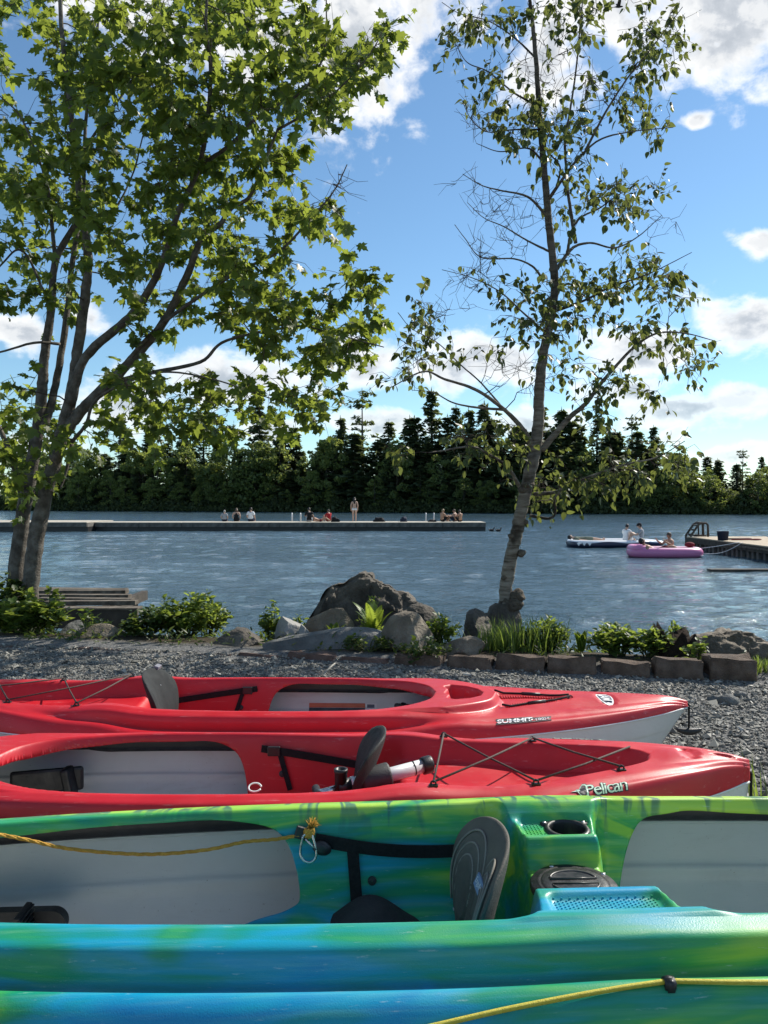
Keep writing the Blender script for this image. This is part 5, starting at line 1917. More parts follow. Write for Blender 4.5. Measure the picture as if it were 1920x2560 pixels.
BB = [(1060, 450, 70, 60, 12), (1040, 590, 50, 40, 9), (1090, 540, 60, 50, 8), (1240, 180, 70, 80, 12), (1440, 490, 30, 20, 4), (1110, 820, 60, 50, 8), (960, 680, 40, 30, 5), (1150, 130, 50, 60, 7), (1030, 250, 30, 40, 4), (1180, 480, 40, 40, 4), (1000, 400, 30, 20, 3), (1140, 800, 60, 40, 5), (990, 610, 25, 20, 3), (940, 780, 40, 40, 4)]
birch = grow_tree('birch_tree', 'slender knobbly birch with half-bare branches at the right of the boulder', bb, BL, BC, 'birch', 0.058, 15, M_BIRCH_BARK, M_BIRCH_LEAF, 9, 0.006, 0.9, 300, (6.5, 8.0), 0.22, bare=BB, thin=0.70)
# knobs and burls on the birch stem
for (x, y, s_) in ((555, 760, 0.04), (555, 800, 0.035), (592, 835, 0.045), (545, 905, 0.045), (522, 940, 0.04), (574, 1020, 0.075), (560, 1050, 0.085), (545, 1060, 0.10), (620, 545, 0.06), (602, 560, 0.05), (610, 700, 0.03)):
    p = at(960 + x / 1.728, 900 + y / 1.728, DB - 0.015) - Vector(bb)
    bm = bmesh.new(); bmesh.ops.create_icosphere(bm, subdivisions=3, radius=s_)
    for v in bm.verts:
        v.co *= 1 + 0.35 * mnoise.fractal(v.co * 18 + Vector((x, y, 0)), 1, 2, 3)
        v.co.z *= 0.8
    o = link('knot', bm_mesh('knot', bm, True), M_ROT_BARK, birch); o.location = p
# root mound
rock('rock', 'dark root-covered mound under the birch trunk', (bb.x - 0.05, DB - 0.02, -0.10), (0.32, 0.3, 0.26), 77, M_ROCK_DARK, cuts=5, rough=0.16)

# ------------------------------------------------------------------ bank plants
M_SHRUB_LEAF = leaf_mat('shrub_leaf', (0.040, 0.080, 0.018), (0.085, 0.135, 0.030), (0.27, 0.34, 0.05), 0.46)
M_SHRUB_DARK = leaf_mat('dark_shrub_leaf', (0.026, 0.052, 0.015), (0.05, 0.082, 0.022), (0.15, 0.20, 0.03), 0.40)
M_FERN = leaf_mat('fern_leaf', (0.06, 0.12, 0.018), (0.10, 0.17, 0.025), (0.34, 0.42, 0.05), 0.45)
M_GRASS = leaf_mat('grass_blade', (0.05, 0.095, 0.02), (0.09, 0.14, 0.03), (0.24, 0.32, 0.05), 0.4)
M_STEM = noisy('green_stem', (0.05, 0.07, 0.02), (0.09, 0.10, 0.035), 20, 0.8, 0.3, 0, 10)
M_ROT = noisy('rotten_wood', (0.012, 0.009, 0.007), (0.035, 0.026, 0.019), 14, 0.95, 0.15, 0.03, 30, 6)


def leafy_shrub(name, label, x, ybase, ytop, d, width, stems, per, size, seed, mat=None, kind='birch', cat='shrub', upright=0.5):
    r = np.random.default_rng(seed)
    p = a2(x, ybase, d)
    gz = float(ground_z(p.x, d))
    root = empty(name, (p.x, d, gz), label=label, cat=cat, group='plants on the lake bank')
    h = a2(x, ytop, d).z - gz
    st = MB()
    loc, dirs = [], []
    per = int(per * 1.7); size = size * 0.76
    for s in range(stems):
        a = r.uniform(0, 6.28); q = math.sqrt(r.random())
        top = np.array([math.cos(a) * q * width, math.sin(a) * q * width * 0.7, h * (1.0 - 0.55 * q ** 1.5) * r.uniform(0.55, 1.05)])
        b0 = np.array([top[0] * 0.25, top[1] * 0.25, 0.0])
        m = (b0 + top) / 2 + r.normal(0, 0.04, 3) + np.array([0, 0, 0.06])
        t = np.linspace(0, 1, 9)[:, None]
        P = (1 - t) ** 2 * b0 + 2 * t * (1 - t) * m + t ** 2 * top
        st.tube([Vector(v) for v in P], list(np.linspace(0.0055, 0.0018, 9)), 5, False)
        ax = top - b0; ax /= np.linalg.norm(ax)
        for k in range(per):
            f = r.uniform(0.22, 1.0) ** 0.8
            pl = P[int(f * 8)] + r.normal(0, 0.02, 3)
            az_ = r.uniform(0, 6.28)
            dv = np.array([math.cos(az_), math.sin(az_), upright + r.normal(0, 0.35)])
            loc.append(pl); dirs.append(dv)
    st.build('stems', M_STEM, root, True)
    loc = np.array(loc); dirs = np.array(dirs)
    sz = size * np.clip(r.normal(1, 0.25, len(loc)), 0.5, 1.6)
    lv = leaf_cloud('leaves', kind, loc, frames(dirs, r, 0.5), sz, mat or M_SHRUB_LEAF, root, r)
    tag(lv, kind='stuff')
    return root


def fern(label, x, ybase, ytop, d, n, seed, spread=0.5):
    r = np.random.default_rng(seed)
    p = a2(x, ybase, d); gz = float(ground_z(p.x, d))
    root = empty('fern', (p.x, d, gz), label=label, cat='fern', group='plants on the lake bank')
    h = a2(x, ytop, d).z - gz
    for k in range(n):
        a = 2 * math.pi * k / n + r.normal(0, 0.3)
        L = h * r.uniform(0.8, 1.1)
        out = spread * L * r.uniform(0.35, 1.1)
        P = [np.array([math.cos(a) * out * t ** 1.7, math.sin(a) * out * t ** 1.7, L * (t - 0.22 * t ** 3)]) for t in np.linspace(0, 1, 25)]
        m = MB()
        m.tube([Vector(v) for v in P], list(np.linspace(0.003, 0.0008, 25)), 4, False)
        side = np.array([-math.sin(a), math.cos(a), 0])
        for i in range(3, 25):
            t = i / 24
            w_ = 0.30 * h * math.sin(math.pi * min(1, 0.12 + 0.88 * t)) ** 0.8 * (1 - t * 0.35) * 0.55 + 0.006
            ax = P[min(i + 1, 24)] - P[i - 1]; ax = ax / (np.linalg.norm(ax) + 1e-9)
            for s in (-1, 1):
                tip = P[i] + side * s * w_ + ax * w_ * 0.35 + np.array([0, 0, -0.12 * w_])
                q = np.cross(side, ax) * 0.0
                b1, b2 = P[i] - ax * 0.007, P[i] + ax * 0.009
                md = (P[i] + tip) / 2 + ax * 0.009; md2 = (P[i] + tip) / 2 - ax * 0.006
                m.add([b1, md2, tip, md, b2], [(0, 1, 2, 3, 4)])
        m.build('frond', M_FERN, root)
    return root


def grass_tuft(label, x, ybase, ytop, d, n, width, seed, name='grass_tuft'):
    r = np.random.default_rng(seed)
    p = a2(x, ybase, d); gz = float(ground_z(p.x, d))
    root = empty(name, (p.x, d, gz), label=label, cat='grass', group='plants on the lake bank')
    h = a2(x, ytop, d).z - gz
    V, F, T = [], [], []
    for k in range(n):
        bx, by = r.normal(0, width * 0.5), r.normal(0, width * 0.3)
        a = r.uniform(0, 6.28); L = h * r.uniform(0.55, 1.05); lean = L * r.uniform(0.1, 0.6)
        wv = r.uniform(0.003, 0.006)
        sd = np.array([-math.sin(a), math.cos(a), 0]) * wv
        b = len(V)
        for t in (0, 0.35, 0.7, 1.0):
            c = np.array([bx + math.cos(a) * lean * t * t, by + math.sin(a) * lean * t * t, L * (t - 0.15 * t ** 3)])
            w_ = (1 - t) ** 0.7
            V += [c - sd * w_, c + sd * w_]
        T += [r.random()] * 8
        for i in range(3):
            F.append((b + 2 * i, b + 2 * i + 1, b + 2 * i + 3, b + 2 * i + 2))
    me = fast_mesh('blades', np.array(V), np.array(F), True, np.array(T))
    o = link('blades', me, M_GRASS, root)
    tag(o, kind='stuff')
    return root


leafy_shrub('shrub', 'broad-leaved shrub at the foot of the maple', 62, 1400, 1272, 6.55, 0.34, 26, 20, 0.085, 1)
leafy_shrub('shrub', 'dark leafy suckers climbing the maple trunk base', 20, 1380, 1230, 6.95, 0.32, 22, 20, 0.08, 2, M_SHRUB_DARK)
leafy_shrub('shrub', 'ivy-like green shoots against the right side of the maple trunk', 112, 1380, 1250, 6.85, 0.12, 9, 20, 0.06, 3, M_SHRUB_DARK)
leafy_shrub('weed', 'single thin weed standing before the plank deck', 182, 1400, 1300, 6.3, 0.05, 3, 12, 0.055, 4, cat='weed')
leafy_shrub('shrub', 'wide bright bush in the middle of the left bank', 400, 1400, 1258, 6.5, 0.38, 40, 24, 0.058, 5)
leafy_shrub('shrub', 'taller shoots rising right of the wide bright bush', 452, 1400, 1262, 6.7, 0.22, 20, 22, 0.055, 6)
leafy_shrub('shrub', 'low dark bush between the wedge-shaped rock and the bright bush', 315, 1400, 1305, 6.35, 0.22, 20, 20, 0.055, 7, M_SHRUB_DARK)
leafy_shrub('weed', 'upright leafy weed left of the pale pointed rock', 584, 1395, 1292, 6.45, 0.10, 9, 20, 0.05, 8, cat='weed')
leafy_shrub('weed', 'small leafy weed on top between pale rock and tan stone', 655, 1380, 1318, 6.6, 0.10, 8, 14, 0.045, 9, cat='weed')
fern('tall bright fern before the peaked boulder', 808, 1402, 1282, 6.35, 9, 10, 0.45)
leafy_shrub('weed', 'leafy stalks behind the tall bright fern', 802, 1395, 1266, 6.6, 0.09, 8, 24, 0.05, 11, kind='narrow', cat='weed', upright=0.9)
fern('small fern in front of the flat-topped tan stone', 722, 1385, 1330, 6.3, 6, 12, 0.5)
leafy_shrub('weed', 'trailing dark leaves hanging over the blue-grey slab', 790, 1432, 1375, 5.65, 0.22, 14, 12, 0.04, 13, M_SHRUB_DARK, cat='weed')
leafy_shrub('weed', 'leafy weeds right of the squat brown rock', 950, 1420, 1315, 6.0, 0.16, 16, 18, 0.048, 14, cat='weed')
leafy_shrub('weed', 'dry pale weeds over the half-buried blocks', 915, 1450, 1385, 5.35, 0.24, 18, 12, 0.04, 15, M_SHRUB_DARK, cat='weed')
grass_tuft('long grass clump right of the birch foot', 1130, 1430, 1312, 5.75, 260, 0.30, 16)
grass_tuft('grass tuft in front of the birch trunk', 1075, 1425, 1335, 5.7, 160, 0.2, 17)
leafy_shrub('weed', 'narrow-leaved willowherb among the long grass', 1180, 1425, 1325, 5.8, 0.20, 22, 22, 0.065, 18, kind='narrow', cat='weed', upright=0.8)
fern('pointed fern standing behind the blocks right of the long grass', 1255, 1425, 1352, 5.5, 7, 19, 0.35)
leafy_shrub('shrub', 'low glossy shrub right of the pointed fern', 1335, 1430, 1342, 5.5, 0.22, 26, 20, 0.055, 20)
leafy_shrub('shrub', 'low shrub between the glossy shrub and the dark stump', 1400, 1430, 1350, 5.4, 0.16, 18, 18, 0.05, 21)
leafy_shrub('weed', 'tall slender weed rising over the dark stump', 1462, 1430, 1290, 5.6, 0.05, 3, 26, 0.06, 22, kind='narrow', cat='weed', upright=1.2)
leafy_shrub('weed', 'short weed shoot in front of the right boulder', 1502, 1435, 1372, 5.2, 0.06, 5, 12, 0.045, 23, cat='weed')
grass_tuft('dry grass at the far right behind the last block', 1652, 1470, 1410, 5.0, 140, 0.16, 24)
grass_tuft('small grass sprig on the gravel beside the stern of the middle kayak', 1640, 1650, 1600, 2.75, 14, 0.05, 25)
leafy_shrub('shrub', 'low leaves spilling over the left stones', 215, 1400, 1352, 6.6, 0.16, 12, 14, 0.05, 26, M_SHRUB_DARK)


def ground_cover():
    """low leaves and grass filling the soil between the rocks"""
    r = np.random.default_rng(44)
    n = 15000
    x = r.uniform(-5.5, 4.0, n); e = r.uniform(0.16, 2.3, n) ** 1.0
    y = edge_y(x) + e
    patch = vnoise(x * 2.2, y * 2.2, 9)
    k = patch + r.normal(0, 0.2, n) > 0.12
    x, y = x[k], y[k]
    z = ground_z(x, y) + r.random(len(x)) ** 1.6 * (0.03 + 0.05 * (vnoise(x * 1.3, y * 1.3, 12) > 0.0))
    az_ = r.uniform(0, 6.28, len(x))
    d = np.stack([np.cos(az_), np.sin(az_), r.normal(0.6, 0.5, len(x))], -1)
    o = leaf_cloud('ground_cover', 'narrow', np.stack([x, y, z], -1), frames(d, r, 0.6), r.uniform(0.03, 0.075, len(x)), M_SHRUB_DARK, None, r)
    tag(o, 'low weeds and creeping leaves between the bank rocks', 'weeds', kind='stuff')


ground_cover()


def stump():
    p = a2(1460, 1425, 5.45)
    V, F = [], []
    n, m = 36, 14
    r = random.Random(6)
    jag = [0.7 + 0.5 * mnoise.noise(Vector((math.cos(6.283 * k / n) * 2.2, math.sin(6.283 * k / n) * 2.2, 1.3))) for k in range(n)]
    for i in range(m + 1):
        t = i / m
        for k in range(n):
            a = 2 * math.pi * k / n
            rr = 0.125 * (1.12 - 0.25 * t) * (1 + 0.16 * mnoise.noise(Vector((math.cos(a) * 2.5, math.sin(a) * 2.5, t * 1.2))))
            V.append((rr * math.cos(a) * 1.35, rr * math.sin(a), 0.26 * t * jag[k]))
    for i in range(m):
        for k in range(n):
            k2 = (k + 1) % n
            F.append((i * n + k, i * n + k2, (i + 1) * n + k2, (i + 1) * n + k))
    b = len(V); V.append((0, 0, 0.08))
    for k in range(n): F.append((m * n + k, m * n + (k + 1) % n, b))
    o = link('stump', mesh('stump', V, F, True), M_ROT)
    o.location = (p.x, 5.45, float(ground_z(p.x, 5.45)) - 0.02)
    tag(o, 'black rotten tree stump beside the low boulder at the right', 'stump')


stump()
sp0, sp1 = at(812, 1678, 5.05), at(838, 1655, 5.2)
stick = MB().tube([(sp0.x, 5.05, 0.012), ((sp0.x + sp1.x) / 2, 5.13, 0.03), (sp1.x, 5.2, 0.045)], [0.006, 0.007, 0.004], 7).build('stick', noisy('bleached_stick', (0.30, 0.28, 0.24), (0.42, 0.40, 0.35), 20, 0.85, 0.2, 0.002, 80), None, True)
tag(stick, 'pale bleached stick lying on the gravel against the low blocks', 'stick')


# ------------------------------------------------------------------ small plank deck on the left bank
M_WOOD_GREY = noisy('weathered_wood', (0.05, 0.040, 0.030), (0.115, 0.096, 0.074), 7, 0.85, 0.25, 0.008, 60, 6, c3=(0.20, 0.17, 0.135))
M_WOOD_DARK = noisy('dark_wet_wood', (0.035, 0.03, 0.025), (0.085, 0.072, 0.058), 6, 0.85, 0.3, 0.006, 40, 6)
M_WOOD_TAN = noisy('tan_deck_boards', (0.30, 0.24, 0.17), (0.42, 0.345, 0.25), 5, 0.8, 0.3, 0.004, 40, 6, c3=(0.50, 0.42, 0.31))


def plank_deck():
    root = empty('plank_deck', (-4.2, 11.2, -0.25), label='small weathered plank deck beside the maple', cat='deck')
    rows = [(1476, 1482, 310, 80, 12.0), (1480, 1490, 317, 80, 11.7), (1487, 1494, 318, 80, 11.4), (1492, 1500, 325, 85, 11.1), (1499, 1505, 333, 100, 10.8), (1502, 1514, 343, 116, 10.5)]
    r = random.Random(8)
    for i, (y0, y1, xr, xl, d) in enumerate(rows):
        a, b = at(xl, y0, d), at(xr, y0, d)
        L = b.x - a.x
        m = MB().box((0, 0, 0), (L, 0.17, 0.06))
        o = m.build('plank', M_WOOD_GREY, root, bevel=0.006)
        o.location = Vector(((a.x + b.x) / 2, d, -0.235 + r.uniform(-0.03, 0.02))) - root.location
        o.rotation_euler = (-0.03, r.uniform(-0.008, 0.012), r.uniform(-0.01, 0.01))
    for x in (-4.75, -3.75):
        o = MB().box((0, 0, 0), (0.09, 1.7, 0.14)).build('joist', M_WOOD_DARK, root)
        o.location = Vector((x, 11.2, -0.34)) - root.location
    fa, fb = at(138, 1523, 10.1), at(345, 1526, 10.1)
    f = MB().box((0, 0, 0), (fb.x - fa.x, 0.08, 0.24)).build('fascia_beam', M_WOOD_DARK, root, bevel=0.008)
    f.location = Vector(((fa.x + fb.x) / 2, 10.1, fa.z - 0.13)) - root.location
    t = MB().box((0, 0, 0), (fb.x - fa.x + 0.02, 0.22, 0.03)).build('cap_board', M_WOOD_GREY, root, bevel=0.005)
    t.location = Vector(((fa.x + fb.x) / 2, 10.16, fa.z + 0.006)) - root.location
    for x in (-4.8, -3.85):
        for y in (10.7, 11.8):
            o = MB().tube([(0, 0, -0.15), (0, 0, -1.2)], 0.07, 12).build('post', M_WOOD_DARK, root, True)
            o.location = Vector((x, y, -0.30)) - root.location


plank_deck()

# ------------------------------------------------------------------ people
SKIN = {'fair': noisy('skin_fair', (0.46, 0.29, 0.21), (0.54, 0.35, 0.26), 12, 0.55, 0.35, 0, 10), 'tan': noisy('skin_tan', (0.34, 0.19, 0.12), (0.42, 0.24, 0.16), 12, 0.55, 0.35, 0, 10)}
CLOTH = {}
for nm, c in (('white', (0.72, 0.73, 0.74)), ('black', (0.015, 0.016, 0.018)), ('grey', (0.33, 0.34, 0.36)), ('red', (0.42, 0.03, 0.035)), ('navy', (0.02, 0.028, 0.05)), ('olive', (0.14, 0.16, 0.12)), ('maroon', (0.16, 0.02, 0.03))):
    CLOTH[nm] = noisy('cloth_' + nm, tuple(x * 0.85 for x in c), tuple(min(1, x * 1.1) for x in c), 14, 0.85, 0.2, 0.004, 30)
HAIR = {'dark': noisy('hair_dark', (0.012, 0.009, 0.008), (0.03, 0.022, 0.018), 50, 0.55, 0.4, 0.004, 90), 'brown': noisy('hair_brown', (0.05, 0.03, 0.018), (0.10, 0.065, 0.04), 50, 0.55, 0.4, 0.004, 90),
        'blond': noisy('hair_blond', (0.22, 0.15, 0.08), (0.34, 0.25, 0.14), 50, 0.55, 0.4, 0.004, 90), 'grey': noisy('hair_grey', (0.25, 0.23, 0.21), (0.36, 0.34, 0.31), 50, 0.6, 0.4, 0.004, 90)}

POSE = {
    'stand': dict(pelvis=(0, 0, .90), spine=(0, -.01, 1.08), chest=(0, 0, 1.26), neck=(0, 0, 1.42), head=(0, .015, 1.555), sh=(.165, 0, 1.36), el=(.235, -.02, 1.10), wr=(.225, .07, .87), hand=(.21, .10, .79), hip=(.09, 0, .86), kn=(.095, .02, .47), an=(.10, -.01, .075), toe=(.115, .13, .03)),
    'knees': dict(pelvis=(0, 0, .11), spine=(0, -.05, .30), chest=(0, -.03, .47), neck=(0, .02, .61), head=(0, .06, .735), sh=(.165, 0, .545), el=(.235, .16, .34), wr=(.13, .35, .36), hand=(.06, .41, .37), hip=(.09, .03, .11), kn=(.12, .42, .44), an=(.10, .52, .07), toe=(.11, .66, .03)),
    'dangle': dict(pelvis=(0, 0, .11), spine=(0, -.02, .30), chest=(0, 0, .48), neck=(0, .02, .63), head=(0, .045, .76), sh=(.17, 0, .57), el=(.25, -.03, .33), wr=(.22, .16, .20), hand=(.18, .24, .17), hip=(.09, .03, .10), kn=(.11, .45, .12), an=(.11, .47, -.28), toe=(.11, .60, -.33)),
    'recline': dict(pelvis=(0, 0, .11), spine=(0, -.17, .15), chest=(0, -.34, .23), neck=(0, -.47, .33), head=(0, -.55, .445), sh=(.165, -.42, .28), el=(.25, -.46, .08), wr=(.22, -.20, .06), hand=(.21, -.11, .05), hip=(.09, .03, .11), kn=(.11, .42, .30), an=(.10, .74, .08), toe=(.11, .84, .15)),
    'lie': dict(pelvis=(0, 0, .12), spine=(0, -.20, .13), chest=(0, -.38, .14), neck=(0, -.54, .17), head=(0, -.68, .21), sh=(.165, -.46, .14), el=(.27, -.25, .08), wr=(.24, 0, .07), hand=(.22, .08, .06), hip=(.09, .04, .12), kn=(.11, .46, .14), an=(.10, .86, .08), toe=(.11, .90, .19)),
    'wade': dict(pelvis=(0, 0, .11), spine=(0, -.05, .30), chest=(0, -.04, .48), neck=(0, 0, .62), head=(0, .03, .75), sh=(.18, 0, .555), el=(.27, .14, .40), wr=(.25, .36, .52), hand=(.24, .42, .60), hip=(.09, .03, .11), kn=(.12, .44, .22), an=(.10, .80, .10), toe=(.11, .90, .16)),
}
SIDE_RAD = dict(pelvis=.135, spine=.115, chest=.135, neck=.052, sh=.062, el=.042, wr=.03, hand=.024, hip=.098, kn=.062, an=.04, toe=.028)


def person(label, loc, rz, pose, skin='fair', top=None, top_c='white', bottom='shorts', bot_c='navy', hair='dark', hair_len=0, cap=None, scale=1.0, slim=1.0):
    J = POSE[pose]
    root = empty('person', loc, rz, label, 'person', 'people swimming and sunbathing')
    root.scale = (scale,) * 3
    names, pts, edges = [], [], []

    def v(n, p):
        names.append(n); pts.append(Vector(p)); return len(pts) - 1
    ip = v('pelvis', J['pelvis']); is_ = v('spine', J['spine']); ic = v('chest', J['chest']); ink = v('neck', J['neck'])
    hd = Vector(J['head']); ih = v('neck', hd - (hd - Vector(J['neck'])) * 0.25)
    edges += [(ip, is_), (is_, ic), (ic, ink), (ink, ih)]
    for s in (-1, 1):
        m = lambda k: (J[k][0] * s, J[k][1], J[k][2])
        a = v('sh', m('sh')); b = v('el', m('el')); c = v('wr', m('wr')); d = v('hand', m('hand'))
        edges += [(ic, a), (a, b), (b, c), (c, d)]
        a = v('hip', m('hip')); b = v('kn', m('kn')); c = v('an', m('an')); d = v('toe', m('toe'))
        edges += [(ip, a), (a, b), (b, c), (c, d)]
    me = bpy.data.meshes.new('skel')
    me.from_pydata([tuple(p) for p in pts], edges, [])
    ob = bpy.data.objects.new('skel', me)
    COL.objects.link(ob)
    sk = ob.modifiers.new('skin', 'SKIN')
    if not me.skin_vertices: me.skin_vertices.new()
    for i, n in enumerate(names):
        rr = SIDE_RAD[n] * slim
        me.skin_vertices[0].data[i].radius = (rr, rr * (0.74 if n in ('pelvis', 'spine', 'chest') else 1))
    me.skin_vertices[0].data[ip].use_root = True
    ss = ob.modifiers.new('sub', 'SUBSURF'); ss.levels = 2; ss.render_levels = 2
    dg = bpy.context.evaluated_depsgraph_get()
    ev = bpy.data.meshes.new_from_object(ob.evaluated_get(dg))
    bpy.data.objects.remove(ob); bpy.data.meshes.remove(me)
    co = np.array([x.co[:] for x in ev.vertices])
    nr = np.array([x.normal[:] for x in ev.vertices])
    faces = [tuple(p.vertices) for p in ev.polygons]
    # nearest bone of every vertex
    segs = [(names[a], names[b], np.array(pts[a]), np.array(pts[b])) for a, b in edges]
    best = np.full(len(co), 1e9); bone = np.zeros(len(co), int); par = np.zeros(len(co))
    for k, (na, nb, a, b) in enumerate(segs):
        ab = b - a; t = np.clip(((co - a) @ ab) / (ab @ ab + 1e-9), 0, 1)
        d = np.linalg.norm(co - a - t[:, None] * ab, axis=1) / (0.5 * (SIDE_RAD[na] + SIDE_RAD[nb]))
        u = d < best; best[u] = d[u]; bone[u] = k; par[u] = t[u]
    seg_name = [(na, nb) for na, nb, _, _ in segs]
    mb_ = MB(); mb_.add(co, faces)
    # head, nose, ears, fingers grow out of the same mesh
    up = (hd - Vector(J['neck'])).normalized()
    fwd = Vector((0, 1, 0)); fwd = (fwd - up * fwd.dot(up)).normalized() if pose not in ('recline', 'lie') else (Vector((0, 0.5, 0.9)) - up * Vector((0, 0.5, 0.9)).dot(up)).normalized()
    sd = fwd.cross(up)
    R = Matrix((sd, fwd, up)).transposed()
    mb_.ball(hd, (0.074, 0.092, 0.112), R, 16, 12)
    mb_.ball(hd + R @ Vector((0, 0.095, -0.015)), (0.013, 0.018, 0.022), R, 8, 6)
    mb_.ball(hd + R @ Vector((0, 0.076, -0.062)), (0.03, 0.016, 0.010), R, 8, 6)
    for s in (-1, 1):
        mb_.ball(hd + R @ Vector((s * 0.075, 0.0, -0.005)), (0.011, 0.02, 0.03), R, 8, 6)
        w_, h_ = Vector((J['wr'][0] * s, *J['wr'][1:])), Vector((J['hand'][0] * s, *J['hand'][1:]))
        dv = (h_ - w_).normalized(); sv = dv.cross(Vector((0, 0, 1)));  sv = sv.normalized() if sv.length > 0.1 else Vector((1, 0, 0))
        for f in range(4):
            b = h_ + sv * (f - 1.5) * 0.017
            L = (0.062, 0.072, 0.068, 0.052)[f]
            mb_.tube([b, b + dv * L * 0.55, b + dv * L - Vector((0, 0, 0.012))], [0.0085, 0.008, 0.006], 6)
        mb_.tube([w_ + dv * 0.03 + sv * 0.02, w_ + dv * 0.06 + sv * 0.045, w_ + dv * 0.09 + sv * 0.048], [0.010, 0.009, 0.007], 6)
    body = mb_.build('body', SKIN[skin], root, True)
    ey = MB()
    for s in (-1, 1): ey.ball(hd + R @ Vector((s * 0.030, 0.085, 0.008)), 0.009, None, 6, 5)
    ey.build('eyes', HAIR['dark'], root)

    def garment(name, mat, test, lift):
        keep = [f for f in faces if all(test(i) for i in f)]
        if not keep: return
        used = sorted({i for f in keep for i in f}); idx = {o: n for n, o in enumerate(used)}
        V = [tuple(co[i] + nr[i] * lift) for i in used]
        o = link(name, mesh(name, V, [tuple(idx[i] for i in f) for f in keep], True), mat, root)
        m = o.modifiers.new('cloth', 'SOLIDIFY'); m.thickness = 0.004; m.offset = 0
    torso = {('pelvis', 'spine'), ('spine', 'chest'), ('chest', 'sh')}
    if top == 'shirt':
        garment('shirt', CLOTH[top_c], lambda i: seg_name[bone[i]] in torso or (seg_name[bone[i]] == ('chest', 'neck') and par[i] < 0.55) or (seg_name[bone[i]] == ('sh', 'el') and par[i] < 0.75) or (seg_name[bone[i]] == ('pelvis', 'hip')), 0.016)
    elif top == 'tank':
        garment('tank_top', CLOTH[top_c], lambda i: seg_name[bone[i]] in {('pelvis', 'spine'), ('spine', 'chest')} or seg_name[bone[i]] == ('pelvis', 'hip'), 0.013)
    elif top == 'bra':
        garment('swim_top', CLOTH[top_c], lambda i: seg_name[bone[i]] == ('spine', 'chest') and par[i] > 0.55, 0.008)
    if bottom == 'shorts':
        garment('shorts', CLOTH[bot_c], lambda i: seg_name[bone[i]] == ('pelvis', 'hip') or (seg_name[bone[i]] == ('hip', 'kn') and par[i] < 0.72) or (seg_name[bone[i]] == ('pelvis', 'spine') and par[i] < 0.3), 0.02)
    elif bottom == 'brief':
        garment('swim_bottom', CLOTH[bot_c], lambda i: seg_name[bone[i]] == ('pelvis', 'hip') or (seg_name[bone[i]] == ('pelvis', 'spine') and par[i] < 0.28) or (seg_name[bone[i]] == ('hip', 'kn') and par[i] < 0.06), 0.009)
    hm = MB()
    hv, hf = [], []
    n, m2 = 18, 12
    for i in range(m2 + 1):
        th = math.pi * 0.66 * i / m2
        for k in range(n):
            ph = 2 * math.pi * k / n
            fr = math.sin(ph)
            cut = 1.0 if fr < 0.35 else 0.62
            tt = th * cut
            p = Vector((0.083 * math.sin(tt) * math.cos(ph), 0.102 * math.sin(tt) * math.sin(ph) - 0.006, 0.122 * math.cos(tt)))
            p *= 1 + 0.03 * mnoise.noise(p * 40)
            hv.append(hd + R @ p)
    for i in range(m2):
        for k in range(n):
            k2 = (k + 1) % n
            hf.append((i * n + k, (i + 1) * n + k, (i + 1) * n + k2, i * n + k2))
    hm.add(hv, hf)
    if hair_len:
        for q in range(9):
            a = math.pi * (1.15 + 0.70 * q / 8)
            b = hd + R @ Vector((0.07 * math.cos(a), 0.085 * math.sin(a), 0.0))
            hm.tube([b, b + Vector((0, -0.03, -hair_len * 0.5)), b + Vector((0.0, -0.015, -hair_len))], [0.034, 0.034, 0.012], 7)
    hm.build('hair', HAIR[hair], root, True)
    if cap:
        cm = MB()
        cm.ball(hd + R @ Vector((0, -0.004, 0.045)), (0.086, 0.104, 0.085), R, 16, 8)
        cm.ball(hd + R @ Vector((0, 0.115, 0.045)), (0.07, 0.06, 0.010), R, 12, 6)
        cm.build('cap', CLOTH[cap], root, True)
    return root


# ------------------------------------------------------------------ floating swim dock
DZ = -0.41
M_DOCK_SIDE = noisy('dock_side', (0.05, 0.047, 0.042), (0.12, 0.11, 0.098), 2.2, 0.85, 0.3, 0.01, 20, 6, c3=(0.19, 0.175, 0.155))
M_DOCK_TOP = noisy('dock_top', (0.30, 0.27, 0.22), (0.42, 0.38, 0.31), 2.5, 0.8, 0.3, 0.004, 20, 5, c3=(0.52, 0.47, 0.38))


def float_dock(name, label, x0, x1, y0, y1, zt, sections):
    root = empty(name, ((x0 + x1) / 2, (y0 + y1) / 2, WATER_Z), label=label, cat='dock')
    o0 = Vector(root.location)
    n = sections
    for i in range(n):
        a, b = x0 + (x1 - x0) * i / n + 0.006, x0 + (x1 - x0) * (i + 1) / n - 0.006
        d = MB().box((0, 0, 0), (b - a, y1 - y0, 0.05)).build('deck_section', M_DOCK_TOP, root, bevel=0.01)
        d.location = Vector(((a + b) / 2, (y0 + y1) / 2, zt - 0.025)) - o0
        for (yy, sgn) in ((y0, -1), (y1, 1)):
            f = MB().box((0, 0, 0), (b - a - 0.02, 0.06, 0.27)).build('side_beam', M_DOCK_SIDE, root, bevel=0.008)
            f.location = Vector(((a + b) / 2, yy + sgn * -0.05, zt - 0.19)) - o0
        fl = MB().box((0, 0, 0), (b - a + 0.02, y1 - y0 - 0.4, 0.5)).build('float_block', M_BLACK, root, bevel=0.03)
        fl.location = Vector(((a + b) / 2, (y0 + y1) / 2, zt - 0.55)) - o0
    e = MB().box((0, 0, 0), (0.06, y1 - y0 - 0.2, 0.27)).build('end_beam', M_DOCK_SIDE, root, bevel=0.008)
    e.location = Vector((x1 - 0.02, (y0 + y1) / 2, zt - 0.19)) - o0
    return root


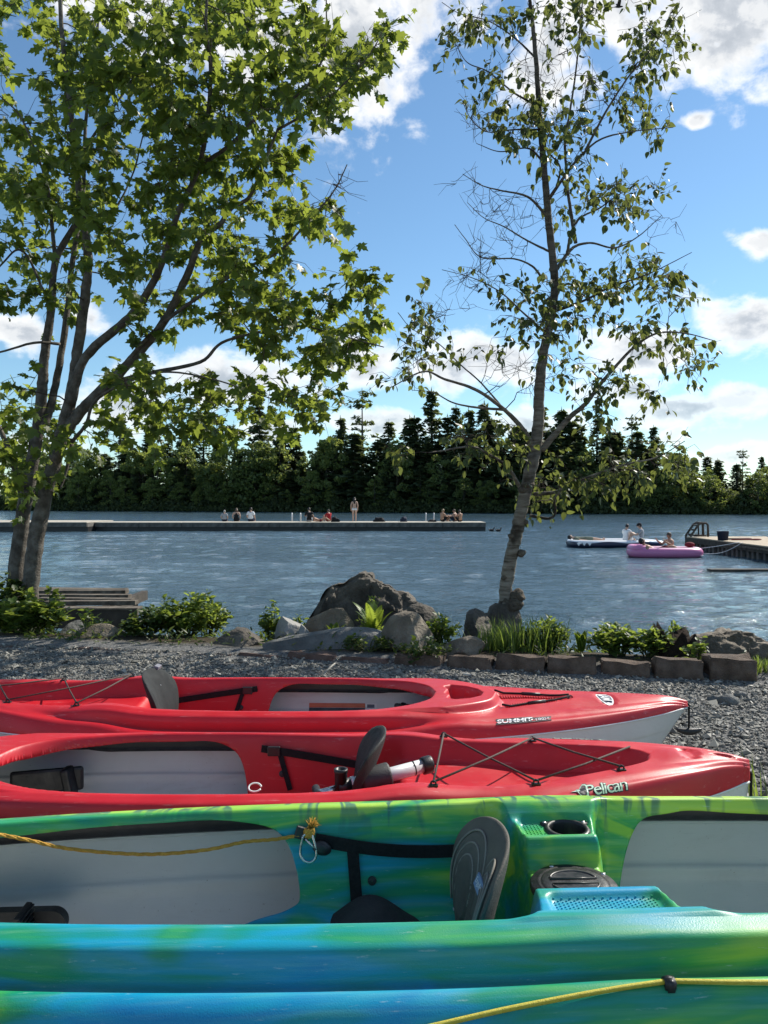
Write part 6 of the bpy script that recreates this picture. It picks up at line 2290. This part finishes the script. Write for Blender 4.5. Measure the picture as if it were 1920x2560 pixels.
float_dock('swim_dock', 'long low floating swim dock reaching to the middle of the lake', -20.2, 7.12, 53.7, 56.6, DZ, 9)
float_dock('dock_section', 'wider dock section at the left behind the maple trunk', -36.0, -20.25, 52.4, 57.6, DZ + 0.05, 4)


def rail_pair(xa, xb, label):
    pa, pb = at(xa, 1303, 56.2), at(xb, 1303, 56.2)
    root = empty('ladder_rails', ((pa.x + pb.x) / 2, 56.2, DZ), label=label, cat='ladder')
    for p in (pa, pb):
        dx = p.x - root.location.x
        MB().tube([(dx, 0, -0.3), (dx, 0, 0.48), (dx, 0.04, 0.55), (dx, 0.16, 0.58), (dx, 0.26, 0.52), (dx, 0.28, -0.5)], 0.045, 8).build('rail', M_PUMP, root, True)
    for k in range(2):
        MB().tube([(pa.x - root.location.x, 0.28, -0.2 - 0.25 * k), (pb.x - root.location.x, 0.28, -0.2 - 0.25 * k)], 0.03, 8).build('rung', M_PUMP, root, True)


rail_pair(729.5, 751, 'pair of pale ladder rails on the dock left of the black-shirted person')
rail_pair(1065, 1085, 'pair of pale ladder rails on the dock left of the bare-backed group')


def on_dock(px, d):
    p = at(px, 1300, d)
    return (p.x, d, DZ)


def on_dock2(px, d, dz=0.0):
    p = on_dock(px, d)
    return (p[0], p[1], p[2] + dz)


PI = math.pi
person('person in a grey shirt with short grey hair seated leftmost on the dock', on_dock(561, 56.2), 0, 'dangle', 'fair', 'shirt', 'grey', 'shorts', 'navy', 'grey', scale=0.95)
person('person in a black strapless top with light hair seated between two others', on_dock(591, 56.2), 0.1, 'dangle', 'fair', 'tank', 'black', 'shorts', 'black', 'brown', 0.16, scale=1.12)
person('person in a white t-shirt seated on the dock, right of the strapless top', on_dock(627, 56.2), -0.15, 'dangle', 'fair', 'shirt', 'white', 'shorts', 'navy', 'dark', scale=1.16)
person('person in a black t-shirt seated on the dock beside the ladder rails', on_dock(773, 55.3), 0.15, 'knees', 'fair', 'shirt', 'black', 'shorts', 'grey', 'dark', scale=1.2)
person('tanned sunbather reclining at the dock edge in front of the red top', on_dock(800, 54.6), -PI / 2 + 0.25, 'recline', 'tan', 'bra', 'maroon', 'brief', 'maroon', 'brown', 0.1, scale=0.98)
person('person in a red top seated behind the reclining sunbather', on_dock(822, 55.6), 0.7, 'knees', 'fair', 'shirt', 'red', 'shorts', 'maroon', 'dark', scale=1.04)
person('woman with long dark hair in white bikini bottoms standing on the dock', on_dock(886, 55.6), 0.1, 'stand', 'fair', 'bra', 'black', 'brief', 'white', 'dark', 0.26, scale=1.05)
person('bare-backed swimmer in dark shorts hugging knees near the dock end', on_dock(1106, 55.2), -0.9, 'knees', 'tan', None, '', 'shorts', 'black', 'blond', scale=1.08)
person('bare-chested swimmer leaning back second from the dock end', on_dock(1137, 55.5), 1.0, 'knees', 'fair', None, '', 'shorts', 'navy', 'brown', scale=1.06)
person('swimmer seated last at the right dock end', on_dock(1150, 55.0), 0.5, 'knees', 'tan', None, '', 'shorts', 'black', 'dark', scale=1.02)


def bag(label, px, d, s, seed, mat):
    p = on_dock(px, d)
    r = random.Random(seed)
    bm = bmesh.new(); bmesh.ops.create_icosphere(bm, subdivisions=3, radius=1)
    for v in bm.verts:
        v.co *= 1 + 0.4 * mnoise.fractal(v.co * 1.8 + Vector((seed, 0, 0)), 1, 2, 4)
        v.co = Vector((v.co.x * s[0], v.co.y * s[1], max(v.co.z, -0.35) * s[2]))
    o = link('bag', bm_mesh('bag', bm, True), mat)
    o.location = (p[0], d, DZ + 0.35 * s[2])
    tag(o, label, 'bag')


bag('black crumpled bag on the dock left of the standing woman', 838, 55.0, (0.30, 0.2, 0.26), 1, CLOTH['black'])
bag('dark heap of clothes on the dock just right of the standing woman', 948, 55.2, (0.38, 0.25, 0.24), 2, CLOTH['black'])
bag('dark bag on the dock midway to the bare-backed group', 1009, 55.2, (0.27, 0.22, 0.26), 3, CLOTH['navy'])
bag('small dark towel beside the bare-backed swimmer', 1080, 55.0, (0.28, 0.2, 0.12), 4, CLOTH['black'])


def duck(label, px, d, rz):
    p = at(px, 1325, d)
    root = empty('duck', (p.x, d, WATER_Z), rz, label, 'duck', 'ducks by the dock end')
    m = MB(); m.ball((0, 0, 0.06), (0.19, 0.10, 0.085)); m.tube([(0.13, 0, 0.09), (0.17, 0, 0.17), (0.19, 0, 0.22)], [0.045, 0.034, 0.035], 8); m.ball((0.20, 0, 0.235), (0.05, 0.04, 0.042))
    m.tube([(-0.15, 0, 0.08), (-0.25, 0, 0.13)], [0.05, 0.008], 8)
    m.build('body', HAIR['dark'], root, True)
    MB().box((0.262, 0, 0.228), (0.05, 0.03, 0.012)).build('bill', CLOTH['grey'], root, bevel=0.003)


duck('small dark duck swimming just off the dock end', 1229, 53.5, 0.2)
duck('second dark duck swimming right of the first', 1246, 53.0, 0.1)


# ------------------------------------------------------------------ inflatables
def tube_ring(L, Wd, r, n=64, m=14, flat=0.9):
    """inflated tube following a rounded rectangle"""
    V, F = [], []
    for i in range(n):
        a = 2 * math.pi * i / n
        c, s = math.cos(a), math.sin(a)
        e = 3.2
        k = (abs(c) ** e + abs(s) ** e) ** (-1 / e)
        p = Vector(((L / 2 - r) * c * k, (Wd / 2 - r) * s * k, r * flat))
        q = Vector((c * k * (L / 2 - r), s * k * (Wd / 2 - r), 0)); nrm = Vector((c, s, 0)).normalized()
        for j in range(m):
            b = 2 * math.pi * j / m
            V.append(p + nrm * math.cos(b) * r + Vector((0, 0, math.sin(b) * r * flat)))
    for i in range(n):
        for j in range(m):
            i2, j2 = (i + 1) % n, (j + 1) % m
            F.append((i * m + j, i2 * m + j, i2 * m + j2, i * m + j2))
    return V, F


def vinyl(name, a, b, split):
    def f(t):
        co = obj_co(t); sp = t.node('ShaderNodeSeparateXYZ'); t.put(sp.inputs[0], co)
        n = t.noise(co, 1.2, 2)
        band = t.maprange(t.math('ADD', sp.outputs[2], t.math('MULTIPLY', t.math('SINE', t.math('MULTIPLY', sp.outputs[0], 3.5)), split[1])), split[0] - 0.01, split[0] + 0.01)
        return principled(t, t.mix(band, a, b), 0.3, 0.5)
    return material(name, f)


def raft():
    p = at(1528, 1368, 35.6)
    root = empty('inflatable_raft', (p.x, 35.6, WATER_Z - 0.03), 0.04, 'large navy and white inflatable raft carrying three people', 'raft')
    V, F = tube_ring(4.1, 2.2, 0.20)
    link('tube', mesh('tube', V, F, True), vinyl('raft_vinyl', (0.02, 0.028, 0.06), (0.74, 0.75, 0.76), (0.27, 0.035)), root)
    MB().box((0, 0, 0.22), (3.6, 1.7, 0.06)).build('floor', M_WHITE, root, bevel=0.02)
    for x in (-1.85, -1.6, -1.35):
        m = MB().add([(x - 0.09, -1.106, 0.25), (x + 0.09, -1.106, 0.25), (x, -1.115, 0.12)], [(0, 1, 2)])
        m.build('pale_mark', M_WHITE, root)
    V, F = tube_ring(0.95, 2.0, 0.13)
    b = link('end_cushion', mesh('end_cushion', V, F, True), vinyl('raft_end', (0.02, 0.03, 0.09), (0.72, 0.74, 0.77), (0.16, 0.02)), root)
    b.location = (1.75, -0.1, 0.10)
    return root


raft_o = raft()
RX = raft_o.location.x
person('person lying back at the left end of the navy and white raft', (at(1462, 1345, 35.5).x, 35.5, WATER_Z + 0.23), -PI / 2, 'lie', 'fair', 'shirt', 'olive', 'shorts', 'olive', 'dark', scale=1.0)
person('dark-haired person in a white shirt seated on the raft', (at(1566, 1345, 35.5).x, 35.5, WATER_Z + 0.21), -0.9, 'knees', 'fair', 'shirt', 'white', 'shorts', 'white', 'dark', scale=0.98)
person('person in a dark cap and pale shirt seated at the raft right end', (at(1602, 1345, 35.2).x, 35.2, WATER_Z + 0.21), 1.25, 'knees', 'fair', 'shirt', 'grey', 'shorts', 'white', 'dark', cap='black', scale=1.04)


def pink_float():
    p = at(1661, 1391, 29.3)
    root = empty('inflatable_lounge', (p.x, 29.3, WATER_Z - 0.04), -0.03, 'pink inflatable lounge float tied near the pier', 'float')
    V, F = tube_ring(2.8, 1.5, 0.225)
    M = vinyl('pink_vinyl', (0.60, 0.19, 0.36), (0.76, 0.50, 0.60), (0.37, 0.01))
    link('tube', mesh('tube', V, F, True), M, root)
    V, F = tube_ring(0.75, 1.2, 0.16)
    h = link('headrest', mesh('headrest', V, F, True), M, root); h.location = (-0.98, 0.05, 0.20)
    MB().box((0.2, 0, 0.10), (2.2, 1.0, 0.03)).build('mesh_floor', CLOTH['white'], root)
    return root


pf = pink_float()
person('dark-haired swimmer sunk in the headrest of the pink float', (at(1601, 1350, 29.2).x + 0.62, 29.0, WATER_Z + 0.08), -PI / 2, 'recline', 'tan', None, '', 'shorts', 'maroon', 'dark', scale=1.15)
person('bare-shouldered man sitting in the pink float with a raised hand', (at(1674, 1360, 29.3).x, 29.3, WATER_Z + 0.07), PI / 2 + 0.25, 'wade', 'tan', None, '', 'shorts', 'navy', 'brown', scale=0.98)
kn_ = MB(); kn_.ball((0, 0, 0), (0.2, 0.14, 0.10)); ko = kn_.build('towel', CLOTH['maroon'], None, True)
ko.location = (at(1724, 1365, 29.5).x, 29.5, WATER_Z + 0.44); tag(ko, 'dark red bundle on the right end of the pink float', 'towel')


# ------------------------------------------------------------------ pier at the right
def pier():
    x0, x1, y0, y1, zt = 13.45, 16.9, 15.0, 34.2, -0.47
    root = empty('pier', (x0, (y0 + y1) / 2, WATER_Z), label='wooden pier with tan deck boards at the right edge', cat='pier')
    o0 = Vector(root.location)
    n = int((y1 - y0) / 0.16)
    bd = MB().box((0, 0, 0), (x1 - x0, 0.15, 0.04))
    bme = mesh('deck_board', bd.v, bd.f); bme.materials.append(M_WOOD_TAN)
    for i in range(n):
        o = bpy.data.objects.new('deck_board', bme); COL.objects.link(o); o.parent = root
        o.location = Vector(((x0 + x1) / 2, y0 + 0.08 + i * 0.16, zt - 0.02)) - o0
    for xx in (x0 + 0.03, x1 - 0.03):
        f = MB().box((0, 0, 0), (0.06, y1 - y0, 0.22)).build('side_beam', M_WOOD_DARK, root); f.location = Vector((xx, (y0 + y1) / 2, zt - 0.16)) - o0
    lr = MB().box((0, 0, 0), (0.05, 5.2, 0.07)).build('rub_rail', M_WOOD_GREY, root); lr.location = Vector((x0 - 0.03, 27.6, zt - 0.13)) - o0
    pm = MB().box((0, 0, 0), (0.10, 0.17, 0.55)); pme = mesh('piling_board', pm.v, pm.f); pme.materials.append(M_DOCK_SIDE)
    for i in range(int((y1 - y0) / 0.42)):
        o = bpy.data.objects.new('piling_board', pme); COL.objects.link(o); o.parent = root
        o.location = Vector((x0 + 0.10 + 0.02 * (i % 3), y0 + 0.2 + i * 0.42, zt - 0.46)) - o0
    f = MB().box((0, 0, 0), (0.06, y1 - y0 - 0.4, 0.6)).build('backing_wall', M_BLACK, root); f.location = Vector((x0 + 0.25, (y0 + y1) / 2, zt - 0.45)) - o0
    e = MB().box((0, 0, 0), (x1 - x0 - 0.2, 0.06, 0.5)).build('end_wall', M_DOCK_SIDE, root); e.location = Vector(((x0 + x1) / 2, y1 - 0.05, zt - 0.3)) - o0
    for (yy) in (27.2, 30.5):
        c = MB().tube([(0, 0, 0), (0, 0, 0.12)], 0.045, 10); c.box((0, 0, 0.13), (0.2, 0.09, 0.06)); c = c.build('mooring_cleat', M_WOOD_DARK, root)
        c.location = Vector((x0 + (0.35 if yy < 29 else 1.9), yy, zt)) - o0
    return zt, x0


PZ, PX0 = pier()


def ladder_frame():
    root = empty('boarding_steps', (13.95, 33.9, PZ), label='dark boarding ladder frame with arched rails at the pier corner', cat='ladder')
    for y in (0, 0.55):
        MB().tube([(-0.42, y, -0.55), (-0.42, y, 0.05), (-0.10, y, 0.52), (0.02, y, 0.60), (0.24, y, 0.60), (0.32, y, 0.52), (0.34, y, -0.02)], 0.05, 8).build('rail', M_WOOD_DARK, root, True)
        MB().tube([(0.12, y, 0.58), (0.14, y, 0.05)], 0.035, 8).build('brace', M_WOOD_DARK, root, True)
        MB().tube([(-0.30, y, 0.05), (0.32, y, 0.05)], 0.035, 8).build('brace', M_WOOD_DARK, root, True)
    for (x, z) in ((-0.38, 0.1), (-0.25, 0.3), (-0.10, 0.5), (0.25, 0.6)):
        MB().tube([(x, 0, z), (x, 0.55, z)], 0.035, 8).build('rung', M_WOOD_DARK, root, True)
    MB().box((-0.25, 0.27, -0.35), (0.40, 0.6, 0.55)).build('base_box', M_WOOD_DARK, root, bevel=0.02)


ladder_frame()


def bucket():
    p = at(1806, 1352, 31.0)
    root = empty('bucket', (p.x + 0.02, 31.0, PZ), label='dark square bucket on the pier deck edge', cat='bucket')
    MB().lathe((0, 0, 0), [(0.0, 0.0), (0.19, 0.0), (0.22, 0.32), (0.235, 0.33), (0.235, 0.36), (0.20, 0.36), (0.18, 0.05), (0.0, 0.05)], 18).build('pail', CLOTH['navy'], root, True)
    MB().tube([(0.22 * math.cos(a), 0.0, 0.34 + 0.12 * math.sin(a)) for a in np.linspace(0, PI, 12)], 0.01, 6).build('handle', M_STEEL, root)
    for k, (q, ang, c) in enumerate((((0.62, 0.1), 0.25, 'black'), ((0.70, -0.35), 0.05, 'maroon'))):
        pd = empty('paddle', (p.x + q[0], 31.0 + q[1], PZ + 0.05), ang, ('black paddle lying on the pier behind the bucket', 'dark red paddle lying on the pier in front of the bucket')[k], 'paddle')
        MB().tube([(-0.5, 0, 0), (0.35, 0, 0)], 0.03, 8).build('shaft', CLOTH[c], pd, True)
        MB().ball((0.5, 0, 0), (0.24, 0.10, 0.035)).build('blade', CLOTH[c], pd, True)


bucket()
for k, (a, b, lab) in enumerate(((at(1751, 1371, 29.4), Vector((13.50, 29.2, PZ + 0.02)), 'taut pale mooring line from the pink float to the pier'), (at(1758, 1384, 29.0), Vector((13.52, 29.0, PZ + 0.02)), 'slack pale mooring line sagging into the water by the pink float'))):
    sag = 0.02 if k == 0 else 0.16
    pts = [a.lerp(b, t) - Vector((0, 0, sag * math.sin(PI * t))) for t in np.linspace(0, 1, 14)]
    tag(MB().tube(pts, 0.014, 6).build('mooring_line', M_PUMP, None, True), lab, 'rope')


def low_boom():
    root = empty('floating_boom', (11.2, 23.2, WATER_Z), label='dark low plank boom just above the water at the right', cat='boom')
    MB().box((0.6, 0, 0.04), (4.0, 0.30, 0.06)).build('plank', M_WOOD_DARK, root, bevel=0.01)
    for x in (-0.95, -0.3, 0.25, 0.75, 1.3):
        for s in (-1, 1):
            MB().tube([(x, s * 0.03, 0.05), (x + 0.08 * s, s * 0.05, -0.25)], 0.03, 7).build('strut', M_WOOD_DARK, root, True)


low_boom()


# ------------------------------------------------------------------ bird
def bird():
    p = at(1546, 17, 30.0)
    root = empty('bird', p, 0, 'dark bird flying at the top of the picture', 'bird')
    m = MB(); m.tube([(-0.20, 0, -0.02), (-0.13, 0, -0.01), (-0.05, 0, 0), (0.03, 0, 0), (0.10, 0, 0.008), (0.15, 0, 0.012), (0.19, 0, 0.008)], [0.008, 0.018, 0.038, 0.042, 0.032, 0.024, 0.006], 10)
    m.build('body', HAIR['dark'], root, True)
    for s, nm in ((1, 'wing'), (-1, 'wing')):
        V = [(-0.06, s * 0.02, 0.02), (0.07, s * 0.02, 0.02), (0.075, s * 0.10, 0.14), (0.06, s * 0.20, 0.26), (-0.03, s * 0.30, 0.30), (-0.05, s * 0.16, 0.20), (-0.06, s * 0.08, 0.11)]
        V2 = [(x, y, z - 0.008) for x, y, z in V]
        n = len(V)
        F = [tuple(range(n)), tuple(range(2 * n - 1, n - 1, -1))] + [(i, (i + 1) % n, n + (i + 1) % n, n + i) for i in range(n)]
        link('wing', mesh('wing', V + V2, F), HAIR['dark'], root)
    tl = MB().add([(-0.18, 0.012, -0.015), (-0.18, -0.012, -0.015), (-0.27, -0.035, -0.03), (-0.27, 0.035, -0.03)], [(0, 1, 2, 3)]); tl.build('tail', HAIR['dark'], root)


bird()


# ------------------------------------------------------------------ far shore forest
M_SPRUCE = leaf_mat('spruce_needles', (0.040, 0.066, 0.032), (0.080, 0.112, 0.048), (0.19, 0.23, 0.07), 0.32, 0.7)
M_DECID = leaf_mat('far_leaves', (0.058, 0.090, 0.030), (0.105, 0.142, 0.044), (0.24, 0.29, 0.06), 0.40, 0.6)
M_DECID2 = leaf_mat('far_leaves_pale', (0.085, 0.12, 0.040), (0.14, 0.18, 0.060), (0.34, 0.40, 0.09), 0.44, 0.6)
M_FAR_BARK = noisy('far_bark', (0.05, 0.045, 0.038), (0.11, 0.10, 0.085), 3, 0.9, 0.2, 0, 10)


def conifer_meshes(h, rbase, seed, gaps=0.0, droop=0.25, top_flat=False):
    r = np.random.default_rng(seed)
    tm = MB().tube([(0, 0, 0), (0.05, 0, h * 0.5), (0, 0, h * 0.98)], [0.018 * h, 0.010 * h, 0.002 * h], 7)
    V, F, T = [], [], []
    z = h * r.uniform(0.02, 0.07)
    while z < h * 0.985:
        f = z / h
        if top_flat:
            L0 = rbase * (1.1 - f * 0.75) * (0.55 + 0.6 * r.random())
        else:
            L0 = rbase * (1 - f) ** 0.82 + 0.10
        nb = int(r.integers(6, 10))
        for b in range(nb):
            if r.random() < gaps: continue
            a = r.uniform(0, 6.28)
            L = L0 * r.uniform(0.45, 1.35)
            ca, sa = math.cos(a), math.sin(a)
            steps = max(3, int(L / 0.28))
            for s in range(steps):
                t = (s + 0.6) / steps
                rad_ = L * t
                zz = z - droop * L * t * t + 0.16 * L * max(0, t - 0.6) + r.normal(0, 0.05)
                for q in range(2 + int(3 * t)):
                    # small needle sprays hanging off the branch
                    w_ = (0.22 + 0.12 * t) * r.uniform(0.6, 1.3)
                    c = np.array([ca * rad_, sa * rad_, zz]) + r.normal(0, 0.10, 3)
                    d1 = np.array([ca, sa, -0.3]) * w_ * 1.1 + r.normal(0, 0.10, 3) * w_ * 3
                    d2 = np.array([-sa, ca, r.normal(-0.3, 0.4)]) * w_
                    i = len(V)
                    V += [c - d2, c + d1, c + d2]
                    T += [r.random()] * 3
                    F.append((i, i + 1, i + 2))
        z += h * r.uniform(0.022, 0.040) * (1.0 if not top_flat else 1.6)
    # leader
    i = len(V)
    for q in range(8):
        c = np.array([0, 0, h * (0.93 + 0.012 * q)]); w_ = 0.16 * (1 - q / 8) + 0.03
        a = r.uniform(0, 6.28); d = np.array([math.cos(a), math.sin(a), 0]) * w_
        i = len(V); V += [c - d, c + d, c + np.array([0, 0, 0.35])]; T += [r.random()] * 3; F.append((i, i + 1, i + 2))
    cm = fast_mesh('crown', np.array(V), np.array(F), False, np.array(T)); cm.materials.append(M_SPRUCE)
    tme = mesh('trunk', tm.v, tm.f, True); tme.materials.append(M_FAR_BARK)
    return tme, cm


def broadleaf_meshes(h, w_, seed, mat):
    r = np.random.default_rng(seed)
    tm = MB().tube([(0, 0, 0), (0.1, 0, h * 0.4), (0.0, 0.1, h * 0.85)], [0.016 * h, 0.010 * h, 0.003 * h], 7)
    V, F, T = [], [], []
    nc = 46
    for k in range(nc):
        f = r.uniform(0.12, 1.0)
        env = w_ * math.sin(math.pi * min(1, 0.16 + 0.80 * f)) ** 0.7
        a = r.uniform(0, 6.28); q = r.uniform(0.35, 1.0) ** 0.6
        c = np.array([math.cos(a) * env * q, math.sin(a) * env * q, h * f * 0.96])
        cr = r.uniform(0.35, 0.8) * (w_ / 2.2)
        if k % 5 == 0:
            tm.tube([(0, 0, float(c[2] * 0.7)), tuple(c * np.array([0.5, 0.5, 0.86])), tuple(c)], [0.05, 0.03, 0.012], 5)
        n = 56
        u = r.normal(0, 1, (n, 3)); u /= np.linalg.norm(u, axis=1, keepdims=True)
        P = c + u * cr * r.uniform(0.5, 1.05, (n, 1)) * np.array([1.2, 1.2, 0.75])
        for p in P:
            d1 = r.normal(0, 1, 3); d1 /= np.linalg.norm(d1); d2 = np.cross(d1, r.normal(0, 1, 3)); d2 /= np.linalg.norm(d2) + 1e-9
            s_ = r.uniform(0.09, 0.19)
            i = len(V); V += [p - d2 * s_, p + d1 * s_ * 1.2, p + d2 * s_, p - d1 * s_ * 0.8]; T += [r.random()] * 4
            F.append((i, i + 1, i + 2, i + 3))
    cm = fast_mesh('crown', np.array(V), np.array(F), False, np.array(T)); cm.materials.append(mat)
    tme = mesh('trunk', tm.v, tm.f, True); tme.materials.append(M_FAR_BARK)
    return tme, cm


SPR = [conifer_meshes(14, 2.5, 1), conifer_meshes(15, 2.1, 2, 0.1), conifer_meshes(12, 2.3, 3), conifer_meshes(16, 2.8, 4, 0.15, 0.12), conifer_meshes(13, 2.0, 5, 0.25, 0.35)]
SPH = [14, 15, 12, 16, 13]
PINE = [conifer_meshes(17, 3.2, 11, 0.35, 0.02, True), conifer_meshes(14, 2.6, 12, 0.45, 0.02, True)]
PNH = [17, 14]
DEC = [broadleaf_meshes(8, 2.4, 21, M_DECID), broadleaf_meshes(9, 2.2, 22, M_DECID2), broadleaf_meshes(7, 2.6, 23, M_DECID), broadleaf_meshes(8.5, 2.0, 24, M_DECID2)]
DCH = [8, 9, 7, 8.5]


def far_tree(name, x, y, meshes, hh, height, label, rz, wide=1.0):
    z = float(ground_z(x, y))
    s = height / hh
    root = empty(name, (x, y, z - 0.1), rz, label, 'tree', 'trees on the far shore')
    root.scale = (s * wide, s * wide, s)
    for nm, me in (('trunk', meshes[0]), ('crown', meshes[1])):
        o = bpy.data.objects.new(nm, me); COL.objects.link(o); o.parent = root


rf = random.Random(12)
# trees whose tops stand out against the sky: (x, top y in the 1659 view, kind)
TOPS = [(560, 876, 's', 'tall narrow spruce top left of the pale-leaved shore trees'), (607, 908, 's', 'small pointed spruce right of the tall narrow one'), (634, 925, 's', 'short spruce beside the small pointed one'),
        (782, 848, 'p', 'tall open-branched pine standing above the dock sunbathers'), (735, 905, 's', 'dark spruce left of the tall open pine'), (840, 912, 's', 'spruce right of the tall open pine'),
        (932, 846, 's', 'tallest broad spruce left of the birch trunk'), (885, 905, 's', 'spruce left of the tallest broad spruce'), (985, 880, 's', 'twin spruce top right of the tallest one'), (1012, 888, 's', 'second twin spruce top nearer the birch'),
        (1046, 872, 's', 'pointed spruce close left of the birch trunk'), (1170, 880, 's', 'spruce directly behind the birch trunk'), (1213, 888, 's', 'narrow spruce right of the birch trunk'), (1290, 905, 's', 'dark spruce behind the birch right limb'), (1255, 920, 's', 'shorter spruce behind the birch right limb'),
        (1365, 903, 'p', 'wind-swept pine with upturned top right of the birch'), (1412, 925, 's', 'spruce just right of the wind-swept pine'), (1330, 935, 's', 'low spruce left of the wind-swept pine'),
        (440, 905, 's', 'dark spruce behind the hanging maple leaves'), (395, 925, 's', 'spruce left of the dark one behind the maple leaves'), (505, 915, 'p', 'open pine behind the lowest maple leaves'), (265, 935, 's', 'spruce top at left seen under the maple'), (320, 945, 's', 'short spruce at left under the maple'),
        (1605, 975, 'p', 'small flat-topped pine at the far right'), (1480, 985, 's', 'small spruce at the low right end of the forest'), (1550, 995, 's', 'short spruce left of the flat-topped pine'), (1645, 990, 's', 'short spruce at the right picture edge')]
for i, (x, yt, k, lab) in enumerate(TOPS):
    u = (x * 1920 / 1659 - 960) / F_PX
    d = 120.0
    for _ in range(6):
        d = float(shore_y(u * d)) + rf.uniform(9, 11)
    top = a2(x, yt, d)
    h = top.z - float(ground_z(top.x, d)) + 0.3
    if k == 's':
        j = i % 5; far_tree('spruce_tree', top.x, d, SPR[j], SPH[j], h, lab, rf.uniform(0, 6), 1.35)
    else:
        j = i % 2; far_tree('pine_tree', top.x, d, PINE[j], PNH[j], h, lab, rf.uniform(0, 6), 1.15)


def skyline(x):
    """mean forest height along the shore, by world x"""
    return float(np.interp(x, [-80, -50, -30, -10, 10, 30, 42, 50, 80], [13.5, 14, 14, 14.5, 15, 14.5, 13, 8.5, 8]))


for row, (off, f, n) in enumerate(((3.2, 0.62, 34), (6.0, 0.88, 44), (10, 1.06, 44))):
    for i in range(n):
        x = -78 + 150 * (i + rf.uniform(0.1, 0.9)) / n
        y = float(shore_y(x)) + off + rf.uniform(-1.2, 1.2)
        h = skyline(x) * f * rf.uniform(0.70, 1.08) * (0.82 if x < -6 else 1.0)
        j = rf.randrange(5)
        far_tree('spruce_tree', x, y, SPR[j], SPH[j], h, 'dark spruce crowded in the forest along the far shore', rf.uniform(0, 6), 2.0)
for row, (off, n, hm) in enumerate(((1.8, 46, 4.6), (4.2, 46, 9.5))):
    for i in range(n):
        x = -80 + 154 * (i + rf.uniform(0.1, 0.9)) / n
        y = float(shore_y(x)) + off + rf.uniform(-0.6, 0.6)
        lim = skyline(x) * 0.8
        if row == 1 and x > 4 and rf.random() < 0.6: continue
        hq = hm * (1.3 if x < -6 else 1.0)
        pale = -22 < x < 2 or x < -38 or rf.random() < 0.25
        j = rf.choice((1, 3)) if pale else rf.choice((0, 2))
        h = min(lim * (1.1 if x < -6 else 1), hq * rf.uniform(0.6, 1.4))
        far_tree('shore_tree', x, y, DEC[j], DCH[j], h, 'pale leafy tree in the low row at the far water edge' if pale else 'dark green leafy tree in the low row at the far water edge', rf.uniform(0, 6), 1.15 if row == 0 else 1.0)


def undergrowth():
    r = np.random.default_rng(31)
    n = 42000
    x = r.uniform(-85, 85, n); s = r.uniform(-0.6, 5.0, n)
    y = shore_y(x) + s
    hgt = 0.5 + 1.5 * np.clip(s + 0.6, 0, 1.6) * (0.6 + 0.4 * np.sin(x * 0.9) * np.sin(x * 0.31 + 1))
    z = np.maximum(ground_z(x, y), WATER_Z) + r.uniform(0, 1, n) * hgt
    c = np.stack([x, y, z], -1)
    d1 = r.normal(0, 1, (n, 3)); d1 /= np.linalg.norm(d1, axis=1, keepdims=True)
    d2 = np.cross(d1, r.normal(0, 1, (n, 3))); d2 /= np.linalg.norm(d2, axis=1, keepdims=True)
    sz = r.uniform(0.12, 0.3, (n, 1))
    V = np.stack([c - d2 * sz, c + d1 * sz * 1.3, c + d2 * sz, c - d1 * sz], 1).reshape(-1, 3)
    F = np.arange(4 * n).reshape(-1, 4)
    o = link('undergrowth', fast_mesh('undergrowth', V, F, False, np.repeat(r.random(n), 4)), leaf_mat('undergrowth_leaves', (0.028, 0.046, 0.018), (0.058, 0.080, 0.028), (0.12, 0.15, 0.04), 0.3, 0.7))
    tag(o, 'low green undergrowth along the far water edge', 'undergrowth', kind='stuff')


undergrowth()
